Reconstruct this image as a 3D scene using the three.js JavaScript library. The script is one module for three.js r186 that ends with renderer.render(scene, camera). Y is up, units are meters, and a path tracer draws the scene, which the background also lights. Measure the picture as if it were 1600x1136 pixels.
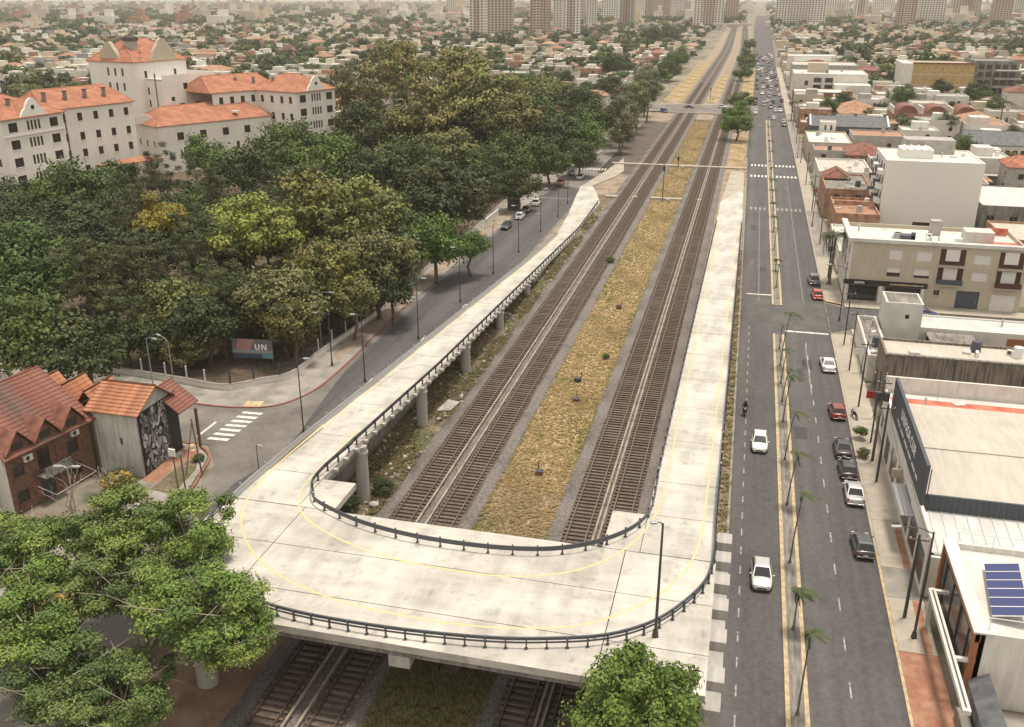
import * as THREE from 'three';
import { mergeGeometries } from 'three/addons/utils/BufferGeometryUtils.js';
import { RoundedBoxGeometry } from 'three/addons/geometries/RoundedBoxGeometry.js';
import { MarchingCubes } from 'three/addons/objects/MarchingCubes.js';

// ---------------------------------------------------------------- camera, sky, sun, exposure, air
const scene = new THREE.Scene();
const camera = new THREE.PerspectiveCamera(42.783, 1600 / 1136, 0.5, 14000);
camera.position.set(0, 46, 0);                       // a drone above the south end of the viaduct
camera.rotation.order = 'YXZ';
camera.rotation.set(THREE.MathUtils.degToRad(-21.563), THREE.MathUtils.degToRad(14.044), 0);

const skyW = 64, skyH = 32, skyData = new Float32Array(skyW * skyH * 4);
for (let j = 0; j < skyH; j++) for (let i = 0; i < skyW; i++) {   // even bright overcast, hazy and bright down to the horizon
  const el = ((j + 0.5) / skyH - 0.5) * Math.PI, b = 0.68 + 0.1 * Math.max(0, Math.sin(el)), k = (j * skyW + i) * 4;
  skyData[k] = b * 1.06; skyData[k + 1] = b * 1.0; skyData[k + 2] = b * 0.9; skyData[k + 3] = 1;
}
const skyTex = new THREE.DataTexture(skyData, skyW, skyH, THREE.RGBAFormat, THREE.FloatType);
skyTex.mapping = THREE.EquirectangularReflectionMapping; skyTex.magFilter = THREE.LinearFilter; skyTex.needsUpdate = true;
scene.background = skyTex; scene.environment = skyTex;

const sun = new THREE.DirectionalLight(new THREE.Color(1, 0.9, 0.77), 2.7);
sun.position.set(26, 210, -122); sun.target.position.set(0, 0, -90);
sun.castShadow = true; sun.shadow.radius = 18; sun.shadow.mapSize.set(4096, 4096);
Object.assign(sun.shadow.camera, { left: -260, right: 260, top: 260, bottom: -260, near: 1, far: 900 });
scene.add(sun, sun.target);

const renderer = new THREE.WebGLRenderer({ antialias: true });
renderer.setSize(1024, 727);
renderer.toneMapping = THREE.LinearToneMapping;
renderer.toneMappingExposure = 1.32;
renderer.shadowMap.enabled = true;
scene.fog = new THREE.FogExp2(new THREE.Color(0.95, 0.92, 0.86), 0.00012);

// ---------------------------------------------------------------- helpers
let seed = 7;
const rnd = () => { seed |= 0; seed = seed + 0x6D2B79F5 | 0; let t = Math.imul(seed ^ seed >>> 15, 1 | seed); t = t + Math.imul(t ^ t >>> 7, 61 | t) ^ t; return ((t ^ t >>> 14) >>> 0) / 4294967296; };
const rr = (a, b) => a + (b - a) * rnd();
const pick = a => a[Math.floor(rnd() * a.length)];
const names = {};
const numbered = n => { const c = names[n] = (names[n] ?? -1) + 1; return c ? `${n}_${String(c).padStart(3, '0')}` : n; };
const V = (x, y, z) => new THREE.Vector3(x, y, z);

function mesh(name, geo, mat, parent, x = 0, y = 0, z = 0, ry = 0) {
  const m = new THREE.Mesh(geo, mat); m.name = name; m.castShadow = m.receiveShadow = true;
  m.position.set(x, y, z); m.rotation.y = ry; if (parent) parent.add(m); return m;
}
function thing(name, label, category, x = 0, y = 0, z = 0, ry = 0, group) {
  const g = new THREE.Group(); g.name = numbered(name); g.position.set(x, y, z); g.rotation.y = ry;
  g.userData = { label, category }; if (group) g.userData.group = group; scene.add(g); return g;
}
function single(name, label, category, geo, mat, x = 0, y = 0, z = 0, ry = 0, group) {
  const m = mesh(numbered(name), geo, mat, scene, x, y, z, ry); m.userData = { label, category }; if (group) m.userData.group = group; return m;
}
function struct(name, geo, mat, y = 0) { const m = mesh(numbered(name), geo, mat, scene, 0, y, 0); m.userData = { kind: 'structure' }; return m; }
function copyOf(o, x, y, z, ry, label, group, s) {
  const c = o.clone(); c.name = numbered(o.name.replace(/_\d\d\d$/, '')); c.userData = { ...o.userData }; c.position.set(x, y, z); c.rotation.y = ry;
  if (label) c.userData.label = label; if (group) c.userData.group = group; if (s) c.scale.setScalar(s); scene.add(c); return c;
}
const ORD = ['first', 'second', 'third', 'fourth', 'fifth', 'sixth', 'seventh', 'eighth', 'ninth', 'tenth', 'eleventh', 'twelfth', 'thirteenth', 'fourteenth', 'fifteenth', 'sixteenth', 'seventeenth', 'eighteenth', 'nineteenth', 'twentieth', 'twenty-first', 'twenty-second', 'twenty-third', 'twenty-fourth', 'twenty-fifth', 'twenty-sixth', 'twenty-seventh', 'twenty-eighth', 'twenty-ninth', 'thirtieth'];

const clean = g => { const o = new THREE.BufferGeometry(), h = g.index ? g.toNonIndexed() : g; for (const k of ['position', 'normal', 'uv']) o.setAttribute(k, h.getAttribute(k)); if (h.getAttribute('color')) o.setAttribute('color', h.getAttribute('color')); return o; };
const merge = a => mergeGeometries(a.map(clean));
function box(w, h, d, x = 0, y = 0, z = 0, ry = 0) {            // y is the BOTTOM of the box; uv in metres
  const g = new THREE.BoxGeometry(w, h, d), uv = g.attributes.uv, s = [[d, h], [d, h], [w, d], [w, d], [w, h], [w, h]];
  for (let i = 0; i < 24; i++) uv.setXY(i, uv.getX(i) * s[i >> 2][0], uv.getY(i) * s[i >> 2][1]);
  if (ry) g.rotateY(ry);
  g.translate(x, y + h / 2, z); return g;
}
function rbox(w, h, d, r, x = 0, y = 0, z = 0, seg = 2) { const g = new RoundedBoxGeometry(w, h, d, seg, r); g.translate(x, y + h / 2, z); return g; }
function cyl(r0, r1, h, x = 0, y = 0, z = 0, n = 12) { const g = new THREE.CylinderGeometry(r1, r0, h, n); g.translate(x, y + h / 2, z); return g; }
function tri(pos, uvs, idx) { const g = new THREE.BufferGeometry(); g.setAttribute('position', new THREE.Float32BufferAttribute(pos, 3)); g.setAttribute('uv', new THREE.Float32BufferAttribute(uvs, 2)); g.setIndex(idx); const h = g.toNonIndexed(); h.computeVertexNormals(); return h; }
function prism(pts, y0, y1) {                                    // plan polygon [[x,z]..] between two heights (numbers or functions of x, z); uv in metres
  const P = [], U = [], I = [], f0 = typeof y0 === 'function' ? y0 : () => y0, f1 = typeof y1 === 'function' ? y1 : () => y1;
  if (THREE.ShapeUtils.area(pts.map(p => new THREE.Vector2(p[0], -p[1]))) < 0) pts = pts.slice().reverse();
  const n = pts.length, tr = THREE.ShapeUtils.triangulateShape(pts.map(p => new THREE.Vector2(p[0], -p[1])), []);
  for (const p of pts) { P.push(p[0], f1(...p), p[1]); U.push(p[0], -p[1]); }
  for (const t of tr) I.push(...t);
  for (const p of pts) { P.push(p[0], f0(...p), p[1]); U.push(p[0], -p[1]); }
  for (const t of tr) I.push(n + t[0], n + t[2], n + t[1]);
  let len = 0;
  for (let i = 0; i < n; i++) {
    const a = pts[i], b = pts[(i + 1) % n], l = Math.hypot(b[0] - a[0], b[1] - a[1]), k = P.length / 3;
    P.push(a[0], f0(...a), a[1], b[0], f0(...b), b[1], b[0], f1(...b), b[1], a[0], f1(...a), a[1]);
    U.push(len, f0(...a), len + l, f0(...b), len + l, f1(...b), len, f1(...a)); I.push(k, k + 1, k + 2, k, k + 2, k + 3); len += l;
  }
  return tri(P, U, I);
}
const rect = (x0, z0, x1, z1) => [[x0, z0], [x1, z0], [x1, z1], [x0, z1]];
function flat(pts, y) {                                          // a sheet
  if (THREE.ShapeUtils.area(pts.map(p => new THREE.Vector2(p[0], -p[1]))) < 0) pts = pts.slice().reverse();
  const f = typeof y === 'function' ? y : () => y;
  const tr = THREE.ShapeUtils.triangulateShape(pts.map(p => new THREE.Vector2(p[0], -p[1])), []);
  return tri(pts.flatMap(p => [p[0], f(...p), p[1]]), pts.flatMap(p => [p[0], -p[1]]), tr.flat());
}
function sweep(path, prof, closed = true, caps = true) {         // profile [[to the right, up]..] carried along [[x,y,z]..]
  const P = [], U = [], I = [], n = prof.length, m = path.length; let len = 0;
  const sides = []; let per = 0; for (let j = 0; j < n + 1; j++) { sides.push(per); const a = prof[j % n], b = prof[(j + 1) % n]; per += Math.hypot(b[0] - a[0], b[1] - a[1]); }
  const jn = closed ? n + 1 : n;
  for (let i = 0; i < m; i++) {
    const a = path[Math.max(0, i - 1)], b = path[Math.min(m - 1, i + 1)], l = Math.hypot(b[0] - a[0], b[2] - a[2]) || 1, rx = -(b[2] - a[2]) / l, rz = (b[0] - a[0]) / l;
    if (i) len += Math.hypot(path[i][0] - path[i - 1][0], path[i][1] - path[i - 1][1], path[i][2] - path[i - 1][2]);
    for (let j = 0; j < jn; j++) { const p = prof[j % n]; P.push(path[i][0] + rx * p[0], path[i][1] + p[1], path[i][2] + rz * p[0]); U.push(sides[j], len); }
  }
  for (let i = 0; i < m - 1; i++) for (let j = 0; j < jn - 1; j++) { const k = i * jn + j; I.push(k, k + 1, k + jn, k + 1, k + jn + 1, k + jn); }
  if (caps && closed) for (const e of [0, m - 1]) { const k = e * jn; for (let j = 1; j < n - 1; j++) e ? I.push(k, k + j + 1, k + j) : I.push(k, k + j, k + j + 1); }
  return tri(P, U, I);
}
const rectProf = (w, h, x = 0, y = 0) => [[x - w / 2, y], [x - w / 2, y + h], [x + w / 2, y + h], [x + w / 2, y]];
function smooth(pts, n = 6) { return new THREE.CatmullRomCurve3(pts.map(p => V(...p)), false, 'centripetal').getPoints(pts.length * n).map(v => [v.x, v.y, v.z]); }
function tubeAlong(pts, r, seg = 5, n = 3) { const c = new THREE.CatmullRomCurve3(pts.map(p => V(...p))); return new THREE.TubeGeometry(c, Math.max(2, (pts.length - 1) * n), r, seg); }
function limb(pts, r0, r1, seg = 6) {                            // tapered branch
  const P = [], U = [], I = [], m = pts.length;
  for (let i = 0; i < m; i++) {
    const a = V(...pts[Math.max(0, i - 1)]), b = V(...pts[Math.min(m - 1, i + 1)]), d = b.sub(a).normalize(), u = (Math.abs(d.y) < 0.9 ? V(0, 1, 0) : V(1, 0, 0)).cross(d).normalize(), w = d.clone().cross(u), r = r0 + (r1 - r0) * i / (m - 1);
    for (let j = 0; j <= seg; j++) { const t = j / seg * 2 * Math.PI; P.push(pts[i][0] + r * (u.x * Math.cos(t) + w.x * Math.sin(t)), pts[i][1] + r * (u.y * Math.cos(t) + w.y * Math.sin(t)), pts[i][2] + r * (u.z * Math.cos(t) + w.z * Math.sin(t))); U.push(j / seg, i); }
  }
  for (let i = 0; i < m - 1; i++) for (let j = 0; j < seg; j++) { const k = i * (seg + 1) + j; I.push(k, k + 1, k + seg + 1, k + 1, k + seg + 2, k + seg + 1); }
  const g = new THREE.BufferGeometry(); g.setAttribute('position', new THREE.Float32BufferAttribute(P, 3)); g.setAttribute('uv', new THREE.Float32BufferAttribute(U, 2)); g.setIndex(I); g.computeVertexNormals(); return g;
}

// ---------------------------------------------------------------- procedural textures (colour and grain only)
function lattice(s) { const a = new Float32Array(65536); let k = s * 7919 + 13; for (let i = 0; i < 65536; i++) { k = Math.imul(k ^ k >>> 15, 2246822519) + 374761393 | 0; a[i] = ((k ^ k >>> 13) >>> 0) / 4294967296; } return a; }
const LAT = lattice(3);
function vn(x, y, px, py, o) { const xi = Math.floor(x), yi = Math.floor(y), fx = x - xi, fy = y - yi, u = fx * fx * (3 - 2 * fx), v = fy * fy * (3 - 2 * fy), i0 = (xi % px) * 197, i1 = ((xi + 1) % px) * 197, j0 = (yi % py) * 4507 + o * 7151, j1 = ((yi + 1) % py) * 4507 + o * 7151; const a = LAT[(i0 + j0) & 65535], c = LAT[(i0 + j1) & 65535]; return (a + (LAT[(i1 + j0) & 65535] - a) * u) * (1 - v) + (c + (LAT[(i1 + j1) & 65535] - c) * u) * v; }
function fbm(u, v, f, oct, o = 0, fv = f) { let s = 0, a = 0.5, t = 0; for (let i = 0; i < oct; i++) { s += a * vn(u * f, v * fv, f, fv, o + i); t += a; a *= 0.55; f *= 2; fv *= 2; } return s / t; }
const mix = (a, b, t) => a + (b - a) * t, sat = x => Math.max(0, Math.min(1, x)), mix3 = (a, b, t) => [mix(a[0], b[0], t), mix(a[1], b[1], t), mix(a[2], b[2], t)];
const enc = c => Math.round(255 * (c <= 0.0031308 ? 12.92 * c : 1.055 * Math.pow(c, 1 / 2.4) - 0.055));
function tex(size, metres, fn, metresV) {                        // fn(u, v) gives a linear colour
  const d = new Uint8Array(size * size * 4);
  for (let j = 0; j < size; j++) for (let i = 0; i < size; i++) { const c = fn(i / size, j / size), k = (j * size + i) * 4; d[k] = enc(sat(c[0])); d[k + 1] = enc(sat(c[1])); d[k + 2] = enc(sat(c[2])); d[k + 3] = 255; }
  const t = new THREE.DataTexture(d, size, size); t.colorSpace = THREE.SRGBColorSpace; t.wrapS = t.wrapT = THREE.RepeatWrapping; t.magFilter = THREE.LinearFilter; t.minFilter = THREE.LinearMipmapLinearFilter; t.generateMipmaps = true; t.repeat.set(1 / metres, 1 / (metresV || metres)); t.needsUpdate = true; return t;
}
const mapMat = (t, rough = 0.95, extra = {}) => new THREE.MeshStandardMaterial({ map: t, roughness: rough, ...extra });
const plain = (r, g, b, rough = 0.85, extra = {}) => new THREE.MeshStandardMaterial({ color: new THREE.Color().setRGB(r, g, b), roughness: rough, ...extra });
const stain = (a, b, o, f = 6, oct = 6, pw = 1) => (u, v) => { const n = fbm(u, v, f, oct, o), g = fbm(u, v, 64, 3, o + 9); return mix3(a, b, sat(Math.pow(sat((n - 0.3) * 2.4), pw) + (g - 0.5) * 0.35)); };
const M = {};
M.asphalt = mapMat(tex(1024, 36, (u, v) => { const n = fbm(u, v, 5, 6, 1), g = fbm(u, v, 128, 2, 4), lane = fbm(u, v, 20, 4, 8, 1), l2 = fbm(u, v, 70, 2, 12, 2), cr = Math.abs(fbm(u, v, 12, 5, 37) - 0.5); let b = 0.082 + (n - 0.5) * 0.028 + (g - 0.5) * 0.035 + (lane - 0.5) * 0.05 + (l2 - 0.5) * 0.022; b *= 1 - 0.16 * sat(1 - cr * 110); return [b * 1.035, b * 0.98, b * 1.0]; }), 0.9);
M.asphaltOld = mapMat(tex(512, 22, (u, v) => { const n = fbm(u, v, 6, 6, 41), g = fbm(u, v, 128, 2, 44), b = 0.15 + (n - 0.5) * 0.16 + (g - 0.5) * 0.05; return [b * 1.08, b, b * 0.91]; }), 0.95);
M.deck = mapMat(tex(1024, 19, (u, v) => { const n = fbm(u, v, 4, 6, 2), s = fbm(u, v, 26, 3, 11), st = fbm(u, v, 20, 4, 21, 5), s2 = fbm(u, v, 6, 4, 25, 22), g = fbm(u, v, 220, 2, 5), w = fbm(u, v, 9, 5, 33); let b = 0.47 + (n - 0.5) * 0.26 + (st - 0.5) * 0.2 + (s2 - 0.5) * 0.2 + (g - 0.5) * 0.09; b *= 1 - 0.22 * sat((s - 0.68) * 6) - 0.16 * sat((w - 0.6) * 6); return [b * 1.0, b * 0.95, b * 0.86]; }), 0.9);
M.concrete = mapMat(tex(512, 6, (u, v) => { const n = fbm(u, v, 4, 6, 3), st = fbm(u, v, 24, 4, 17, 6), b = 0.36 + (n - 0.5) * 0.2 + (st - 0.5) * 0.16; return [b, b * 0.96, b * 0.9]; }), 0.92);
M.concreteOld = mapMat(tex(512, 7, (u, v) => { const n = fbm(u, v, 4, 6, 53), st = fbm(u, v, 40, 4, 57, 5), b = 0.2 + (n - 0.5) * 0.22 + (st - 0.5) * 0.24; return [b, b * 0.93, b * 0.84]; }), 0.95);
M.render = mapMat(tex(512, 7, (u, v) => { const n = fbm(u, v, 4, 6, 55), st = fbm(u, v, 40, 4, 59, 4), b = 0.46 + (n - 0.5) * 0.26 + (st - 0.5) * 0.34; return [b, b * 0.97, b * 0.91]; }), 0.95);
M.ballast = mapMat(tex(1024, 12, (u, v) => { const n = fbm(u, v, 4, 4, 6), g = fbm(u, v, 160, 2, 7), b = 0.14 + (n - 0.5) * 0.11 + (g - 0.5) * 0.24; return [b * 1.1, b * 0.98, b * 0.93]; }), 1);
M.ballastRust = mapMat(tex(1024, 11, (u, v) => { const n = fbm(u, v, 4, 4, 16), g = fbm(u, v, 160, 2, 27), b = 0.078 + (n - 0.5) * 0.07 + (g - 0.5) * 0.15; return [b * 1.24, b, b * 0.86]; }), 1);
M.dryGrass = mapMat(tex(1024, 26, (u, v) => { const n = fbm(u, v, 5, 6, 61), g = fbm(u, v, 150, 2, 63), e = fbm(u, v, 9, 5, 66), w = fbm(u, v, 40, 3, 69); let c = mix3([0.32, 0.225, 0.11], [0.45, 0.345, 0.19], sat((n - 0.35) * 3)); c = mix3(c, [0.15, 0.15, 0.05], sat((e - 0.56) * 5)); c = mix3(c, [0.21, 0.14, 0.08], sat((w - 0.62) * 4)); const k = 0.8 + (g - 0.5) * 0.9; return [c[0] * k, c[1] * k, c[2] * k]; }), 1);
M.weeds = mapMat(tex(1024, 21, (u, v) => { const n = fbm(u, v, 5, 6, 71), g = fbm(u, v, 150, 2, 73), e = fbm(u, v, 8, 5, 76); let c = mix3([0.19, 0.15, 0.1], [0.11, 0.125, 0.045], sat((n - 0.42) * 5)); c = mix3(c, [0.3, 0.22, 0.14], sat((e - 0.58) * 6)); const k = 0.75 + (g - 0.5) * 1.0; return [c[0] * k, c[1] * k, c[2] * k]; }), 1);
M.dirt = mapMat(tex(512, 14, stain([0.2, 0.155, 0.115], [0.33, 0.26, 0.2], 81)), 1);
M.ground = mapMat(tex(512, 160, (u, v) => { const n = fbm(u, v, 8, 6, 91), g = fbm(u, v, 64, 3, 93); return mix3(mix3([0.16, 0.135, 0.105], [0.3, 0.26, 0.21], sat((n - 0.3) * 2.2)), [0.085, 0.095, 0.05], sat((g - 0.5) * 4)); }), 1);
M.pave = mapMat(tex(512, 8, (u, v) => { const n = fbm(u, v, 5, 6, 101), g = fbm(u, v, 100, 2, 103), b = 0.36 + (n - 0.5) * 0.2 + (g - 0.5) * 0.08; return [b * 1.04, b * 0.93, b * 0.78]; }), 0.95);
M.paveGrey = mapMat(tex(512, 9, (u, v) => { const n = fbm(u, v, 6, 6, 111), b = 0.25 + (n - 0.5) * 0.24; return [b * 1.05, b * 0.97, b * 0.87]; }), 0.95);
M.paveRed = mapMat(tex(512, 5, stain([0.28, 0.13, 0.085], [0.38, 0.21, 0.14], 121, 8)), 0.95);
M.plasterWhite = mapMat(tex(512, 12, (u, v) => { const n = fbm(u, v, 4, 6, 131), st = fbm(u, v, 40, 3, 133, 6), b = 0.64 + (n - 0.5) * 0.2 + (st - 0.5) * 0.22; return [b, b * 0.96, b * 0.88]; }), 0.92);
M.plasterBeige = mapMat(tex(512, 10, (u, v) => { const n = fbm(u, v, 4, 6, 141), st = fbm(u, v, 50, 3, 143, 6), b = 0.46 + (n - 0.5) * 0.09 + (st - 0.5) * 0.09; return [b, b * 0.87, b * 0.68]; }), 0.92);
M.roofWhite = mapMat(tex(512, 11, (u, v) => { const n = fbm(u, v, 4, 6, 151), b = 0.6 + (n - 0.5) * 0.36; return [b, b * 0.97, b * 0.91]; }), 0.85);
M.roofBeige = mapMat(tex(512, 12, (u, v) => { const n = fbm(u, v, 4, 6, 161), st = fbm(u, v, 40, 3, 163, 5), b = 0.46 + (n - 0.5) * 0.11 + (st - 0.5) * 0.12; return [b, b * 0.93, b * 0.81]; }), 0.8);
const roofTile = (lo, hi, o) => mapMat(tex(512, 7, (u, v) => { const n = fbm(u, v, 10, 5, o), g = fbm(u, v, 90, 2, o + 3), m = fbm(u, v, 5, 5, o + 5), c = mix3(mix3(lo, hi, sat((n - 0.3) * 2.4)), [0.1, 0.075, 0.06], 0.75 * sat((m - 0.54) * 5)); return c.map(q => q * (0.78 + g * 0.44)); }), 0.9);
M.tileHospital = mapMat(tex(512, 9, stain([0.3, 0.125, 0.075], [0.42, 0.185, 0.115], 175, 7)), 0.9);
M.wallHospital = mapMat(tex(512, 14, (u, v) => { const n = fbm(u, v, 4, 6, 135), st = fbm(u, v, 40, 3, 137, 6), b = 0.73 + (n - 0.5) * 0.12 + (st - 0.5) * 0.1; return [b, b * 0.965, b * 0.9]; }), 0.92);
M.frameDark = plain(0.055, 0.042, 0.034, 0.7);
M.maroon = plain(0.085, 0.032, 0.026, 0.8);
M.tileRed = roofTile([0.29, 0.1, 0.06], [0.47, 0.19, 0.115], 171);
M.tileBrown = roofTile([0.15, 0.06, 0.045], [0.27, 0.12, 0.085], 181);
M.tileOrange = roofTile([0.26, 0.105, 0.055], [0.47, 0.215, 0.12], 191);
M.brick = mapMat(tex(512, 3, stain([0.12, 0.062, 0.045], [0.21, 0.11, 0.078], 201, 12)), 0.95);
M.brownWall = mapMat(tex(512, 9, (u, v) => { const n = fbm(u, v, 5, 5, 211), st = fbm(u, v, 64, 3, 213, 4), b = 0.17 + (n - 0.5) * 0.1 + (st - 0.5) * 0.26; return [b * 1.05, b * 0.9, b * 0.76]; }), 0.95);
M.wood = mapMat(tex(256, 2, stain([0.09, 0.065, 0.05], [0.19, 0.145, 0.11], 221, 8)), 0.95);
M.rail = plain(0.28, 0.22, 0.18, 0.38, { metalness: 0.75 });
M.railSide = plain(0.06, 0.036, 0.026, 0.85);
M.thirdRail = mapMat(tex(256, 5, stain([0.2, 0.155, 0.12], [0.36, 0.3, 0.24], 231, 6)), 0.7);
M.galv = plain(0.42, 0.43, 0.44, 0.45, { metalness: 0.6 });
M.galvDark = plain(0.085, 0.095, 0.11, 0.5, { metalness: 0.35 });
M.steelDark = plain(0.05, 0.052, 0.055, 0.55);
M.paintWhite = mapMat(tex(256, 3, stain([0.4, 0.38, 0.35], [0.74, 0.72, 0.68], 241, 10, 5, 0.6)), 0.8);
M.paintFaded = mapMat(tex(256, 4, stain([0.14, 0.135, 0.13], [0.42, 0.4, 0.38], 243, 14, 5, 1.2)), 0.9);
M.paintYellow = mapMat(tex(256, 4, stain([0.36, 0.29, 0.2], [0.62, 0.47, 0.26], 251, 10, 5, 0.7)), 0.85);
M.lineYellow = mapMat(tex(256, 5, stain([0.58, 0.5, 0.36], [0.74, 0.5, 0.18], 253, 16, 5, 0.9)), 0.9);
M.paintRed = mapMat(tex(256, 3, stain([0.19, 0.12, 0.095], [0.33, 0.12, 0.085], 261, 10, 5, 0.7)), 0.9);
M.glass = new THREE.MeshStandardMaterial({ color: new THREE.Color().setRGB(0.022, 0.024, 0.027), roughness: 0.08, metalness: 0 });
M.pane = new THREE.MeshStandardMaterial({ color: new THREE.Color().setRGB(0.045, 0.036, 0.03), roughness: 0.18 });
M.frame = plain(0.28, 0.24, 0.2, 0.7);
M.white = plain(0.72, 0.7, 0.66, 0.7);
M.black = plain(0.018, 0.018, 0.02, 0.6);
M.rubber = plain(0.02, 0.02, 0.021, 0.9);
M.chrome = plain(0.55, 0.55, 0.56, 0.3, { metalness: 0.8 });
M.lampGlass = plain(0.6, 0.58, 0.5, 0.25);
M.tail = plain(0.3, 0.02, 0.015, 0.3);
M.greyBlue = plain(0.07, 0.078, 0.095, 0.7);
M.bark = mapMat(tex(256, 2, stain([0.09, 0.068, 0.05], [0.2, 0.16, 0.125], 271, 10)), 1);
M.barkPale = mapMat(tex(256, 2, stain([0.2, 0.16, 0.12], [0.38, 0.33, 0.27], 273, 10)), 1);

// ================================================================ GROUND, RAILWAY, STREETS
const shift = z => { const t = -z; return t < 820 ? 0 : t < 1000 ? -0.0155 * (t - 820) * (t - 820) / 360 : -1.395 - 0.0155 * (t - 1000); };
const zs = []; for (let z = -20; z > -410; z -= 30) zs.push(z); for (let z = -410; z > -1000; z -= 24) zs.push(z); for (let z = -1000; z >= -2200; z -= 120) zs.push(z);
const along = (x0, y, za = -20, zb = -2200) => zs.filter(z => z <= za && z >= zb).map(z => [x0 + shift(z), y, z]);
struct('ground', flat(rect(-9000, 400, 9000, -12000), 0), M.ground, -0.06);
const ribbon = (xa, xb, y, za, zb) => sweep(along(0, y, za, zb), [[xa, 0], [xb, 0]], false, false);
struct('rail_corridor_soil', ribbon(-39, 1.6, 0, -20, -2200), M.dirt, -0.03);
struct('weedy_verge', ribbon(-36.6, -30.6, 0, -20, -245), M.weeds, 0.0);
struct('bare_earth', flat([[-40.5, -20], [-30.8, -20], [-30.8, -63], [-36.5, -64.5], [-40.2, -62]], 0), mapMat(tex(512, 10, stain([0.2, 0.125, 0.085], [0.34, 0.225, 0.16], 85)), 1), 0.016);
struct('cinder_yard', ribbon(-40.5, -30.5, 0, -245, -405), M.ballastRust, 0.004);
struct('dry_grass_median', ribbon(-22.6, -14.2, 0, -62, -404), M.dryGrass, 0.02);
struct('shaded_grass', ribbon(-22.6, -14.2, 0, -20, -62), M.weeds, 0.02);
struct('dry_grass_median', ribbon(-21.5, -15.5, 0, -452, -640), M.dryGrass, 0.02);
struct('dry_grass_verge', ribbon(-41, -31.5, 0, -446, -760), M.dryGrass, 0.012);
struct('dry_grass_verge', ribbon(-5.8, 0.4, 0, -452, -700), M.dryGrass, 0.012);
struct('dry_grass_verge', sweep([[-3.2, 0, -262], [-3.2, 0, -300], [-3.2, 0, -345]], [[-2, 0], [2.2, 0]], false, false), M.dryGrass, 0.012);
const bed = (xa, xb) => [[xa - 0.9, 0], [xa, 0.24], [xb, 0.24], [xb + 0.9, 0]];
struct('ballast_bed', sweep(along(0, 0), bed(-30.4, -22.4), false, false), M.ballast, 0.01);
struct('ballast_bed', sweep(along(0, 0), bed(-13.9, -6.6), false, false), M.ballast, 0.01);
struct('ballast_rusty_strip', ribbon(-29.8, -27.0, 0.262, -20, -2200), M.ballastRust);
struct('ballast_rusty_strip', ribbon(-25.7, -22.8, 0.262, -20, -2200), M.ballastRust);
struct('ballast_rusty_strip', ribbon(-13.3, -10.6, 0.262, -20, -2200), M.ballastRust);
struct('ballast_rusty_strip', ribbon(-9.8, -7.1, 0.262, -20, -2200), M.ballastRust);

// four tracks: rails, sleepers (the near ones each a part), conductor rail
const slpGeo = [0, 1, 2].map(k => rbox(2.5, 0.16, 0.26, 0.03, 0, 0, 0, 1));
const slpMat = [M.wood, plain(0.12, 0.095, 0.075, 0.95), plain(0.16, 0.13, 0.105, 0.95)];
const railProf = [[-0.1, 0], [-0.1, 0.03], [-0.02, 0.05], [-0.02, 0.12], [-0.045, 0.13], [-0.045, 0.155], [0.045, 0.155], [0.045, 0.13], [0.02, 0.12], [0.02, 0.05], [0.1, 0.03], [0.1, 0]];
for (const [cx, third, label] of [[-28.35, 1.55, 'railway track with dark sleepers nearest the concrete piers of the left ramp'], [-24.3, -1.55, 'railway track along the left edge of the dry grass strip'], [-11.95, 1.55, 'railway track along the right edge of the dry grass strip'], [-8.45, -1.5, 'railway track running closest to the right ramp']]) {
  const t = thing('railway_track', label, 'track', 0, 0.262, 0, 0, 'railway tracks under the viaduct');
  for (const s of [-1, 1]) {
    const r = mesh('rail', sweep(along(cx + s * 0.872, 0.14), railProf, true, false), M.railSide, t);
    mesh('rail_head', sweep(along(cx + s * 0.872, 0.294), rectProf(0.08, 0.012), true, false), M.rail, r);
  }
  const far = [];
  let i = 0;
  for (let z = -26; z > -560; z -= 0.66, i++) {
    const x = cx + shift(z);
    if (z > -190) { const m = mesh('sleeper', slpGeo[0], slpMat[Math.floor(rnd() * 3)], t, x + rr(-0.04, 0.04), 0.0, z + rr(-0.03, 0.03), rr(-0.015, 0.015)); m.scale.x = rr(0.96, 1.04); } else far.push([x, z]);
  }
  const im = new THREE.InstancedMesh(box(2.5, 0.16, 0.25), M.wood, far.length); im.name = 'sleeper'; im.userData.kind = 'stuff'; const q = new THREE.Matrix4();
  far.forEach((p, k) => im.setMatrixAt(k, q.makeTranslation(p[0], 0, p[1]))); t.add(im);
  if (third) {
    const tr = mesh('conductor_rail', sweep(along(cx + third, 0.16, -20, -900), rectProf(0.17, 0.2), true, false), M.thirdRail, t);
    const sup = []; for (let z = -28; z > -200; z -= 4.2) sup.push(box(0.25, 0.18, 0.16, cx + third, 0, z));
    const sp = mesh('rail_support', merge(sup), M.steelDark, tr); sp.userData.kind = 'stuff';
  }
}
// pedestrian paths and the level crossing over the rails
for (const [z, x0, x1, w] of [[-276, -38.5, 0.2, 1.9], [-227, -33, -30, 1.6], [-227.5, -21.8, -14.4, 1.5], [-227.5, -10.8, -9.7, 1.5], [-227.5, -26.6, -25.2, 1.5]]) struct('footpath', prism(rect(x0, z - w / 2, x1, z + w / 2), 0, 0.44), M.pave);
struct('level_crossing_road', prism([[-70, -440], [-70, -414], [3, -412], [3, -442]], 0, 0.435), M.asphaltOld);
for (const z of [-411, -443.5]) struct('level_crossing_edge', prism(rect(-34, z - 0.9, -1, z + 0.9), 0, 0.45), M.pave);

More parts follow.
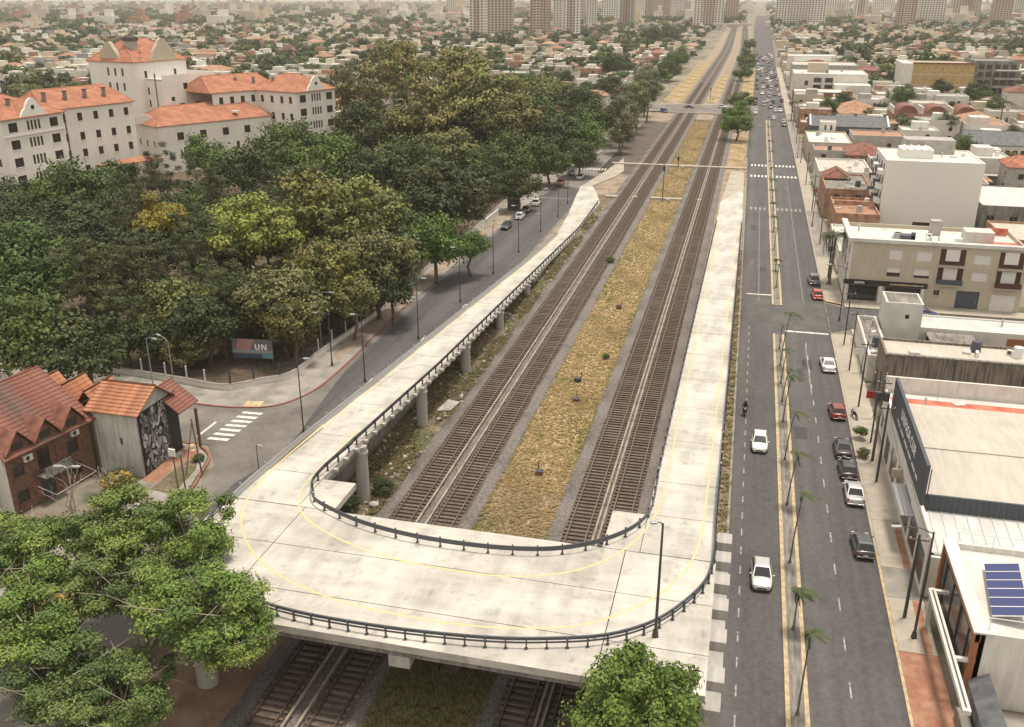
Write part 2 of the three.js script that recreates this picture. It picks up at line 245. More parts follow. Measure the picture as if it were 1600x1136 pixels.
// avenue on the right: two carriageways, planted median, pavement
const RX0 = 1.7, MX0 = 6.15, MX1 = 7.45, RX1 = 14.2;
struct('avenue', flat([[RX0, 0], [RX1, 0], [RX1, -700], [RX1 + 1.5, -1000], [RX1 + 8, -2600], [RX0 - 12, -2600], [RX0 - 6, -1000], [RX0 - 3, -700], [RX0 - 1.2, -250]], 0), M.asphalt, 0.004);
struct('gravel_strip', flat([[0.9, -20], [RX0, -20], [RX0 - 1.2, -250], [0.0, -250]], 0), M.dirt, 0.012);
struct('kerb', sweep([[RX0 - 0.1, 0, -20], [RX0 - 0.6, 0, -140], [RX0 - 1.25, 0, -260]], rectProf(0.22, 0.13)), M.paveGrey);
const medianRuns = [[-30, -133.5], [-148, -395]];
for (const [a, b] of medianRuns) {
  struct('median_soil', prism(rect(MX0 + 0.15, a - 0.2, MX1 - 0.15, b + 0.2), 0, 0.12), M.concreteOld);
  const path = [[MX0, 0, a], [MX0, 0, b]], p2 = [[MX1, 0, a], [MX1, 0, b]];
  struct('median_kerb', sweep(path, [[-0.17, 0], [-0.15, 0.15], [0.16, 0.16], [0.16, 0]]), M.paintYellow);
  struct('median_kerb', sweep(p2, [[-0.16, 0], [-0.16, 0.16], [0.15, 0.15], [0.17, 0]]), M.paintYellow);
  struct('median_kerb', prism(rect(MX0 - 0.15, a, MX1 + 0.15, a + 0.25), 0, 0.158), M.paintYellow);
}
const stripes = (list, mat, y) => list.forEach(([x0, z0, x1, z1]) => struct('lane_marking', flat(rect(x0, z0, x1, z1), 0), mat, y));
{ const L = []; for (let z = -36; z > -136; z -= 3.1) L.push([2.56, z, 2.68, z - 1.25]); stripes(L, M.paintFaded, 0.010);
  const R = []; for (let z = -46; z > -132; z -= 5.2) R.push([10.5, z, 10.62, z - 1.7]); stripes(R, M.paintFaded, 0.010);
  const S = [[3.9, -150, 4.0, -222], [10.4, -112, 10.5, -130], [10.9, -150, 11, -260]]; stripes(S, M.paintFaded, 0.010);
  stripes([[2.0, -153.0, 6.0, -153.5], [7.8, -135.2, 13.9, -135.75]], M.paintWhite, 0.010); }
for (const z of [-266, -284]) for (let x = 1.4; x < 13.8; x += 0.98) if (x < MX0 - 0.6 || x > MX1 + 0.3) struct('zebra_stripe', flat(rect(x, z - 1.5, x + 0.5, z + 1.5), 0), M.paintWhite, 0.010);
for (let x = 1.8; x < 13.8; x += 1.0) if (x < MX0 - 0.6 || x > MX1 + 0.3) struct('zebra_stripe', flat(rect(x, -224, x + 0.5, -221), 0), M.paintFaded, 0.010);
struct('road_patch', flat([[6.2, -136], [14, -137], [14, -150], [2, -152], [2.2, -139]], 0), mapMat(tex(256, 14, stain([0.075, 0.073, 0.072], [0.11, 0.107, 0.104], 281)), 0.9), 0.007);
// right pavement: separate flag runs, kerb, yellow corner paint
const PV = [[-30, -62.5, 'paveRed'], [-62.5, -69.5, 'pave'], [-69.5, -74, 'paveGrey'], [-74, -82, 'pave'], [-82, -90, 'pave'], [-90, -104, 'pave'], [-104, -122, 'pave'], [-122, -135.5, 'pave'], [-151.5, -180, 'pave'], [-180, -222, 'paveGrey'], [-222, -300, 'pave'], [-300, -420, 'paveGrey'], [-420, -700, 'pave']];
for (const [a, b, m] of PV) struct('pavement', prism(rect(RX1 + 0.24, a - 0.02, 17.2, b + 0.02), -0.02, 0.15), M[m]);
for (const [a, b] of [[-62.6, -69.4], [-74.1, -81.9]]) struct('pavement_tile_band', prism(rect(16.3, a, 16.9, b), 0.14, 0.156), M.paveRed);
for (const [a, b, m] of [[-30, -76, 'paintYellow'], [-76.05, -135, 'pave'], [-152, -700, 'pave']]) struct('kerb', sweep([[RX1 + 0.1, 0, a], [RX1 + 0.1, 0, b]], rectProf(0.24, 0.155)), M[m]);
struct('side_street', flat([[RX1 + 0.2, -136.6], [RX1 + 2, -138], [17.3, -138.5], [120, -141], [120, -150], [17.3, -149], [RX1 + 2, -149.5], [RX1 + 0.2, -151]], 0), M.asphalt, 0.008);
struct('pavement', prism([[17.25, -138.2], [120, -140.6], [120, -139.6], [17.25, -135.6]], 0, 0.15), M.pave);
struct('pavement', prism([[17.25, -149.3], [120, -150.3], [120, -152.6], [17.25, -152.6]], 0, 0.15), M.pave);
struct('kerb_paint', prism([[RX1 + 0.3, -151.6], [17.1, -150.2], [17.1, -151.0], [RX1 + 0.3, -152.4]], 0.15, 0.157), M.paintYellow);

// street on the left with its pavement, red kerb and zebra crossing
const kerbPts = [[-110, 0, -93.6], [-90, 0, -93.2], [-74, 0, -92.4], [-62, 0, -90.6], [-56.5, 0, -90.9], [-52.6, 0, -92.4], [-50.3, 0, -97], [-49.8, 0, -107], [-50.6, 0, -122], [-50.8, 0, -136], [-50.2, 0, -178], [-49.6, 0, -215], [-48.6, 0, -262], [-47.2, 0, -285], [-44.5, 0, -300]];
const kerbL = smooth(kerbPts, 5);
struct('street', flat([[-41.2, -20], [-40.6, -62], [-39.6, -110], [-38.6, -160], [-38.2, -215], [-37.4, -245], [-36.6, -275], [-37.4, -292], [-40, -304], [-43.5, -306], ...kerbL.slice().reverse().map(p => [p[0], p[2]]), [-110, -81.5], [-60, -81.5], [-54.8, -81], [-51.6, -77], [-50.2, -70], [-52, -60], [-54, -20]], 0), M.asphaltOld, 0.004);
struct('street_resurfaced', flat([[-41.3, -78], [-40, -110], [-39, -160], [-39, -235], [-47.6, -240], [-49.2, -205], [-49.9, -150], [-49.3, -118], [-49.0, -105], [-47.6, -94], [-46.4, -86], [-46.2, -80], [-47.6, -74], [-47.4, -66], [-42, -64]], 0), M.asphalt, 0.008);
struct('kerb', sweep(kerbL.filter(p => p[0] > -63 && p[2] > -136), rectProf(0.22, 0.15)), M.paintRed);
struct('kerb', sweep(kerbL.filter(p => p[2] < -135), rectProf(0.22, 0.14)), M.paveGrey);
struct('kerb', sweep(kerbL.filter(p => p[0] < -62.5), rectProf(0.22, 0.14)), M.paveGrey);
struct('pavement', prism([...kerbL.map(p => [p[0] - 0.11, p[2]]), [-62, -312], [-58, -262], [-55, -180], [-53.6, -128], [-55, -100.6], [-60.4, -95.6], [-79, -97], [-110, -98]], -0.02, 0.13), M.paveGrey);
struct('pavement_worn_soil', prism([[-51.2, -108], [-51.4, -136], [-50.8, -178], [-50.4, -205], [-53, -205], [-53.4, -140], [-53, -110]], 0.1, 0.136), M.dirt);
struct('kerb_paint', prism([[-56.2, -91.1], [-54.2, -91.5], [-54.4, -93.1], [-56.4, -92.7]], 0.1, 0.165), M.paintYellow);
for (let i = 0; i < 7; i++) { const z = -82.3 - i * 1.2, x = -54.7 + i * 0.04; struct('zebra_stripe', flat([[x - 1.1, z], [x + 1.35, z - 0.15], [x + 1.45, z - 0.72], [x - 1.0, z - 0.57]], 0), M.paintWhite, 0.014); }
struct('lane_marking', flat([[-57.3, -82.6], [-57.0, -82.6], [-57.0, -86.6], [-57.3, -86.6]], 0), M.paintWhite, 0.014);
for (let i = 0; i < 10; i++) struct('zebra_stripe', flat(rect(-46.9 + i * 0.85, -267.6, -46.45 + i * 0.85, -264.6), 0), M.paintWhite, 0.014);
stripes([[-48.6, -222.3, -41, -222.9], [-48.6, -204.5, -44, -205]], M.paintFaded, 0.014);
// corner pavement in front of the mural house
struct('pavement', prism([[-110, -81], [-60, -80.8], [-55.6, -80.3], [-53.2, -78.3], [-52.2, -75], [-51.2, -71], [-52.5, -62], [-54.5, -20], [-57, -20], [-57.05, -80], [-110, -79.6]], 0, 0.13), M.paveGrey);
struct('pavement_red_tiles', prism([[-57.0, -72], [-55.2, -71.8], [-55.2, -76.6], [-53.8, -78.6], [-56.2, -80], [-57, -79.6]], 0.1, 0.145), M.paveRed);
struct('corner_grass', prism([[-55, -70.5], [-52.2, -70.2], [-52.9, -75.5], [-54.2, -78], [-55, -76.2]], 0.1, 0.15), M.weeds);
struct('kerb', sweep(smooth([[-60, 0, -80.9], [-55.4, 0, -80.4], [-53, 0, -78.3], [-52, 0, -75], [-51, 0, -71], [-52.3, 0, -62]], 6), rectProf(0.24, 0.17)), M.paintRed);
struct('kerb_paint', prism([[-56.6, -80.6], [-55.2, -80.25], [-55.4, -79], [-56.8, -79.2]], 0.1, 0.165), M.paintYellow);
// stones and rubbish on the verge: too small to count
{ const n = 2600, im = new THREE.InstancedMesh(new THREE.IcosahedronGeometry(1, 0), plain(1, 1, 1, 1), n), q = new THREE.Matrix4(), e = new THREE.Euler(); im.name = 'stone_litter'; im.userData = { kind: 'stuff', label: 'scattered stones and rubbish on the weedy railway verge', category: 'stones' };
  for (let i = 0; i < n; i++) { const inn = rnd() < 0.6, x = inn ? rr(-36.4, -31) : rr(-38, -31), z = -rr(66, 215), s = Math.pow(rnd(), 5) * 0.28 + 0.045; q.makeRotationFromEuler(e.set(rr(0, 6), rr(0, 6), rr(0, 6))); q.scale(V(s * rr(0.7, 1.6), s * 0.7, s)); q.setPosition(x, 0.04, z); im.setMatrixAt(i, q); const b = rr(0.12, 0.5); im.setColorAt(i, new THREE.Color().setRGB(b, b * rr(0.85, 0.95), b * rr(0.7, 0.85))); }
  scene.add(im); }
function tufts(name, label, n, place, cols, hgt) {
  const P = [], U = [], I = []; for (let b = 0; b < 7; b++) { const a = b / 7 * 6.28 + 0.3, l = 0.10, k = P.length / 3, ox = Math.cos(a) * 0.07, oz = Math.sin(a) * 0.07; P.push(ox - Math.sin(a) * 0.05, 0, oz + Math.cos(a) * 0.05, ox + Math.sin(a) * 0.05, 0, oz - Math.cos(a) * 0.05, ox + Math.cos(a) * l * (1 + b % 3), 0.24 + 0.06 * (b % 3), oz + Math.sin(a) * l * (1 + b % 2)); U.push(0, 0, 1, 0, 0.5, 1); I.push(k, k + 1, k + 2); }
  const im = new THREE.InstancedMesh(tri(P, U, I), plain(1, 1, 1, 1, { side: THREE.DoubleSide }), n), q = new THREE.Matrix4(), e = new THREE.Euler(); im.name = name; im.userData = { kind: 'stuff', label, category: 'grass' };
  for (let i = 0; i < n; i++) { const [x, z] = place(), s = rr(0.6, 1.5) * hgt; q.makeRotationFromEuler(e.set(0, rr(0, 6.28), 0)); q.scale(V(s * 1.2, s * 0.7, s * 1.2)); q.setPosition(x, 0.02, z); im.setMatrixAt(i, q); const c = cols(x, z), k = rr(0.7, 1.25); im.setColorAt(i, new THREE.Color().setRGB(c[0] * k, c[1] * k, c[2] * k)); }
  scene.add(im);
}
tufts('dry_grass', 'dry straw-coloured grass growing on the strip between the tracks', 52000, () => { const z = -60 - Math.pow(rnd(), 1.7) * 330; return [rr(-22.7, -14.1), z]; }, (x, z) => { const e = fbm(sat(((x + 40) / 60)), ((-z) % 120) / 120, 9, 4, 66), edge = Math.min(x + 22.7, -14.1 - x); return e + (edge < 1.4 ? 0.1 : -0.06) + rr(-0.12, 0.12) > 0.57 ? [0.21, 0.2, 0.07] : pick([[0.42, 0.305, 0.155], [0.35, 0.25, 0.12], [0.46, 0.36, 0.2], [0.3, 0.235, 0.1]]); }, 0.5);
tufts('green_weeds', 'low green weeds covering the verge below the left ramp', 13000, () => { for (;;) { const x = rr(-36.6, -30.8), z = -60 - rnd() * 150; if (fbm(sat((x + 40) / 12), (-z % 60) / 60, 6, 4, 76) < 0.55) return [x, z]; } }, () => pick([[0.1, 0.125, 0.035], [0.14, 0.14, 0.05], [0.24, 0.19, 0.1], [0.2, 0.165, 0.09], [0.27, 0.22, 0.13]]), 0.8);
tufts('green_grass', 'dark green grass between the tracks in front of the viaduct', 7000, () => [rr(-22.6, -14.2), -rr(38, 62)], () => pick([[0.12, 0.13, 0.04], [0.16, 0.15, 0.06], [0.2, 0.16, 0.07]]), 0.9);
tufts('strip_weeds', 'yellowish weeds along the foot of the right ramp', 1100, () => { const z = -62 - rnd() * 120; return [rr(0.55, 1.5) - (-z - 60) * 0.005, z]; }, () => pick([[0.3, 0.25, 0.12], [0.2, 0.19, 0.07], [0.36, 0.3, 0.17]]), 0.9);

// patches, manholes and drains in the roads
{ const pm = [plain(0.062, 0.06, 0.06, 0.95), plain(0.125, 0.12, 0.117, 0.95), plain(0.085, 0.082, 0.083, 0.95)];
  for (let i = 0; i < 26; i++) { const leftSt = i % 4 === 3, x = leftSt ? rr(-48, -42) : pick([rr(2.4, 5), rr(8.2, 12.6)]), z = -rr(58, leftSt ? 200 : 330), w = rr(0.5, 1.5), l = rr(0.8, 5); if (z < -134 && z > -153) continue; struct('road_patch', flat([[x - w / 2, z], [x + w / 2 + rr(-0.1, 0.1), z + rr(-0.1, 0.1)], [x + w / 2, z - l], [x - w / 2 + rr(-0.1, 0.1), z - l]], 0), pm[i % 3], leftSt ? 0.0125 : 0.0085); }
  for (const [x, z] of [[9.4, -68], [4.9, -84], [11.6, -118], [3.6, -112], [9.0, -171], [4.6, -190], [-45, -96], [-46.4, -128], [-43.6, -160], [13.4, -64.5]]) { const m = struct('manhole_cover', cyl(0.36, 0.36, 0.012, x, x < 0 ? 0.0135 : 0.0095, z, 18), M.steelDark); }
}

// ================================================================ VIADUCT
const hL = z => Math.max(0.25, Math.min(6.7, 6.7 - (-z - 70) * 0.0545)), hR = z => Math.max(0.25, Math.min(6.7, 6.7 - (-z - 75) * 0.048));
const oxL = z => -39.5 + 0.027 * sat((-z - 62) / 100) * 100, ixL = z => -33.6 + 0.7 * sat((-z - 66) / 30);
const via = thing('viaduct', 'pale concrete road viaduct that turns in a U over the railway tracks', 'viaduct');
const TH = 0.55, slabGap = 0.035;
function panel(pts, top, th = TH, mat = M.deck) { return mesh('deck_slab', prism(pts, (x, z) => top(x, z) - th, top), mat, via); }
const flat67 = () => 6.7;
{ const xs = [-40, -32.9, -6.3, 0.5], zz = [-46.2, -50, -55.4, -60.9];
  for (let i = 0; i < 3; i++) for (let j = 0; j < 3; j++) panel(rect(xs[i] + slabGap, zz[j] - slabGap, xs[i + 1] - slabGap, zz[j + 1] + slabGap), flat67);
  panel(rect(-33.5, -60.95, -30.4, -65.7), flat67); panel(rect(-8.1, -60.95, -5.25, -66.6), flat67);
  mesh('deck_core', prism(rect(-39.8, -46.5, 0.3, -60.6), 5.6, 6.12), M.concreteOld, via); }
const cuts = (a, step, end) => { const r = []; for (let z = a; z > end; z -= step) r.push(z); r.push(end); return r; };
{ const c = [-60.95, -66.4, ...cuts(-74.6, 8.7, -186)];
  for (let i = 0; i < c.length - 1; i++) { const a = c[i] - slabGap, b = c[i + 1] + slabGap, xi = z => z > -66 ? -33.55 : ixL(z); panel([[oxL(a), a], [xi(a), a], [xi(b), b], [oxL(b), b]], (x, z) => hL(z), Math.min(TH, 0.22 + hL(c[i + 1]))); }
  mesh('ramp_landing', prism([[-36.8, -186], [-33.1, -186], [-33.1, -219], [-35.4, -229], [-38.4, -240], [-41.2, -238], [-39.8, -222], [-38, -204]], 0, (x, z) => z > -190 ? 0.3 : 0.24), M.deck, via);
  mesh('ramp_landing', prism([[-41.2, -238.2], [-38.4, -240.2], [-34.6, -254], [-33.4, -264], [-36.4, -286], [-38.4, -262]], 0, 0.22), M.pave, via);
  const d = [-60.95, -66.7, -72.5, ...cuts(-81.5, 9.2, -212)];
  for (let i = 0; i < d.length - 1; i++) { const a = d[i] - slabGap, b = d[i + 1] + slabGap; panel(rect(-5.2, a, 0.25, b), (x, z) => hR(z), Math.min(TH, 0.22 + hR(d[i + 1]))); }
  mesh('ramp_landing', prism([[-5.2, -212], [0.2, -212], [-0.1, -245], [-5.2, -227]], 0, 0.24), M.deck, via); mesh('ramp_landing', prism([[-5.2, -227.1], [-0.1, -245.1], [-0.3, -270], [-4.0, -270], [-4.6, -245]], 0, 0.2), M.pave, via);
  // side beams and solid earth-retaining sides of the ramps
  for (const [f, h, za, zb, mat] of [[z => oxL(z) + 0.5, hL, -61, -176, M.concrete], [z => ixL(z) - 0.75, hL, -66, -150, M.concrete], [() => -4.5, hR, -66, -190, M.concrete], [() => -0.35, hR, -61, -200, M.concrete]]) {
    const p = []; for (let z = za; z > zb; z -= 8) p.push([f(z), Math.max(0.2, h(z) - TH - 0.65), z]);
    mesh('girder', sweep(p, rectProf(0.55, 0.66)), mat, via);
  }
  mesh('retaining_wall', prism([[-4.6, -100], [-0.5, -100], [-0.5, -205], [-4.6, -205]], 0, (x, z) => hR(z) - TH), M.concrete, via);
  mesh('retaining_wall', prism([[-37.6, -150], [-33.6, -150], [-33.8, -184], [-36.2, -184]], 0, (x, z) => hL(z) - 0.3), M.concrete, via); }
// piers
function pier(x, z, top, r = 0.62) { const p = mesh('pier', cyl(r, r, top, 0, 0, 0, 20), M.concrete, via, x, 0, z); mesh('pier_cap', merge([rbox(2.2, 0.55, 1.7, 0.05, -0.9, top - 0.55, 0), cyl(r + 0.08, r + 0.08, 0.25, 0, top - 0.85, 0, 20)]), M.concrete, p); }
for (const z of [-74.1, -91.6, -109, -126.5, -144]) { pier(-33.55, z, hL(z) - TH); if (z > -130) pier(-38.2 + 0.02 * (-z - 74), z, hL(z) - TH); }
for (const [x, z] of [[-34.3, -46.9], [-33.2, -49.6], [-19.6, -54], [-2.8, -48.4], [-19.0, -59.6], [-2.5, -59], [-3, -74], [-3, -91]]) pier(x, z, (x > -5 ? hR(Math.min(z, -75)) : 6.7) - TH, 0.75);
for (const x of [-33.8, -19.3, -2.7]) mesh('cross_beam', rbox(1.5, 0.9, 14.4, 0.05, x, 4.7, -53.6), M.concrete, via);
// end blocks of the cross beams on the avenue side
for (const [z, y] of [[-49.6, 5.9], [-53.6, 5.9], [-57.1, 5.95], [-60.2, 6.0], [-63.2, 6.0], [-65.9, 6.0]]) mesh('bearing_block', rbox(1.15, 2.3, 1.5, 0.04, 1.0, y - 2.3, z + 0.2), z % 2 ? M.concrete : M.concrete, via);
mesh('abutment_wall', prism(rect(0.2, -67.5, 1.45, -46.8), 0, 5.2), M.concrete, via);
mesh('abutment_wall', prism(rect(-6.9, -46.9, -4.4, -48.9), 0, 5.9), M.concrete, via);
// yellow edge lines
function lineOn(path, w, hf) { return mesh('edge_line', sweep(path.map(p => [p[0], (hf ? hf(p[1]) : 6.7) + 0.006, p[1]]), [[-w / 2, 0], [w / 2, 0]], false, false), M.lineYellow, via); }
const dense = (pts, n = 8) => smooth(pts.map(p => [p[0], 0, p[1]]), n).map(p => [p[0], p[2]]);
const innerRail = dense([[-33.35, -72], [-33.9, -66.5], [-33.7, -64], [-32.4, -61.6], [-30.1, -60.2], [-26.8, -58.9], [-22.7, -58.1], [-18.5, -57.9], [-14.5, -58.2], [-11.3, -59], [-8.6, -60.6], [-6.4, -62.9], [-5.3, -65.2], [-4.95, -67.5], [-4.95, -72]], 7);
const outerRail = dense([[-39.3, -59.2], [-38.9, -56], [-37.5, -52.6], [-34, -49.2], [-30.5, -47.7], [-27.2, -47.05], [-20.5, -46.9], [-13.6, -47.5], [-9.9, -48.3], [-6, -49.7], [-3.3, -51.8], [-1.4, -54.6], [-0.2, -57.4], [0.18, -60.5], [0.12, -66], [0.12, -75]], 7);
lineOn(dense([[-34.3, -76], [-34.6, -68], [-34.5, -63.5], [-33, -60.3], [-30, -58], [-24.6, -55.9], [-19, -55.2], [-13.5, -55.6], [-9.5, -57.4], [-6.8, -60.4], [-5, -64.8], [-4.35, -70], [-4.3, -76]], 7), 0.16);
lineOn(dense([[-38.2, -76], [-38.6, -64], [-37.4, -58.6], [-34.6, -54.6], [-30.6, -51.6], [-25.6, -49.9], [-19.5, -49.2], [-13, -49.6], [-8, -51.2], [-4.4, -54.4], [-1.9, -58.6], [-0.9, -63.4], [-0.75, -70], [-0.7, -76]], 7), 0.16);
{ const p = [], q = [], r = [], s = []; for (let z = -76; z >= -182; z -= 4) { p.push([ixL(z) - 0.75, z]); q.push([oxL(z) + 0.9, z]); } for (let z = -76; z >= -208; z -= 4) { r.push([-4.3, z]); s.push([-0.7, z]); } lineOn(p, 0.13, hL); lineOn(q, 0.13, hL); lineOn(r, 0.13, hR); lineOn(s, 0.13, hR); }
// guard rails: beams carried on single posts
const wBeam = [[-0.02, 0], [-0.045, 0.05], [-0.045, 0.11], [0.01, 0.155], [-0.045, 0.2], [-0.045, 0.26], [-0.02, 0.31], [0.02, 0.31], [0.04, 0.155], [0.02, 0]];
const postGeo = box(0.1, 0.86, 0.14), padGeo = rbox(0.22, 0.04, 0.24, 0.01);
function guard(label, path, hf, step, beams, mat, out) {
  const t = thing('guard_rail', label, 'guard rail', 0, 0, 0, 0, 'steel guard rails on the viaduct');
  const P = path.map(p => [p[0], hf(p[1]), p[1]]);
  for (const [dy, prof] of beams) mesh('rail_beam', sweep(P.map(p => [p[0], p[1] + dy, p[2]]), prof), mat, t);
  let acc = step * 0.5;
  for (let i = 1; i < P.length; i++) {
    const a = P[i - 1], b = P[i], l = Math.hypot(b[0] - a[0], b[2] - a[2]); let s = step - acc;
    while (s <= l) { const k = s / l, ang = Math.atan2(b[2] - a[2], b[0] - a[0]), ox = -Math.sin(ang) * out, oz = Math.cos(ang) * out, m = mesh('post', postGeo, mat, t, a[0] + (b[0] - a[0]) * k + ox, a[1] + (b[1] - a[1]) * k, a[2] + (b[2] - a[2]) * k + oz, -ang); mesh('base_plate', padGeo, mat, m, 0, 0.001, 0); s += step; }
    acc = (acc + l) % step;
  }
  return t;
}
const thin = rectProf(0.07, 0.11), twoRails = [[0.36, thin], [0.6, thin], [0.78, rectProf(0.12, 0.05)]];
guard('dark two-rail guard rail along the near outer curve of the viaduct', outerRail, () => 6.7, 1.33, twoRails, M.galvDark, 0.1);
guard('dark guard rail along the inner curve of the viaduct', innerRail, () => 6.7, 1.9, [[0.42, wBeam], [0.75, rectProf(0.08, 0.06)]], M.galvDark, -0.1);
{ const p = [], q = [], r = [], s = []; for (let z = -60; z >= -184; z -= 4) p.push([oxL(z) + (z > -66 ? 0.2 : 0.4), z]); for (let z = -72; z >= -196; z -= 4) q.push([ixL(z) - 0.12, z]); for (let z = -72; z >= -206; z -= 5) { r.push([-5.0, z]); s.push([0.12, z]); }
  q.push([-33.2, -208], [-33.4, -218]);
  guard('pale galvanised guard rail between the left ramp and the street', p, hL, 4, [[0.34, wBeam], [0.02, rectProf(0.3, 0.3)]], M.galv, -0.1);
  guard('grey guard rail on the railway side of the left ramp', q, hL, 2.2, [[0.42, wBeam], [0.75, rectProf(0.08, 0.06)]], M.galvDark, 0.1);
  guard('slim grey guard rail on the railway side of the right ramp', r, hR, 2.4, [[0.45, wBeam]], M.galvDark, -0.1);
  guard('dark blue-grey guard rail between the right ramp and the avenue', s, hR, 2.4, [[0.3, wBeam], [0.7, thin]], M.galvDark, 0.1); }
// bracket stubs under the inner edge of the left ramp
{ for (let z = -68; z > -150; z -= 2.2) mesh('edge_bracket', rbox(0.5, 0.3, 0.4, 0.03, ixL(z) + 0.18, hL(z) - 0.42, z), M.concrete, via); }
// old retaining wall beside the verge
single('retaining_wall', 'weathered brown retaining wall at the foot of the left ramp', 'wall', prism([[-37.9, -66], [-37.5, -66], [-36.7, -95], [-36.3, -112], [-36.1, -150], [-36.5, -150], [-36.8, -112], [-37.1, -95]], 0, 1.15), M.concreteOld);
struct('earth_bank', prism([[-39.5, -66], [-37.9, -66.1], [-37.1, -95], [-36.8, -112], [-36.5, -149], [-38, -149], [-38.6, -112], [-39, -95]], 0, 1.0), M.dirt);
single('concrete_slab', 'flat pale concrete slab lying on the weeds by the second pier', 'slab', prism([[-33.2, -95.5], [-31.6, -96], [-31.2, -98.6], [-32.8, -99]], 0.02, 0.2), M.concrete);
single('rubble_stone', 'white boulder beside the foot of the first pier', 'stone', (() => { const g = new THREE.IcosahedronGeometry(0.42, 2); g.scale(1.2, 0.7, 1); return g; })(), M.concrete, -32.1, 0.2, -73.1);

// ================================================================ BUILDING KIT
const quad = (x0, z0, x1, z1) => [[x0, z1], [x1, z1], [x1, z0], [x0, z0]];      // corners in order, each edge seen left to right from outside
const geoCache = {};
const cached = (k, f) => geoCache[k] ??= f();
const r2 = x => Math.round(x * 20) / 20;
function facade(t, A, B, y0, y1, holes, wall, o = {}) {
  const dx = B[0] - A[0], dz = B[1] - A[1], L = Math.hypot(dx, dz), ry = Math.atan2(-dz, dx), th = o.th ?? 0.28, H = y1 - y0;
  const s = new THREE.Shape(); s.moveTo(o.full ? 0 : th, 0); s.lineTo(L, 0); s.lineTo(L, H); if (o.gable) s.lineTo(L / 2, H + o.gable); s.lineTo(o.full ? 0 : th, H); s.closePath();
  for (const [u, v, w, h] of holes) { const p = new THREE.Path(); p.moveTo(u - w / 2, v); p.lineTo(u - w / 2, v + h); p.lineTo(u + w / 2, v + h); p.lineTo(u + w / 2, v); p.closePath(); s.holes.push(p); }
  const g = new THREE.ExtrudeGeometry(s, { depth: th, bevelEnabled: false }); g.translate(0, 0, -th);
  mesh('wall', g, wall, t, A[0], y0, A[1], ry);
  const at = (u, v, off) => [A[0] + dx / L * u - dz / L * off, y0 + v, A[1] + dz / L * u + dx / L * off];
  for (const [u, v, w, h, kind = 'w', mat] of holes) {
    const W = r2(w), Hh = r2(h), [x, y, z] = at(u, v, -0.17);
    if (kind === 'w' || kind === 'n') {
      const m = mesh('window', cached(`p${W},${Hh}`, () => box(W + 0.04, Hh + 0.04, 0.05, 0, -0.02, 0)), mat || M.pane, t, x, y, z, ry);
      if (kind === 'w') mesh('frame', cached(`f${W},${Hh}`, () => { const b = 0.08; return merge([box(W, b, 0.06, 0, 0, 0.05), box(W, b, 0.06, 0, Hh - b, 0.05), box(b, Hh - 2 * b, 0.06, -W / 2 + b / 2, b, 0.05), box(b, Hh - 2 * b, 0.06, W / 2 - b / 2, b, 0.05), box(b * 0.8, Hh - 2 * b, 0.05, 0, b, 0.05), ...(W > 1.6 ? [box(W - 2 * b, 0.06, 0.05, 0, Hh * 0.55, 0.045)] : [])]); }), o.frame || M.frame, m);
      if (kind === 'w' && !o.noSill) mesh('sill', cached(`s${W}`, () => box(W + 0.2, 0.07, 0.34, 0, -0.075, 0.12)), o.sill || wall, m);
    } else if (kind === 's') {           // roller shutter, partly or fully down
      const m = mesh('window', cached(`p${W},${Hh}`, () => box(W + 0.04, Hh + 0.04, 0.05, 0, -0.02, 0)), M.pane, t, x, y, z, ry);
      const k = mat ?? 1, n = Math.max(3, Math.round(Hh * k / 0.11));
      mesh('shutter', cached(`r${W},${Hh},${k}`, () => merge(Array.from({ length: n }, (_, i) => box(W, Hh * k / n * 0.86, 0.035, 0, Hh - Hh * k + i * Hh * k / n, 0.06)))), M.white, m);
    } else if (kind === 'd') {
      const m = mesh('door', cached(`d${W},${Hh}`, () => box(W, Hh, 0.07)), mat || M.steelDark, t, x, y, z, ry);
      mesh('handle', cached('handle', () => box(0.05, 0.3, 0.06, 0, 0, 0.06)), M.galv, m, W * 0.4, 1.0, 0);
    }
  }
}
const rows = (us, vs, w, h, kind, mat) => vs.flatMap(v => us.map(u => [u, v, w, h, kind, mat]));
const spread = (n, a, b) => Array.from({ length: n }, (_, i) => a + (b - a) * (n === 1 ? 0.5 : i / (n - 1)));
function blockOf(t, c, y0, y1, wall, holes = {}, o = {}) {       // four walls, flat roof behind a parapet
  for (let i = 0; i < c.length; i++) if (!(o.skip || []).includes(i)) facade(t, c[i], c[(i + 1) % c.length], y0, y1, holes[i] || [], wall, o);
  const cx = c.reduce((s, p) => s + p[0], 0) / c.length, cz = c.reduce((s, p) => s + p[1], 0) / c.length, inset = c.map(p => { const l = Math.hypot(cx - p[0], cz - p[1]); return [p[0] + (cx - p[0]) * 0.2 / l, p[1] + (cz - p[1]) * 0.2 / l]; });
  if (o.roof !== null) mesh('roof', prism(inset, y1 - (o.parapet ?? 0.5) - 0.2, y1 - (o.parapet ?? 0.5)), o.roof || M.roofWhite, t);
}
function roofGeo(faces) { const P = [], U = [], I = []; for (const f of faces) { const k = P.length / 3, a = V(...f[0]), e = V(...f[1]).sub(a).normalize(), n = e.clone().cross(V(...f[f.length - 1]).sub(a)).normalize(), w = n.clone().cross(e); f.forEach(p => { const d = V(...p).sub(a); P.push(...p); U.push(d.dot(e), d.dot(w)); }); for (let j = 1; j < f.length - 1; j++) I.push(k, k + j, k + j + 1); } return tri(P, U, I); }
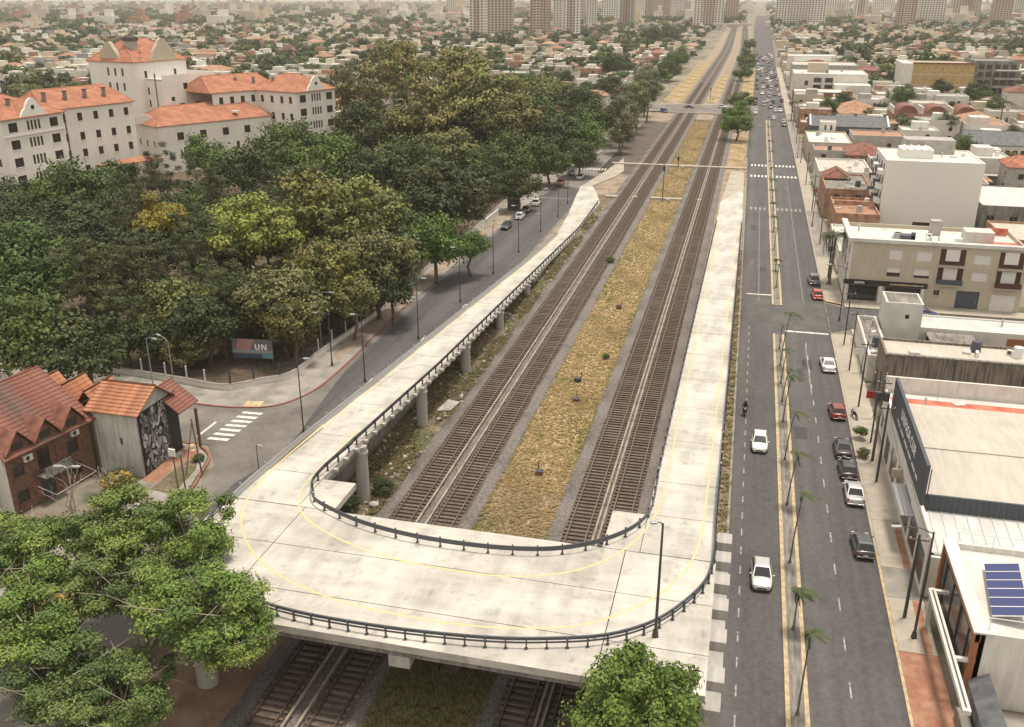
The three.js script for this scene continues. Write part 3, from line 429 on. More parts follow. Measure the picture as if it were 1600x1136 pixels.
function hipRoof(t, c, y, ridgeY, inset, mat, over = 0.5) {      // c as in quad(); the ridge runs parallel to the longer side
  const l0 = Math.hypot(c[1][0] - c[0][0], c[1][1] - c[0][1]), l1 = Math.hypot(c[2][0] - c[1][0], c[2][1] - c[1][1]); if (l1 > l0) c = [c[1], c[2], c[3], c[0]];
  const cx = (c[0][0] + c[2][0]) / 2, cz = (c[0][1] + c[2][1]) / 2, e = c.map(p => { const l = Math.hypot(p[0] - cx, p[1] - cz); return [p[0] + (p[0] - cx) / l * over, y, p[1] + (p[1] - cz) / l * over]; });
  const ma = [(e[0][0] + e[3][0]) / 2, ridgeY, (e[0][2] + e[3][2]) / 2], mb = [(e[1][0] + e[2][0]) / 2, ridgeY, (e[1][2] + e[2][2]) / 2], L = Math.hypot(mb[0] - ma[0], mb[2] - ma[2]);
  const q = (a, b) => [a[0] + (b[0] - a[0]) * inset / L, ridgeY, a[2] + (b[2] - a[2]) * inset / L], ra = q(ma, mb), rb = q(mb, ma), dn = p => [p[0], p[1] - 0.18, p[2]];
  const g = roofGeo([[e[0], e[1], rb, ra], [e[1], e[2], rb], [e[2], e[3], ra, rb], [e[3], e[0], ra], [dn(e[0]), dn(e[1]), e[1], e[0]], [dn(e[1]), dn(e[2]), e[2], e[1]], [dn(e[2]), dn(e[3]), e[3], e[2]], [dn(e[3]), dn(e[0]), e[0], e[3]], [dn(e[3]), dn(e[2]), dn(e[1]), dn(e[0])]]);
  const m = mesh('roof', g, mat, t);
  mesh('ridge_cap', tubeAlong([ra, rb], 0.12, 5, 1), mat, m); for (const [a, b] of [[e[0], ra], [e[1], rb], [e[2], rb], [e[3], ra]]) mesh('hip_cap', tubeAlong([a, b], 0.1, 5, 1), mat, m);
  return m;
}
function tiledSlope(t, a, b, c, d, n, mat) {                     // eave a-b, ridge d-c: every course of tiles a part of its own
  const L = (p, q, k) => [p[0] + (q[0] - p[0]) * k, p[1] + (q[1] - p[1]) * k, p[2] + (q[2] - p[2]) * k], up = (p, h) => [p[0], p[1] + h, p[2]];
  const r = mesh('roof', roofGeo([[up(a, -0.06), up(b, -0.06), up(c, -0.06), up(d, -0.06)]]), mat, t);
  for (let i = 0; i < n; i++) { const p0 = up(L(a, d, i / n), 0.075), p1 = up(L(b, c, i / n), 0.075), q0 = L(a, d, (i + 1) / n), q1 = L(b, c, (i + 1) / n), b0 = up(p0, -0.11), b1 = up(p1, -0.11); mesh('tile_course', roofGeo([[p0, p1, q1, q0], [b0, b1, p1, p0], [b1, q1, p1], [b0, p0, q0]]), mat, r); }
  mesh('ridge_cap', tubeAlong([up(d, 0.03), up(c, 0.03)], 0.11, 6, 1), mat, r); return r;
}
const acGeo = rbox(0.9, 0.65, 0.36, 0.04), acFan = cyl(0.22, 0.22, 0.03, 0, 0, 0, 14); acFan.rotateX(Math.PI / 2);
function acUnit(t, x, y, z, ry) { const a = mesh('air_conditioner', acGeo, M.white, t, x, y, z, ry); mesh('fan_grille', acFan, M.steelDark, a, -0.12, 0.33, 0.19); }
function lettering(text, w, h, bg, fg, font, lines, small) {
  const c = document.createElement('canvas'); c.width = 1024; c.height = Math.round(1024 * h / w); const g = c.getContext('2d'); g.fillStyle = bg; g.fillRect(0, 0, c.width, c.height); g.fillStyle = fg; g.textAlign = 'center'; g.textBaseline = 'middle';
  for (const [s, x, y, px, col] of lines) { g.font = `bold ${px * c.height}px ${font}`; if (col) g.fillStyle = col; g.fillText(s, x * c.width, y * c.height); }
  if (small) { let x = 0.2; for (let i = 0; i < 34; i++) { const q = 0.008 + (i * 7 % 5) * 0.003; if (i % 6) g.fillRect(x * c.width, c.height * 0.7, q * c.width, c.height * 0.1); x += q + 0.006; } }   // an illegible second line
  const t = new THREE.CanvasTexture(c); t.colorSpace = THREE.SRGBColorSpace; return new THREE.MeshStandardMaterial({ map: t, roughness: 0.7 });
}

// ================================================================ VEHICLES
function carShell(L, W, H, k) {                                  // k: cabin [rear belt, front belt, rear roof, front roof] and boot height
  const w = W / 2, st = [[-L / 2, 0.80, 0.30, 0.62], [-L / 2 + 0.05, 0.90, 0.24, k.tail - 0.06], [-L / 2 + 0.22, 0.96, 0.2, k.tail], [-L / 2 + 0.9, 1, 0.18, 0.93], [0, 1, 0.17, 0.94], [k.c[1], 1, 0.18, 0.93], [L / 2 - 0.75, 0.985, 0.2, 0.82], [L / 2 - 0.3, 0.93, 0.22, 0.72], [L / 2 - 0.08, 0.83, 0.24, 0.62], [L / 2, 0.7, 0.3, 0.5]];
  const P = [], U = [], I = [], ring = (z, s, yb, yt) => { const h = yt - yb, a = w * s; return [[-a * 0.86, yb], [-a * 0.97, yb + h * 0.22], [-a, yb + h * 0.55], [-a * 0.975, yb + h * 0.85], [-a * 0.9, yt - 0.015], [-a * 0.5, yt + 0.02], [0, yt + 0.035], [a * 0.5, yt + 0.02], [a * 0.9, yt - 0.015], [a * 0.975, yb + h * 0.85], [a, yb + h * 0.55], [a * 0.97, yb + h * 0.22], [a * 0.86, yb]].map(p => [p[0], p[1], z]); };
  st.forEach(s => ring(...s).forEach(p => { P.push(...p); U.push(0, 0); }));
  const n = 13; for (let i = 0; i < st.length - 1; i++) for (let j = 0; j < n; j++) { const a = i * n + j, b = i * n + (j + 1) % n; I.push(a, a + n, b, b, a + n, b + n); }
  for (let j = 1; j < n - 1; j++) { I.push(0, j, j + 1); const e = (st.length - 1) * n; I.push(e, e + j + 1, e + j); }
  const g = new THREE.BufferGeometry(); g.setAttribute('position', new THREE.Float32BufferAttribute(P, 3)); g.setAttribute('uv', new THREE.Float32BufferAttribute(U, 2)); g.setIndex(I); g.computeVertexNormals();
  const [rb, fb, rt, ft] = k.c, wb = w * 0.9, wt = w * 0.72, yb = 0.9, yt = H;
  const lo = [[-wb, yb, rb], [wb, yb, rb], [wb, yb, fb], [-wb, yb, fb]], hi = [[-wt, yt - 0.05, rt], [wt, yt - 0.05, rt], [wt, yt - 0.05, ft], [-wt, yt - 0.05, ft]], tp = [[-wt * 0.85, yt, rt + 0.16], [wt * 0.85, yt, rt + 0.16], [wt * 0.85, yt, ft - 0.16], [-wt * 0.85, yt, ft - 0.16]];
  const cab = []; for (let i = 0; i < 4; i++) { const j = (i + 1) % 4; cab.push([lo[j], lo[i], hi[i], hi[j]], [hi[j], hi[i], tp[i], tp[j]]); } cab.push([tp[3], tp[2], tp[1], tp[0]]);
  const inset = (f, m, n) => { const cx = [0, 1, 2].map(i => (f[0][i] + f[1][i] + f[2][i] + f[3][i]) / 4), a = V(...f[1]).sub(V(...f[0])), nn = a.cross(V(...f[3]).sub(V(...f[0]))).normalize().multiplyScalar(0.012); return f.map(p => [cx[0] + (p[0] - cx[0]) * m + nn.x, cx[1] + (p[1] - cx[1]) * n + nn.y, cx[2] + (p[2] - cx[2]) * m + nn.z]); };
  const F = i => { const j = (i + 1) % 4; return [lo[j], lo[i], hi[i], hi[j]]; };
  return { body: merge([g, roofGeo(cab)]), rear: roofGeo([inset(F(0), 0.88, 0.82)]), side1: roofGeo([inset(F(1), 0.9, 0.74)]), front: roofGeo([inset(F(2), 0.9, 0.86)]), side2: roofGeo([inset(F(3), 0.9, 0.74)]) };
}
const wheelG = (() => { const a = new THREE.CylinderGeometry(0.31, 0.31, 0.2, 16); a.rotateZ(Math.PI / 2); const b = new THREE.CylinderGeometry(0.19, 0.19, 0.215, 12); b.rotateZ(Math.PI / 2); return [a, b]; })();
const carKinds = {
  hatchback: { L: 3.9, W: 1.72, H: 1.48, k: { tail: 0.92, c: [-1.78, 1.0, -1.35, 0.15] } }, sedan: { L: 4.4, W: 1.76, H: 1.45, k: { tail: 0.9, c: [-1.45, 1.0, -0.75, 0.2] } },
  van: { L: 4.5, W: 1.85, H: 1.85, k: { tail: 0.95, c: [-2.1, 1.35, -1.95, 0.7] } }, suv: { L: 4.3, W: 1.84, H: 1.68, k: { tail: 0.98, c: [-1.98, 1.0, -1.6, 0.2] } } };
const paintOf = {};
const paints = { white: [0.72, 0.71, 0.69], silver: [0.5, 0.5, 0.5], grey: [0.16, 0.165, 0.17], black: [0.018, 0.018, 0.02], 'dark red': [0.2, 0.018, 0.02], red: [0.38, 0.04, 0.03], blue: [0.03, 0.06, 0.16], 'dark grey': [0.06, 0.064, 0.07], beige: [0.45, 0.4, 0.32] };
const carPaint = c => paintOf[c] ??= new THREE.MeshPhysicalMaterial({ color: new THREE.Color().setRGB(...paints[c]), roughness: 0.35, metalness: c === 'silver' || c === 'grey' ? 0.3 : 0, clearcoat: 0.8, clearcoatRoughness: 0.1 });
const protoCars = {};
function car(kind, color, label, x, z, ry, group, y = 0.012) {
  const key = kind + color; if (protoCars[key]) return copyOf(protoCars[key], x, y, z, ry, label, group);
  const d = carKinds[kind], s = d.shell ??= carShell(d.L, d.W, d.H, d.k), p = carPaint(color), t = thing(kind === 'van' ? 'van' : 'car', label, kind === 'van' ? 'van' : 'car', x, y, z, ry, group);
  mesh('body', s.body, p, t); mesh('windshield', s.front, M.glass, t); mesh('rear_window', s.rear, M.glass, t); mesh('side_window', s.side1, M.glass, t); mesh('side_window', s.side2, M.glass, t);
  for (const [sx, sz] of [[-1, 1], [1, 1], [-1, -1], [1, -1]]) { const wv = mesh('wheel', wheelG[0], M.rubber, t, sx * (d.W / 2 - 0.1), 0.31, sz * d.L * 0.31); mesh('rim', wheelG[1], M.chrome, wv); }
  for (const sx of [-1, 1]) {
    mesh('headlight', cached('hl', () => rbox(0.34, 0.13, 0.3, 0.05)), M.lampGlass, t, sx * d.W * 0.33, 0.55, d.L / 2 - 0.22, sx * 0.35);
    mesh('tail_light', cached('tl', () => rbox(0.2, 0.26, 0.16, 0.04)), M.tail, t, sx * d.W * 0.40, 0.62, -d.L / 2 + 0.1);
    mesh('mirror', cached('mi', () => rbox(0.2, 0.13, 0.11, 0.04)), p, t, sx * (d.W / 2 + 0.06), 0.92, d.k.c[1] - 0.3);
  }
  mesh('grille', cached('gr', () => rbox(0.8, 0.14, 0.08, 0.03)), M.black, t, 0, 0.36, d.L / 2 - 0.03); mesh('bumper', cached('bu' + d.W, () => rbox(d.W * 0.9, 0.16, 0.2, 0.06)), p, t, 0, 0.3, -d.L / 2 - 0.0);
  mesh('number_plate', cached('np', () => box(0.4, 0.11, 0.02)), M.white, t, 0, 0.5, -d.L / 2 - 0.04);
  return protoCars[key] = t;
}
const PI = Math.PI;
car('hatchback', 'silver', 'bright silver car driving towards the viewer, nearest on the avenue', 4.35, -69.6, 0.02);
car('hatchback', 'white', 'older white car driving behind the silver one on the avenue', 4.15, -95.4, 0);
car('hatchback', 'dark grey', 'dark grey hatchback parked alone at the kerb, nearest the camera', 13.1, -76.6, PI + 0.05);
car('sedan', 'silver', 'silver sedan parked behind two black cars at the right kerb', 13.2, -86.3, PI);
car('hatchback', 'black', 'black hatchback parked between the silver sedan and another black car', 13.0, -91.3, PI + 0.03);
car('sedan', 'black', 'black sedan parked in front of the black hatchback by a small sapling', 12.9, -96.3, PI);
car('hatchback', 'dark red', 'dark red car parked beside a motorcycle on the right', 13.0, -106.2, PI + 0.06);
car('sedan', 'white', 'white sedan parked at the right kerb just past the side street', 12.9, -121.6, PI + 0.05);
car('hatchback', 'red', 'small bright red car parked at the corner of the side street', 13.2, -153.8, PI + 0.04);
car('suv', 'grey', 'grey car parked ahead of the bright red one', 13.1, -162.6, PI + 0.03);
car('sedan', 'blue', 'pale-roofed blue car parked in the side street by the beige building', 28.6, -147.2, PI / 2);
car('suv', 'white', 'white pickup-sized car parked on the left street near a bus shelter wall', -47.6, -214, PI + 0.1);
car('hatchback', 'white', 'small white car parked behind the larger white one on the left street', -47.9, -199, PI + 0.05);
car('sedan', 'dark grey', 'dark car parked between the two white cars on the left street', -48.1, -206, PI + 0.05);
car('hatchback', 'black', 'black car parked under the park trees on the left street', -48.4, -188.5, PI + 0.05);
car('hatchback', 'red', 'red car parked on the left street under the trees', -47.0, -240, PI + 0.05);
car('sedan', 'silver', 'silver sedan driving on the left street before the far zebra crossing', -43.4, -250, 0);
car('sedan', 'black', 'black car parked by the trees at the far end of the left street', -46.9, -255, PI);
car('sedan', 'blue', 'dark blue car crossing the railway at the level crossing', -26.5, -428, PI / 2, undefined, 0.45);
car('suv', 'white', 'white car crossing the right-hand tracks at the level crossing', -12.5, -431, PI / 2, undefined, 0.45);
car('van', 'white', 'white van waiting on the left side of the level crossing', -45, -424, PI / 2, undefined, 0.45);
car('van', 'blue', 'dark blue van beside the poplars at the level crossing', -36, -412, 0.6);
car('sedan', 'grey', 'grey car parked under the foreground trees at the lower left', -47.6, -44.6, 0.5);
{ const lanes = [['outer right', 12.6, PI], ['middle right', 9.9, PI], ['inner right', 7.6, PI], ['inner left', 4.6, 0], ['outer left', 1.6, 0]];
  const cols = ['white', 'silver', 'grey', 'black', 'dark grey', 'blue', 'silver', 'white', 'dark red', 'black'];
  for (const [ln, x, ry] of lanes) { let z = ln === 'outer right' ? -377 : ln === 'middle right' ? -398 : ln === 'inner right' ? -440 : ln === 'inner left' ? -450 : -418, i = 0; while (z > -860 && i < 22) { const c = pick(cols), kd = pick(['hatchback', 'sedan', 'suv', 'van', 'hatchback']); car(kd, c, `${c} ${kd === 'van' ? 'van' : 'car'}, ${ORD[i]} from the near end of the ${ln} lane in distant traffic`, x + rr(-0.9, 0.9), z, ry + rr(-0.05, 0.05), 'distant traffic on the avenue', 0.012); z -= rr(ln.includes('right') ? 8 : 14, ln.includes('right') ? 44 : 64); i++; } } }
// motorcycles and the rider
function motorcycle(label, x, z, ry, lean) {
  const t = thing('motorcycle', label, 'motorcycle', x, 0.012, z, ry); const wg = new THREE.TorusGeometry(0.27, 0.06, 8, 18); wg.rotateY(PI / 2);
  for (const s of [-1, 1]) { const w = mesh('wheel', wg, M.rubber, t, 0, 0.32, s * 0.64); mesh('hub', cached('hub', () => { const g = new THREE.CylinderGeometry(0.07, 0.07, 0.12, 8); g.rotateZ(PI / 2); return g; }), M.chrome, w); }
  mesh('body', merge([rbox(0.24, 0.26, 0.8, 0.08, 0, 0.42, 0.02), rbox(0.26, 0.22, 0.42, 0.09, 0, 0.66, 0.2), limb([[0, 0.7, 0.42], [0, 0.32, 0.64]], 0.05, 0.04), limb([[0, 0.6, 0.42], [0, 1.02, 0.36]], 0.05, 0.04)]), M.black, t);
  mesh('seat', rbox(0.26, 0.12, 0.62, 0.05, 0, 0.76, -0.24), M.steelDark, t); mesh('handlebar', limb([[-0.36, 1.02, 0.28], [0, 1.04, 0.38], [0.36, 1.02, 0.28]], 0.02, 0.02), M.chrome, t); mesh('headlight', (() => { const g = new THREE.SphereGeometry(0.1, 10, 8); g.translate(0, 0.9, 0.48); return g; })(), M.lampGlass, t);
  t.rotation.z = lean || 0; return t;
}
function bodyField(bones, size, res, off) {                      // bones: [ax,ay,az,ra,bx,by,bz,rb]; one continuous skin
  const mc = new MarchingCubes(res, new THREE.MeshStandardMaterial(), false, false, 60000); mc.isolation = 0; const f = mc.field, h = size / 2;
  for (let k = 0; k < res; k++) for (let j = 0; j < res; j++) for (let i = 0; i < res; i++) {
    const x = (i / res * 2 - 1) * h + off[0], y = (j / res * 2 - 1) * h + off[1], z = (k / res * 2 - 1) * h + off[2]; let s = 0;
    for (const b of bones) { const dx = b[4] - b[0], dy = b[5] - b[1], dz = b[6] - b[2], l2 = dx * dx + dy * dy + dz * dz || 1e-9, t = sat(((x - b[0]) * dx + (y - b[1]) * dy + (z - b[2]) * dz) / l2), d = Math.hypot(x - b[0] - dx * t, y - b[1] - dy * t, z - b[2] - dz * t) - (b[3] + (b[7] - b[3]) * t); s += Math.exp(-d * 34); }
    f[i + j * res + k * res * res] = Math.log(Math.max(s, 1e-30)) / 34;
  }
  mc.update(); const n = mc.count, g = new THREE.BufferGeometry(), p = new Float32Array(mc.positionArray.slice(0, n * 3)), q = new Float32Array(mc.normalArray.slice(0, n * 3)), u = new Float32Array(n * 2);
  for (let i = 0; i < n; i++) { p[i * 3] = p[i * 3] * h + off[0]; p[i * 3 + 1] = p[i * 3 + 1] * h + off[1]; p[i * 3 + 2] = p[i * 3 + 2] * h + off[2]; }
  g.setAttribute('position', new THREE.BufferAttribute(p, 3)); g.setAttribute('normal', new THREE.BufferAttribute(q, 3)); g.setAttribute('uv', new THREE.BufferAttribute(u, 2)); return g;
}
motorcycle('black motorcycle being ridden along the left lane of the avenue', 2.45, -103.6, 0);
{ const t = thing('person', 'person in dark clothes and helmet riding the motorcycle on the avenue', 'person', 2.45, 0.012, -103.6, 0);
  const bones = [[0, 0.92, -0.22, 0.16, 0, 1.2, -0.12, 0.17], [0, 1.2, -0.12, 0.17, 0, 1.42, -0.04, 0.15], [0, 1.42, -0.04, 0.07, 0, 1.58, 0.0, 0.07], [0, 1.64, 0.02, 0.1, 0, 1.7, 0.02, 0.1]];
  for (const s of [-1, 1]) { bones.push([s * 0.1, 0.92, -0.2, 0.1, s * 0.2, 0.78, 0.2, 0.075], [s * 0.2, 0.78, 0.2, 0.07, s * 0.17, 0.36, 0.02, 0.05], [s * 0.17, 0.32, 0.0, 0.045, s * 0.17, 0.29, 0.17, 0.04], [s * 0.16, 1.4, -0.06, 0.075, s * 0.3, 1.16, 0.04, 0.055], [s * 0.3, 1.16, 0.04, 0.05, s * 0.33, 1.06, 0.26, 0.036]); for (let f = 0; f < 4; f++) bones.push([s * (0.30 + f * 0.02), 1.07, 0.28, 0.014, s * (0.30 + f * 0.02), 1.035, 0.325, 0.011]); bones.push([s * 0.29, 1.06, 0.24, 0.015, s * 0.26, 1.03, 0.3, 0.012]); }
  mesh('body', bodyField(bones, 2.0, 96, [0, 0.95, 0]), plain(0.035, 0.037, 0.045, 0.85), t);
  mesh('helmet', (() => { const g = new THREE.SphereGeometry(0.155, 18, 14); g.scale(0.92, 1, 1.08); g.translate(0, 1.68, 0.01); return g; })(), M.black, t); mesh('visor', (() => { const g = new THREE.SphereGeometry(0.158, 14, 8, PI * 0.2, PI * 0.6, PI * 0.38, PI * 0.24); g.scale(0.93, 1, 1.09); g.translate(0, 1.68, 0.012); return g; })(), M.glass, t); }
motorcycle('dark motorcycle standing on the pavement beside the dark red car', 14.95, -105.6, 0.3, 0.12).position.y = 0.155;

// ================================================================ STREET FURNITURE
function lampPost(label, x, y, z, h, arms, ry, mat = M.steelDark, r = 0.09, group) {
  const t = thing('street_lamp', label, 'street lamp', x, y, z, ry, group);
  mesh('pole', cyl(r, r * 0.6, h, 0, 0, 0, 10), mat, t); mesh('base', merge([cyl(r * 2, r * 1.6, 0.5, 0, 0, 0, 10), box(0.4, 0.03, 0.4)]), mat, t);
  for (const [dx, len, rise] of arms) { mesh('arm', limb([[0, h - 0.15, 0], [dx * len * 0.4, h + rise * 0.7, 0], [dx * len, h + rise, 0]], 0.05, 0.035), mat, t); const hd = mesh('lamp_head', rbox(len < 0.5 ? 0.4 : 0.75, 0.13, 0.28, 0.05), M.galv, t, dx * (len + 0.25), h + rise - 0.06, 0); mesh('lens', rbox(0.5, 0.05, 0.22, 0.02), M.lampGlass, hd, 0, -0.045, 0); }
  return t;
}
lampPost('single lamp post standing on the near curve of the viaduct', -3.05, 6.7, -51.2, 8.6, [[-1, 0.35, 0.1]], 0.3, M.steelDark, 0.11);
[[-45.9, -86.3], [-45, -102.1], [-43.7, -119], [-42.9, -137], [-42, -154.2], [-41.2, -170], [-40.7, -187.5], [-39.9, -202], [-40.6, -217]].forEach(([x, z], i) => lampPost(`slender lamp post beside the left ramp, ${ORD[i]} from the near end`, x, 0.01, z, 9.0, [[1, 0.8, 0.12]], 0.2 + PI * (i % 2 ? 1 : 0), M.steelDark, 0.085, 'lamp posts along the left ramp'));
lampPost('grey lamp post by the park fence corner, left of the pair', -69, 0.13, -92.2, 7.2, [[1, 1.6, 0.35]], -0.4, M.galv);
lampPost('curved-arm lamp post by the park fence corner, right of the pair', -65.6, 0.13, -91.6, 7.4, [[-1, 1.6, 0.35]], -0.4, M.barkPale);
lampPost('lamp post on the pavement in front of the park banner', -51.3, 0.13, -106, 7.4, [[-1, 1.5, 0.1]], 0.3, M.steelDark);
lampPost('lamp post rising among the park trees behind the fence', -55.6, 0.13, -112, 8, [[1, 1.8, 0.25]], 0.0, M.galv);
lampPost('twin-headed lamp post in front of the brick house', -54.4, 0.13, -59.6, 8.2, [[-1, 0.55, 0.1], [1, 0.55, 0.1]], 0.2, M.galv);
lampPost('tall lamp post with a long arm over the pavement by the white shop', 15.75, 0.15, -64.4, 9.4, [[-1, 2.6, 0.5]], 0.25, M.steelDark, 0.11);
lampPost('lamp post at the corner before the beige apartment building', 15.9, 0.15, -142.2, 8.2, [[-1, 2.2, 0.4]], 0, M.steelDark);
lampPost('lamp post beside the street trees near the pedestrian path', 0.1, 0.02, -300, 9, [[1, 2.6, 0.4]], 0, M.steelDark);
lampPost('lamp post on the right pavement before the far zebra crossing', 14.9, 0.15, -206, 8.6, [[-1, 2.2, 0.4]], 0, M.steelDark);
lampPost('lamp post on the right pavement past the far zebra crossing', 15, 0.15, -300, 8.6, [[-1, 2.2, 0.4]], 0, M.steelDark);
const polesR = [[15.4, -66.9, 7.6, 0.14], [15.7, -89.8, 8.6, 0.13], [15.8, -94.6, 9.4, 0.16], [16.1, -99.2, 8.6, 0.1], [15.7, -109, 8.4, 0.11], [15.6, -121, 8.2, 0.11], [15.7, -131, 8.0, 0.1], [15.7, -166, 8.6, 0.14], [15.6, -190, 8.4, 0.12], [15.6, -222, 8.4, 0.12], [15.6, -255, 8.4, 0.12], [15.6, -290, 8.4, 0.12], [15.6, -330, 8.4, 0.12], [15.6, -370, 8.4, 0.12]];
polesR.forEach(([x, z, h, r], i) => { const t = thing('utility_pole', `dark utility pole on the right pavement, ${ORD[i]} from the near end`, 'utility pole', x, 0.15, z, 0, 'utility poles on the right pavement'); mesh('pole', cyl(r, r * 0.7, h, 0, 0, 0, 10), i % 3 === 2 ? M.bark : M.steelDark, t); mesh('cross_arm', box(0.1, 0.1, 1.5, 0, h - 0.5, 0, PI / 2), M.wood, t); for (const s of [-0.6, 0, 0.6]) mesh('insulator', cyl(0.04, 0.05, 0.16, s, h - 0.4, 0, 8), M.white, t); if (i === 2) { mesh('transformer', merge([cyl(0.3, 0.3, 0.9, 0.42, h - 2.4, 0, 14), cyl(0.3, 0.3, 0.9, -0.42, h - 2.4, 0, 14)]), M.galvDark, t); mesh('cable_box', rbox(0.4, 0.7, 0.25, 0.03, 0, h - 4, 0.25), M.galv, t); } });
[[-0.6, 0], [0, 0.15], [0.6, 0]].forEach(([dx, dy], k) => { const pts = []; for (let i = 0; i < polesR.length - 1; i++) { const a = polesR[i], b = polesR[i + 1], n = 6; for (let j = 0; j < n; j++) { const u = j / n, sag = 4 * u * (1 - u) * 0.5; pts.push([a[0] + dx + (b[0] - a[0]) * u, 0.15 + a[2] - 0.22 + dy + (b[2] - a[2]) * u - sag, a[1] + (b[1] - a[1]) * u]); } } single('overhead_wire', `thin overhead wire strung along the right poles, ${['road-side', 'middle', 'building-side'][k]} strand`, 'wire', tubeAlong(pts, 0.018, 4, 1), M.black, 0, 0, 0, 0, 'overhead wires on the right'); });
// poles at the left corner, braced
[[-51.5, -74.4, 6.4, 0.09, 'tall leaning pole at the kerb of the left corner'], [-50.9, -70.5, 4.4, 0.09, 'short dark post at the end of the corner kerb'], [-51.6, -70.3, 5.2, 0.07, 'post carrying a white sign box at the corner']].forEach(([x, z, h, r, l], i) => { const t = thing('wooden_pole', l, 'pole', x, 0.13, z); mesh('pole', cyl(r, r * 0.8, h, 0, 0, 0, 8), M.bark, t); if (i === 0) { mesh('brace', limb([[0, h - 0.3, 0], [-1.7, 0, 0.3]], 0.05, 0.05), M.bark, t); t.rotation.z = 0.06; } if (i === 2) mesh('sign_box', rbox(0.7, 0.8, 0.18, 0.02, 0, h - 0.9, 0.12), M.white, t); });
{ const t = thing('street_sign', 'thin signpost with a round sign on the corner pavement', 'sign', -52.9, 0.14, -73.2); mesh('post', cyl(0.04, 0.04, 3.0, 0, 0, 0, 8), M.galv, t); const g = cyl(0.38, 0.38, 0.03, 0, 0, 0, 18); g.rotateX(PI / 2); mesh('sign_plate', g, M.galv, t, 0, 2.8, 0.05, 0.4); }
lampPost('short grey post with a camera box beside the left ramp', -45.4, 0.01, -75.2, 3.9, [[1, 0.1, 0.05]], 0, M.steelDark, 0.06);
// trackside cabinets and signals
[[-17.9, -83.2, 'brown trackside cabinet, nearest on the dry grass strip'], [-17.6, -102.6, 'brown trackside cabinet in the middle of the dry grass'], [-18.5, -108.7, 'small dark trackside box on the dry grass'], [-17.5, -139.8, 'farthest brown trackside cabinet on the dry grass'], [-17.7, -52.6, 'flat brown manhole box in the shaded grass before the viaduct']].forEach(([x, z, l], i) => { const t = thing('trackside_box', l, 'box', x, 0.02, z, rr(-0.3, 0.3)), h = [0.45, 0.35, 0.5, 0.6, 0.22][i]; mesh('cabinet', rbox(i === 4 ? 1.1 : 0.75, h, i === 4 ? 1.3 : 0.6, 0.03), i === 2 ? M.steelDark : M.tileBrown, t); mesh('lid', rbox(i === 4 ? 1.16 : 0.8, 0.06, i === 4 ? 1.36 : 0.66, 0.02, 0, h, 0), i === 4 ? M.wood : M.steelDark, t); mesh('leg', cyl(0.06, 0.06, 0.9, i < 2 ? -0.2 : 0.2, h * 0.5, -0.7, 8), M.steelDark, t); });
for (const [x, z, h, l] of [[-18.8, -224.5, 9, 'signal mast standing between the tracks by the pedestrian path'], [-18.9, -272, 4, 'short signal post beside the long pedestrian path'], [-19.5, -470, 6, 'dark signal mast past the level crossing']]) { const t = thing('railway_signal', l, 'signal', x, 0.02, z); mesh('mast', cyl(0.09, 0.07, h, 0, 0, 0, 8), M.steelDark, t); mesh('signal_head', rbox(0.5, 1.1, 0.3, 0.06, 0, h - 1.6, 0.2), M.black, t); for (const k of [0, 1, 2]) mesh('lens', cyl(0.09, 0.09, 0.05, 0.14, h - 1.5 + k * 0.33, 0.3, 10), M.tail, t); mesh('ladder', merge([box(0.04, h * 0.7, 0.04, -0.18, 0, -0.15), box(0.04, h * 0.7, 0.04, 0.18, 0, -0.15), ...Array.from({ length: 12 }, (_, i) => box(0.36, 0.03, 0.03, 0, 0.4 + i * h * 0.055, -0.15))]), M.galv, t); mesh('control_box', rbox(0.9, 0.8, 0.6, 0.04, 1.3, 0, 0.2), M.galv, t); }
// palms of the median
function frond(len, droop, ang, wind) {
  const P = [], U = [], I = [], n = 16, spine = []; for (let i = 0; i <= n; i++) { const u = i / n; spine.push([Math.cos(ang) * len * u + wind * u * u, len * 0.75 * u - droop * u * u, Math.sin(ang) * len * u]); }
  for (let i = 2; i < n; i++) for (const s of [-1, 1]) for (const dd of [0, 0.5]) { const a = spine[i], b = spine[i + 1], p = a.map((v, k) => v + (b[k] - v) * dd), l = len * 0.3 * Math.sin(Math.PI * (i + dd + 1) / (n + 2)) + 0.1, sx = -Math.sin(ang) * s, sz = Math.cos(ang) * s, k = P.length / 3; P.push(p[0], p[1], p[2], p[0] + Math.cos(ang) * 0.07, p[1] + 0.01, p[2] + Math.sin(ang) * 0.07, p[0] + sx * l + Math.cos(ang) * l * 0.5 + wind * 0.06, p[1] - l * 0.45, p[2] + sz * l + Math.sin(ang) * l * 0.5); U.push(0, 0, 1, 0, 0.5, 1); I.push(k, k + 1, k + 2); }
  return merge([tri(P, U, I), limb(spine, 0.025, 0.008, 4)]);
}
const palmGreen = [[0.06, 0.085, 0.03], [0.085, 0.1, 0.035], [0.05, 0.075, 0.035]].map(c => plain(...c, 0.75, { side: THREE.DoubleSide }));
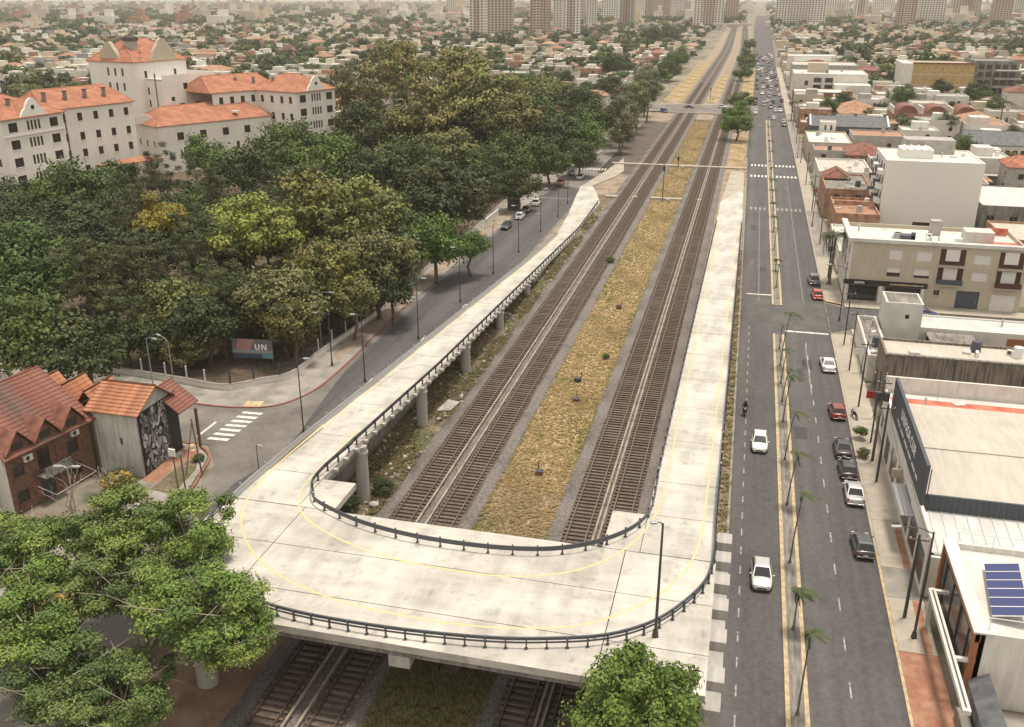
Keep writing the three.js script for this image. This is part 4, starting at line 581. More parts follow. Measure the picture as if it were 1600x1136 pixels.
function palm(label, x, z, h, nf, len, lean, group, y = 0.1, r = 0.1) {
  const t = thing('palm_tree', label, 'palm', x, y, z, 0, group), top = [lean, h, 0];
  mesh('trunk', limb([[0, 0, 0], [lean * 0.2, h * 0.4, 0.03], [lean * 0.55, h * 0.75, 0], top], r, r * 0.6, 7), M.bark, t);
  mesh('trunk_collar', cyl(r * 2.2, r * 1.3, 0.35, 0, 0, 0, 9), M.bark, t);
  for (let i = 0; i < nf; i++) mesh('frond', frond(len * rr(0.75, 1.1), len * rr(0.7, 1.5), i / nf * 6.283 + rr(-0.3, 0.3), len * 0.55), palmGreen[i % 3], t, ...top);
}
[[-53.7, 6.9, 6, 1.2, 0.15], [-63.2, 3.6, 16, 1.2, 0.05], [-72.7, 6.8, 5, 1.1, 0.4], [-82.9, 5.6, 6, 1.5, 0.5], [-92.6, 5.6, 6, 1.5, 0.5], [-102.4, 5.8, 6, 1.3, 0.4], [-108.4, 4.2, 4, 1.2, 0.5], [-114.3, 4.6, 4, 1.1, 0.3], [-120.5, 7.4, 6, 1.6, 0.6], [-127, 3.6, 3, 1, 0.1], [-157.6, 4.0, 3, 0.8, 0.1], [-168, 2.2, 12, 0.9, 0], [-184, 4.2, 4, 0.9, 0.1], [-199, 3.2, 8, 0.9, 0], [-214, 3.2, 8, 1, 0], [-229, 3.2, 8, 1, 0], [-246, 2.6, 10, 1.2, 0], [-262, 3, 8, 1.1, 0], [-292, 3, 10, 1.2, 0], [-318, 2.6, 10, 1.3, 0], [-350, 3, 9, 1.2, 0], [-380, 3, 9, 1.2, 0]].forEach(([z, h, nf, len, lean], i) => palm(`${nf > 7 ? 'bushy' : 'thin wind-blown'} palm on the yellow-kerbed median, ${ORD[i]} from the near end`, 6.78, z, h, nf, len * 0.85, lean, 'palms on the avenue median', 0.1, 0.075));
palm('tall full palm in front of the beige apartment building', 15.6, -161.8, 8.4, 34, 4.6, 0.2, undefined, 0.15, 0.24);
palm('palm beside the red shop on the far right pavement', 15.8, -395, 7, 20, 3, 0, undefined, 0.15, 0.2);
palm('short palm between the slate-roofed house and the terrace behind', 50, -338, 8, 26, 5, 0, undefined, 0, 0.25);
palm('palm with a broad crown at the right edge of the view', 118, -455, 9, 26, 5, 0, undefined, 0, 0.28);
palm('palm behind the long white house on the right', 92, -395, 9, 24, 4.5, 0, undefined, 0, 0.28);

// ================================================================ HOUSES AND HOSPITAL ON THE LEFT
{ const t = thing('brick_house', 'brown brick house with red tiled roof and three dormers at the left edge', 'house');
  const A = [-64.5, -62.8], B = [-62.5, -72.4], n = [-9.6 / 9.8, 2 / 9.8], back = 11, C = [B[0] - 10.6, B[1] - 2.2], D = [A[0] - 10.6, A[1] - 2.2], ey = 6.3;
  facade(t, A, B, 0, ey, [[1.5, 0.9, 1.3, 1.3], [1.5, 3.7, 1.2, 1.2], [4.3, 0.3, 1.5, 2.2, 'd'], [4.3, 3.3, 1.4, 2.1], [7.6, 0.9, 1.3, 1.3], [7.6, 3.4, 1.3, 1.5]], M.brick, { frame: M.steelDark });
  facade(t, B, C, 0, ey, [], M.brick); facade(t, C, D, 0, ey, [], M.brick); 
  facade(t, D, A, 0, ey, [], M.plasterWhite, { gable: 4.6 });
  const e = (p, o, y) => [p[0] + o, y, p[1]], rA = [-70.2, 10.9, -63.9], rB = [-68.2, 10.9, -73.2];
  tiledSlope(t, [-63.7, ey - 0.15, -62.4], [-61.7, ey - 0.15, -72.9], [rB[0], rB[1], rB[2] - 0.4], [rA[0], rA[1], rA[2] + 0.5], 17, M.tileBrown);
  mesh('roof', roofGeo([[[C[0] - 0.6, ey, C[1] - 0.3], [D[0] - 0.6, ey, D[1] + 0.4], rA, [rB[0], rB[1], rB[2] - 0.4]]]), M.tileBrown, t);
  mesh('gable_wall', roofGeo([[[C[0], ey, C[1]], [B[0], ey, B[1]], [rB[0], rB[1] - 0.1, rB[2]]].reverse()]), M.brick, t);
  for (const u of [0.17, 0.48, 0.79]) { const x = A[0] + (B[0] - A[0]) * u, z = A[1] + (B[1] - A[1]) * u, g = new THREE.Group(); g.name = 'dormer'; g.position.set(x, ey - 0.2, z); g.rotation.y = Math.atan2(9.6, 2); t.add(g);
    mesh('dormer_front', roofGeo([[[-1.2, -0.3, 0.3], [1.2, -0.3, 0.3], [1.2, 0.75, 0.3], [0, 2.3, 0.3], [-1.2, 0.75, 0.3]]]), M.brick, g); mesh('dormer_window', box(1.2, 1.0, 0.06, 0, 0.1, 0.33), M.pane, g);
    const P = [[0, 2.5, 0.75], [0, 2.5, -3.1]]; mesh('dormer_roof', roofGeo([[[-1.6, 0.45, 0.75], P[0], P[1], [-1.6, 0.45, -0.6]].reverse(), [[1.6, 0.45, 0.75], P[0], P[1], [1.6, 0.45, -0.6]], [[-1.6, 0.33, 0.75], [-1.6, 0.45, 0.75], P[0], [0, 2.36, 0.75]], [[1.6, 0.33, 0.75], [0, 2.36, 0.75], P[0], [1.6, 0.45, 0.75]]]), M.tileBrown, g); }
  acUnit(t, -63.85, 4.9, -65.3, 1.36); acUnit(t, -62.75, 5.2, -70.6, 1.36); mesh('drainpipe', cyl(0.06, 0.06, 6.2, -63.25, 0, -68.4, 8), M.tileBrown, t);
  const bal = mesh('balcony', merge([box(1.3, 0.15, 3.0, -62.9, 2.85, -67.2, -0.2), box(0.06, 0.9, 3.0, -62.3, 3.0, -67.2, -0.2)]), M.concreteOld, t); mesh('canopy_frame', merge([limb([[-62.6, 2.7, -64.5], [-60.2, 2.4, -64]], 0.05, 0.05, 4), limb([[-61.9, 2.7, -69.5], [-59.6, 2.4, -69]], 0.05, 0.05, 4), limb([[-60.2, 2.4, -64], [-59.6, 2.4, -69]], 0.05, 0.05, 4)]), M.galv, bal); }
{ const t = thing('mural_house', 'grey rendered house with orange tiled roof and a black and white mural', 'house');
  const c = [[-62.3, -72.75], [-57.1, -72.75], [-57.0, -79.6], [-62.3, -79.6]], ey = 7.1;
  facade(t, c[0], c[1], 0, ey, [[3.1, 3.5, 0.3, 0.8, 'n']], M.render, {});
  facade(t, c[1], c[2], 0, ey - 0.2, [], M.black); facade(t, c[2], c[3], 0, 5.2, [[2.4, 1, 1.2, 1.4]], M.plasterBeige); facade(t, c[3], c[0], 0, ey, [], M.concreteOld);
  const cv = document.createElement('canvas'); cv.width = 640; cv.height = 640; const g = cv.getContext('2d'); g.fillStyle = '#151517'; g.fillRect(0, 0, 640, 640);
  const old = seed; seed = 991;                                   // hand-drawn overlapping rocks, limbs and leaf shapes in greys
  for (let i = 0; i < 300; i++) { const x = rr(40, 640), y = rr(20, 640), w = rr(18, 64), h = rr(30, 120), a = rr(-0.9, 0.9), b = Math.floor(rr(95, 225)); g.save(); g.translate(x, y); g.rotate(a); g.fillStyle = `rgb(${b},${b - 2},${b - 4})`; g.beginPath(); g.ellipse(0, 0, w / 2, h / 2, 0, 0, 6.29); g.fill(); g.lineWidth = 5; g.strokeStyle = '#111'; g.stroke(); g.lineWidth = 2.4; for (let k = -2; k <= 2; k++) { g.beginPath(); g.moveTo(k * w * 0.14, -h * 0.36); g.lineTo(k * w * 0.17, h * 0.36); g.stroke(); } g.restore(); }
  seed = old;
  const tx = new THREE.CanvasTexture(cv); tx.colorSpace = THREE.SRGBColorSpace; tx.flipY = true;
  mesh('mural', (() => { const q = new THREE.PlaneGeometry(6.6, 6.8); return q; })(), new THREE.MeshStandardMaterial({ map: tx, roughness: 0.9 }), t, -57.02, 3.5, -76.2, PI / 2 + 0.0146).translateZ(0.012);
  tiledSlope(t, [-62.9, ey - 0.05, -72.4], [-56.6, ey - 0.05, -72.4], [-56.6, 9.0, -76.0], [-62.9, 9.0, -76.0], 9, M.tileOrange);
  tiledSlope(t, [-56.6, ey - 0.4, -79.0], [-62.9, ey - 0.4, -79.0], [-62.9, 9.0, -76.0], [-56.6, 9.0, -76.0], 7, M.tileOrange);
  mesh('gable_wall', roofGeo([[[-57.03, ey - 0.1, -72.6], [-57.03, ey - 0.1, -79.2], [-57.03, 8.9, -76]]]), M.concrete, t);
  tiledSlope(t, [-55.2, 5.4, -77.2], [-55.2, 5.4, -80.9], [-58.2, 7.7, -80.9], [-58.2, 7.7, -77.2], 9, M.tileBrown);
  mesh('porch_post', box(0.25, 4.7, 0.25, -55.3, 0, -80.3), M.brick, t); }
{ const t = thing('terrace_house', 'row of four small orange gabled roofs behind the mural house', 'house'); blockOf(t, quad(-78, -79.8, -62.6, -74), 0, 5.6, M.plasterBeige, {}, { roof: M.tileBrown, parapet: 0.1 });
  for (let i = 0; i < 4; i++) { const x = -75.5 + i * 3.4; mesh('gable_front', roofGeo([[[x - 1.3, 5.5, -79.9], [x + 1.3, 5.5, -79.9], [x, 7.2, -79.9]].reverse()]), M.plasterBeige, t); tiledSlope(t, [x - 1.5, 5.6, -80.4], [x - 1.5, 5.6, -75.8], [x, 7.5, -75.8], [x, 7.5, -80.4], 5, i % 2 ? M.tileOrange : M.tileBrown); tiledSlope(t, [x + 1.5, 5.6, -75.8], [x + 1.5, 5.6, -80.4], [x, 7.5, -80.4], [x, 7.5, -75.8], 5, M.tileOrange); } }
{ const t = thing('cream_house', 'cream-walled house cut by the left edge beside the brick house', 'house'); blockOf(t, quad(-84, -62.2, -66.2, -52), 0, 6.0, M.plasterWhite, { 1: [[4, 1, 1.2, 1.3], [4, 3.6, 1.2, 1.3]] }); }

{ const t = thing('hospital_building', 'large white hospital with red tiled roofs and gabled wings behind the park', 'hospital');
  const wm = M.wallHospital, off = (A, B, d) => { const dx = B[0] - A[0], dz = B[1] - A[1], l = Math.hypot(dx, dz); return [-(-dz / l) * d, -(dx / l) * d]; };
  const plan = (A, B, d) => { const [ox, oz] = off(A, B, d); return [A, B, [B[0] + ox, B[1] + oz], [A[0] + ox, A[1] + oz]]; };
  const lv = [1.2, 5.3, 9.35, 13.4, 17.3].map(v => v), nar = [-1.65, -0.55, 0.55, 1.65];
  const pavRow = (c, us, vs) => vs.flatMap(v => [[us[0], v, 2.6, 2.1], ...nar.map(d => [us[1] + d, v, 0.72, 2.2, 'n']), [us[2], v, 2.6, 2.1]]);
  // left pavilion and its wing
  const p1 = plan([-164.6, -181], [-163.2, -199.6], 19);
  facade(t, p1[0], p1[1], 0, 20, pavRow(0, [3.1, 9.3, 15.6], lv.map(v => v - 0.4)), wm, { frame: M.frameDark }); facade(t, p1[1], p1[2], 0, 20, [], wm, { frame: M.frameDark }); facade(t, p1[2], p1[3], 0, 20, [], wm, { frame: M.frameDark }); facade(t, p1[3], p1[0], 0, 20, rows([10, 13.5, 16.5], lv, 0.8, 1.8, 'n'), wm, { frame: M.frameDark });
  hipRoof(t, p1, 20, 24.6, 8.5, M.tileHospital, 0.9);
  const gableShape = (x, z, ry) => { const s = new THREE.Shape(); s.moveTo(-4.4, 0); s.lineTo(4.4, 0); s.bezierCurveTo(3.6, 0.2, 3.2, 1.6, 2.2, 1.9); s.bezierCurveTo(1.8, 3.2, 0.7, 4.0, 0, 4.1); s.bezierCurveTo(-0.7, 4.0, -1.8, 3.2, -2.2, 1.9); s.bezierCurveTo(-3.2, 1.6, -3.6, 0.2, -4.4, 0); const g = new THREE.ExtrudeGeometry(s, { depth: 0.5, bevelEnabled: false }); const m = mesh('gable', g, wm, t, x, 20.02, z, ry); const o = cyl(0.5, 0.5, 0.1, 0, 0, 0, 14); o.rotateX(PI / 2); mesh('round_window', o, M.pane, m, 0, 2.0, 0.5); mesh('gable_roof', roofGeo([[[-4.2, 0.2, 0.1], [0, 3.6, 0.1], [0, 3.6, -6], [-4.2, 0.2, -1]], [[4.2, 0.2, 0.1], [4.2, 0.2, -1], [0, 3.6, -6], [0, 3.6, 0.1]]]), M.tileHospital, m); };
  gableShape(-163.9, -190.3, Math.atan2(18.6, 1.4)); 
  const w1 = plan([-168.3, -200], [-161.3, -224.8], 15);
  facade(t, w1[0], w1[1], 0, 20, rows(spread(5, 4.6, 23.5), [3.4, 7.6, 11.8, 16.6], 1.4, 2.0), wm, { frame: M.frameDark }); facade(t, w1[1], w1[2], 0, 20, [], wm, { frame: M.frameDark }); facade(t, w1[2], w1[3], 0, 20, [], wm, { frame: M.frameDark });
  hipRoof(t, w1, 20, 24.3, 3, M.tileHospital, 0.8);
  for (const [x, z] of [[-170.5, -203], [-168.8, -208.5], [-167.2, -214], [-165.6, -219.5], [-168, -188]]) { const m = mesh('chimney', box(0.7, 2.4, 0.7, x, 21.4, z), M.concreteOld, t); mesh('chimney_cap', box(1.0, 0.2, 1.0, x, 23.8, z), M.steelDark, m); }
  mesh('string_course', box(0.25, 0.3, 18.6, 0, 0, 0), wm, t, -163.75, 15.9, -190.3, -0.075); mesh('drainpipe', cyl(0.16, 0.16, 20, -163.2, 0, -200.2, 8), M.steelDark, t);
  mesh('canopy_roof', prism([[-160.5, -205], [-156.5, -206], [-151.5, -222], [-158.5, -224]], 5.6, (x, z) => 6.2 + (x + 160) * -0.05), M.tileHospital, t);
  // low middle block
  const m1 = plan([-156.7, -228.3], [-139.4, -259.9], 15.5);
  facade(t, m1[0], m1[1], 0, 13, [...rows([6.2, 13.2, 20.4, 27.5], [8.8], 2.0, 2.1), ...rows([6.2, 7.2, 10.4, 14, 18, 24, 30], [4.6], 1.05, 2.1)], wm, { frame: M.frameDark }); facade(t, m1[1], m1[2], 0, 13, rows([4, 8, 12], [4, 8.8], 1, 1.8), wm, { frame: M.frameDark }); facade(t, m1[2], m1[3], 0, 13, [], wm, { frame: M.frameDark }); facade(t, m1[3], m1[0], 0, 13, rows([4, 8, 12], [2.6, 7], 0.8, 1.8, 'n'), wm, { frame: M.frameDark });
  hipRoof(t, m1, 13, 17.4, 6, M.tileHospital, 0.9);
  { const s = new THREE.Shape(); s.moveTo(-4, 0); s.lineTo(4, 0); s.bezierCurveTo(3, 0.2, 2.6, 1.6, 1.9, 1.9); s.bezierCurveTo(1.2, 2.9, -1.2, 2.9, -1.9, 1.9); s.bezierCurveTo(-2.6, 1.6, -3, 0.2, -4, 0); const g = new THREE.ExtrudeGeometry(s, { depth: 0.4, bevelEnabled: false }); mesh('gable', g, wm, t, -163.4, 13.02, -232.1, 0.53); mesh('skylight', box(1.6, 0.5, 1.4, -146, 14.6, -251), M.white, t); }
  // main block and its tower
  const b1 = plan([-165, -245], [-159.6, -264.4], 17);
  facade(t, b1[0], b1[1], 0, 25, [...rows([6.5, 12.5], [14.6], 2.2, 2.2), ...rows([8.5, 13.5], [20.6], 1.7, 1.8), [3.4, 17.6, 1.3, 1.2]], wm, { frame: M.frameDark }); facade(t, b1[1], b1[2], 0, 25, [], wm, { frame: M.frameDark }); facade(t, b1[2], b1[3], 0, 25, [], wm, { frame: M.frameDark }); facade(t, b1[3], b1[0], 0, 23.5, rows([5, 8, 11], [12, 16, 19.4], 0.8, 2, 'n'), wm, { frame: M.frameDark }); mesh('roof', prism(b1.map(p => [p[0] - 0.2, p[1]]), 23.6, 23.9), M.roofWhite, t);
  const tw = plan([-172.5, -243.5], [-167.6, -262.5], 19);
  facade(t, tw[0], tw[1], 0, 28.6, [[4, 24, 1, 2, 'n'], [15, 24, 1, 2, 'n']], wm, { frame: M.frameDark }); facade(t, tw[1], tw[2], 0, 28.6, [], wm, { frame: M.frameDark }); facade(t, tw[2], tw[3], 0, 28.6, [], wm, { frame: M.frameDark }); facade(t, tw[3], tw[0], 0, 28.6, rows([8, 11, 14], [20.5, 24.6], 0.9, 2.2, 'n'), wm, { frame: M.frameDark });
  hipRoof(t, tw, 28.6, 34.5, 6, M.tileHospital, 0.6);
  for (const [x, z, ry, s] of [[-170.5, -254.5, 1.32, 1.15], [-182.0, -247.6, -0.24, 1.0]]) { const q = new THREE.Shape(); q.moveTo(-4.2, 0); q.lineTo(4.2, 0); q.lineTo(3.4, 2.4); q.bezierCurveTo(3, 4, 1.6, 5.2, 1.2, 6.6); q.bezierCurveTo(0.8, 7.6, -0.8, 7.6, -1.2, 6.6); q.bezierCurveTo(-1.6, 5.2, -3, 4, -3.4, 2.4); q.closePath(); const g = new THREE.ExtrudeGeometry(q, { depth: 1.2, bevelEnabled: false }); g.scale(s, s * 0.74, 1); mesh('gable', g, M.plasterBeige, t, x, 28.5, z, ry); }
  mesh('stair_head', box(2.6, 4.6, 2.6, -177, 29.5, -250), M.concrete, t); mesh('water_tank', box(3.2, 1, 3.2, -177, 34.1, -250), M.steelDark, t);
  mesh('antenna', merge([limb([[-172, 24, -246.5], [-172, 33, -246.5]], 0.08, 0.05, 5), box(2.4, 0.1, 0.1, -172, 29.6, -246.5), box(1.6, 0.1, 0.1, -172, 31, -246.5)]), M.steelDark, t);
  mesh('flue', cyl(0.22, 0.22, 14, -163.4, 12, -239.5, 8), M.concreteOld, t);
  // right wing with its gabled pavilion
  const w2 = plan([-158.5, -250], [-138.5, -268], 14); const w2b = plan([-152.3, -249.5], [-143, -267], 13);
  facade(t, w2b[0], w2b[1], 0, 20, rows(spread(5, 3, 17.5), [3.4, 7.6, 11.8, 16.6], 1.35, 2.0), wm, { frame: M.frameDark }); facade(t, w2b[1], w2b[2], 0, 20, [], wm, { frame: M.frameDark });
  const p2 = plan([-129.6, -257.8], [-124.6, -273.6], 19);
  facade(t, p2[0], p2[1], 0, 20, pavRow(0, [2.6, 8.3, 14], lv.map(v => v - 0.4)), wm, { frame: M.frameDark }); facade(t, p2[1], p2[2], 0, 20, [], wm, { frame: M.frameDark }); facade(t, p2[2], p2[3], 0, 20, [], wm, { frame: M.frameDark }); facade(t, p2[3], p2[0], 0, 20, rows([5, 9, 13, 16.5], [3.4, 7.6, 11.8, 16.6], 1.2, 2.0), wm, { frame: M.frameDark });
  hipRoof(t, p2, 20, 24.4, 7, M.tileHospital, 0.8); gableShape(-127.2, -265.6, Math.atan2(15.8, 5)); hipRoof(t, [[-166, -255], [-152.4, -249.2], [-141, -270], [-155, -276]], 20, 24.3, 3, M.tileHospital, 0.6);
  for (const [x, z] of [[-155, -258], [-151, -261.5], [-147, -265], [-141, -266]]) mesh('chimney', box(0.7, 2.4, 0.7, x, 21.2, z), M.concreteOld, t);
}

// ================================================================ BUILDINGS ON THE RIGHT
M.coral = mapMat(tex(256, 6, stain([0.42, 0.1, 0.07], [0.62, 0.2, 0.14], 301, 6)), 0.85);
M.slate = mapMat(tex(256, 5, stain([0.075, 0.08, 0.09], [0.13, 0.135, 0.145], 303, 8)), 0.7);
M.metalRoof = mapMat(tex(512, 9, (u, v) => { const n = fbm(u, v, 5, 5, 305), st = fbm(u, v, 24, 3, 307, 5), b = 0.56 + (n - 0.5) * 0.2 + (st - 0.5) * 0.16; return [b, b * 0.98, b * 0.96]; }), 0.55, { metalness: 0.2 });
M.terracotta = mapMat(tex(256, 6, stain([0.26, 0.13, 0.085], [0.44, 0.27, 0.18], 309, 6)), 0.9);
M.ochre = mapMat(tex(256, 9, stain([0.38, 0.26, 0.11], [0.5, 0.36, 0.17], 311, 6)), 0.9);
M.woodOrange = plain(0.33, 0.13, 0.06, 0.6);
M.solar = (() => { const c = document.createElement('canvas'); c.width = 256; c.height = 128; const g = c.getContext('2d'); g.fillStyle = '#2c3566'; g.fillRect(0, 0, 256, 128); g.strokeStyle = '#5a6390'; g.lineWidth = 1.5; for (let i = 0; i <= 12; i++) { g.beginPath(); g.moveTo(i * 256 / 12, 0); g.lineTo(i * 256 / 12, 128); g.stroke(); } for (let i = 0; i <= 6; i++) { g.beginPath(); g.moveTo(0, i * 128 / 6); g.lineTo(256, i * 128 / 6); g.stroke(); } const t = new THREE.CanvasTexture(c); t.colorSpace = THREE.SRGBColorSpace; return new THREE.MeshStandardMaterial({ map: t, roughness: 0.25 }); })();
{ const t = thing('white_shop', 'white flat-roofed shop with solar panels in the lower right corner', 'shop'), c = quad(18.3, -69.6, 40, -57.8);
  facade(t, c[0], c[1], 0, 6, [], M.plasterWhite, { full: true }); facade(t, c[2], c[3], 0, 6, [], M.plasterWhite);
  facade(t, c[1], c[2], 0, 6, [], M.plasterWhite); facade(t, c[3], c[0], 0, 6, [], M.plasterWhite);
  mesh('roof', prism(quad(18.5, -69.4, 39.8, -58), 5.3, 5.5), M.roofWhite, t);
  mesh('front_wall', merge([box(0.5, 0.8, 11.8, 18.2, 5.2, -63.7), box(0.4, 0.5, 11.8, 18.05, 0, -63.7), box(0.4, 6, 0.4, 18.05, 0, -58.0), box(0.4, 6, 0.4, 18.05, 0, -69.4)]), M.woodOrange, t); mesh('parapet', prism(rect(17.75, -69.8, 18.75, -57.6), 6.0, 6.14), M.plasterWhite, t);
  mesh('shop_window', box(0.06, 4.2, 10.6, 18.02, 0.8, -63.7), M.glass, t); for (let i = 0; i < 4; i++) mesh('mullion', box(0.1, 4.2, 0.1, 17.97, 0.8, -59.6 - i * 2.7), M.steelDark, t);
  const fr = mesh('canopy', merge([box(0.5, 0.35, 13.6, 16.75, 3.4, -59.2), box(0.3, 3.7, 0.3, 16.85, 0, -66), box(1.6, 0.25, 0.3, 17.5, 3.4, -66), box(1.6, 0.25, 0.3, 17.5, 3.4, -58)]), M.plasterWhite, t); mesh('neon_strip', box(0.1, 0.05, 13, 16.75, 3.755, -59.2), M.galvDark, fr);
  mesh('pilaster', merge([24, 29, 34].map(x => box(0.18, 5.9, 0.12, x, 0, -57.75))), M.concrete, t); mesh('railing', merge([box(21, 0.05, 0.05, 29, 7, -58.2), ...spread(9, 18.8, 39).map(x => box(0.05, 1, 0.05, x, 6, -58.2)), box(21, 0.05, 0.05, 29, 7, -69.3), ...spread(9, 18.8, 39).map(x => box(0.05, 1, 0.05, x, 6, -69.3))]), M.white, t); acUnit(t, 24.3, 5.5, -68.4, PI); acUnit(t, 26.2, 5.5, -68.2, PI); }
[[20.9, -63.2, 'near array of six dark blue solar panels on the white shop roof'], [25.4, -63.8, 'right array of dark blue solar panels cut by the picture edge']].forEach(([x, z, l]) => { const t = thing('solar_array', l, 'solar panels', x, 5.5, z, -0.12); mesh('rack', merge([box(0.06, 0.5, 0.06, -0.9, 0, 3.2), box(0.06, 0.5, 0.06, -0.9, 0, -3.2), box(0.06, 1.0, 0.06, 0.9, 0, 3.2), box(0.06, 1.0, 0.06, 0.9, 0, -3.2)]), M.galv, t); for (let i = 0; i < 6; i++) { const g = new THREE.BoxGeometry(2.3, 0.05, 1.06); const p = mesh('solar_panel', g, M.solar, t, 0, 0.78, -2.9 + i * 1.14); p.rotation.z = 0.24; const q = merge([box(2.36, 0.07, 0.05, 0, -0.035, 0.555), box(2.36, 0.07, 0.05, 0, -0.035, -0.555)]); mesh('panel_frame', q, M.white, p); } });
struct('concrete_yard', prism(rect(18.2, -57.3, 45, -30), 0, 0.2), M.paveGrey);
{ const t = thing('slate_awning', 'dark slate-coloured sloping awning beside the yard at the bottom right', 'awning', 0, 0, 0); mesh('panel', prism([[17.9, -57.4], [19.2, -57.5], [19.2, -40], [17.9, -40]], (x) => x < 18.5 ? 2.2 : 2.9, (x) => x < 18.5 ? 2.35 : 3.05), M.slate, t); mesh('support_wall', box(0.3, 2.3, 17, 18.2, 0, -48.8), M.concreteOld, t); }
single('planter_wall', 'low grey planter wall along the red pavement at the bottom right', 'wall', box(0.7, 0.9, 16, 17.5, 0.15, -48), M.concreteOld);
{ const t = thing('showroom', 'white showroom with a long beige shed roof behind a dark billboard', 'shop');
  facade(t, [17.3, -70.4], [17.3, -97.2], 0, 5.6, [[2.2, 0.4, 3.2, 3.2, 'n', M.glass], [6.2, 0.4, 3.4, 3.4, 'n', M.glass], [10.5, 0.4, 3.6, 3.6, 'n', M.glass], [15, 0.4, 3.6, 3.4, 'n', M.glass], [19.6, 0.4, 3.4, 3.2, 'n', M.glass], [24, 0.2, 2.6, 2.8, 'd']], M.plasterWhite, { full: true });
  mesh('wall', box(0.3, 6.2, 0.3, 50, 0, -84), M.plasterWhite, t); mesh('side_wall', box(32, 6.0, 0.3, 33.4, 0, -97.0), M.plasterWhite, t); mesh('side_wall', box(32, 3.8, 0.3, 33.4, 0, -70.6), M.plasterWhite, t);
  mesh('roof', roofGeo([[[17.5, 6.0, -77.0], [52, 6.0, -77.0], [52, 7.0, -84.5], [17.5, 7.0, -84.5]], [[17.5, 7.0, -84.5], [52, 7.0, -84.5], [52, 6.1, -95.6], [17.5, 6.1, -95.6]], [[17.5, 5.9, -95.6], [52, 5.9, -95.6], [52, 6.1, -97], [17.5, 6.1, -97]]]), M.roofBeige, t);
  mesh('roof_ridge', box(34, 0.08, 0.3, 34.6, 7.0, -84.5), M.roofBeige, t); 
  const cl = mesh('clerestory', box(34.4, 1.7, 0.2, 34.7, 4.4, -76.9), M.greyBlue, t); const ribs = []; for (let i = 0; i < 70; i++) ribs.push(box(0.07, 1.6, 0.05, 17.9 + i * 0.48, 4.45, -76.78)); const rb = mesh('cladding_ribs', merge(ribs), M.greyBlue, cl); rb.userData.kind = 'stuff';
  mesh('lower_roof', roofGeo([[[17.5, 3.9, -71.0], [52, 3.9, -71.0], [52, 4.6, -76.8], [17.5, 4.6, -76.8]]]), M.metalRoof, t); const seams = []; for (let i = 0; i < 34; i++) { const g = box(0.06, 0.06, 5.86, 18 + i, 0, 0); g.rotateX(-0.0); seams.push(g); } const sm = mesh('roof_seams', merge(seams), M.metalRoof, t, 0, 4.27, -73.9); sm.rotation.x = 0.12; sm.userData.kind = 'stuff';
  const ch = mesh('vent_duct', merge([box(0.9, 2.2, 0.7, 30.5, 4.5, -76.3), box(1.3, 0.2, 1.0, 30.5, 6.7, -76.3)]), M.white, t); mesh('gutter', box(34, 0.15, 0.25, 34.6, 3.8, -70.9), M.galv, t); mesh('awning', box(1.6, 0.12, 6, 16.7, 3.6, -80), M.galv, t); mesh('sign_box', box(1.3, 0.9, 0.25, 16.7, 3.5, -84.6), M.plasterBeige, t); }
{ const t = thing('billboard', 'long dark grey billboard with white lettering above the showroom front', 'billboard', 17.15, 5.6, -85.7, -PI / 2);
  mesh('panel', box(20, 3.8, 0.3), M.greyBlue, t); mesh('lettering', new THREE.PlaneGeometry(19.6, 3.5), lettering('', 19.6, 3.5, '#4b4f58', '#f2f0ec', 'sans-serif', [['UNPASA CUR', 0.52, 0.36, 0.42]], 1), t, 0, 1.9, 0.156); mesh('brace', merge(spread(6, -9, 9).map(x => box(0.08, 3.0, 0.08, x, 0, -0.5))), M.steelDark, t); }
{ const t = thing('coral_roof_house', 'low white building with a coral red roof strip behind the billboard', 'building'); blockOf(t, quad(17.3, -103.2, 42, -97.4), 0, 5.2, M.plasterWhite, { 0: [], 3: [[2, 1, 1.4, 1.6], [4, 0.2, 1.1, 2.2, 'd']], 1: [] }, { roof: M.roofWhite, parapet: 0.35 }); mesh('roof_strip', box(24, 0.1, 1.6, 29.6, 4.86, -100.4), M.coral, t); mesh('parapet_wall', box(24.7, 1.5, 0.3, 29.6, 5.2, -103.0), M.plasterWhite, t); mesh('shelf', box(3.4, 0.12, 0.6, 34, 5.9, -102.6), M.white, t); }
{ const t = thing('red_roof_house', 'building with a brownish red roof at the right edge behind the showroom', 'house'); blockOf(t, quad(42.5, -110.5, 64, -97.6), 0, 5, M.plasterWhite, {}, { roof: M.terracotta, parapet: 0.3 }); mesh('water_tank', cyl(0.7, 0.7, 1.4, 43.6, 4.8, -103, 14), M.galvDark, t); mesh('curved_wall', prism([[42.6, -98], [43, -98], [45.5, -104], [45.1, -104.3]], 4.7, 5.9), M.plasterWhite, t); }
{ const t = thing('warehouse', 'warehouse with a tall stained brown wall facing the viewer', 'warehouse'); blockOf(t, quad(18.2, -117.5, 66, -111.2), 0, 6.3, M.brownWall, { 3: [[2, 0.2, 1.8, 2.6, 'd']] }, { roof: M.roofBeige, parapet: 0.3 }); mesh('coping', box(48, 0.12, 0.5, 42.1, 6.31, -111.3), M.concreteOld, t); for (const x of [26, 33.5, 41, 48.5, 56]) mesh('wall_joint', box(0.12, 6.2, 0.06, x, 0, -111.18), M.steelDark, t); }
{ const t = thing('front_shops', 'narrow shop front with a sloping wall beside the pavement poles', 'shop'); blockOf(t, quad(17.3, -134.5, 19.9, -118), 0, 3.6, M.plasterWhite, { 3: [], 1: [[3, 0.3, 2.2, 2.4, 'n', M.glass], [7, 0.3, 2.4, 2.4, 'n', M.glass], [12, 0.2, 1.2, 2.4, 'd']] }, { roof: M.concreteOld }); }
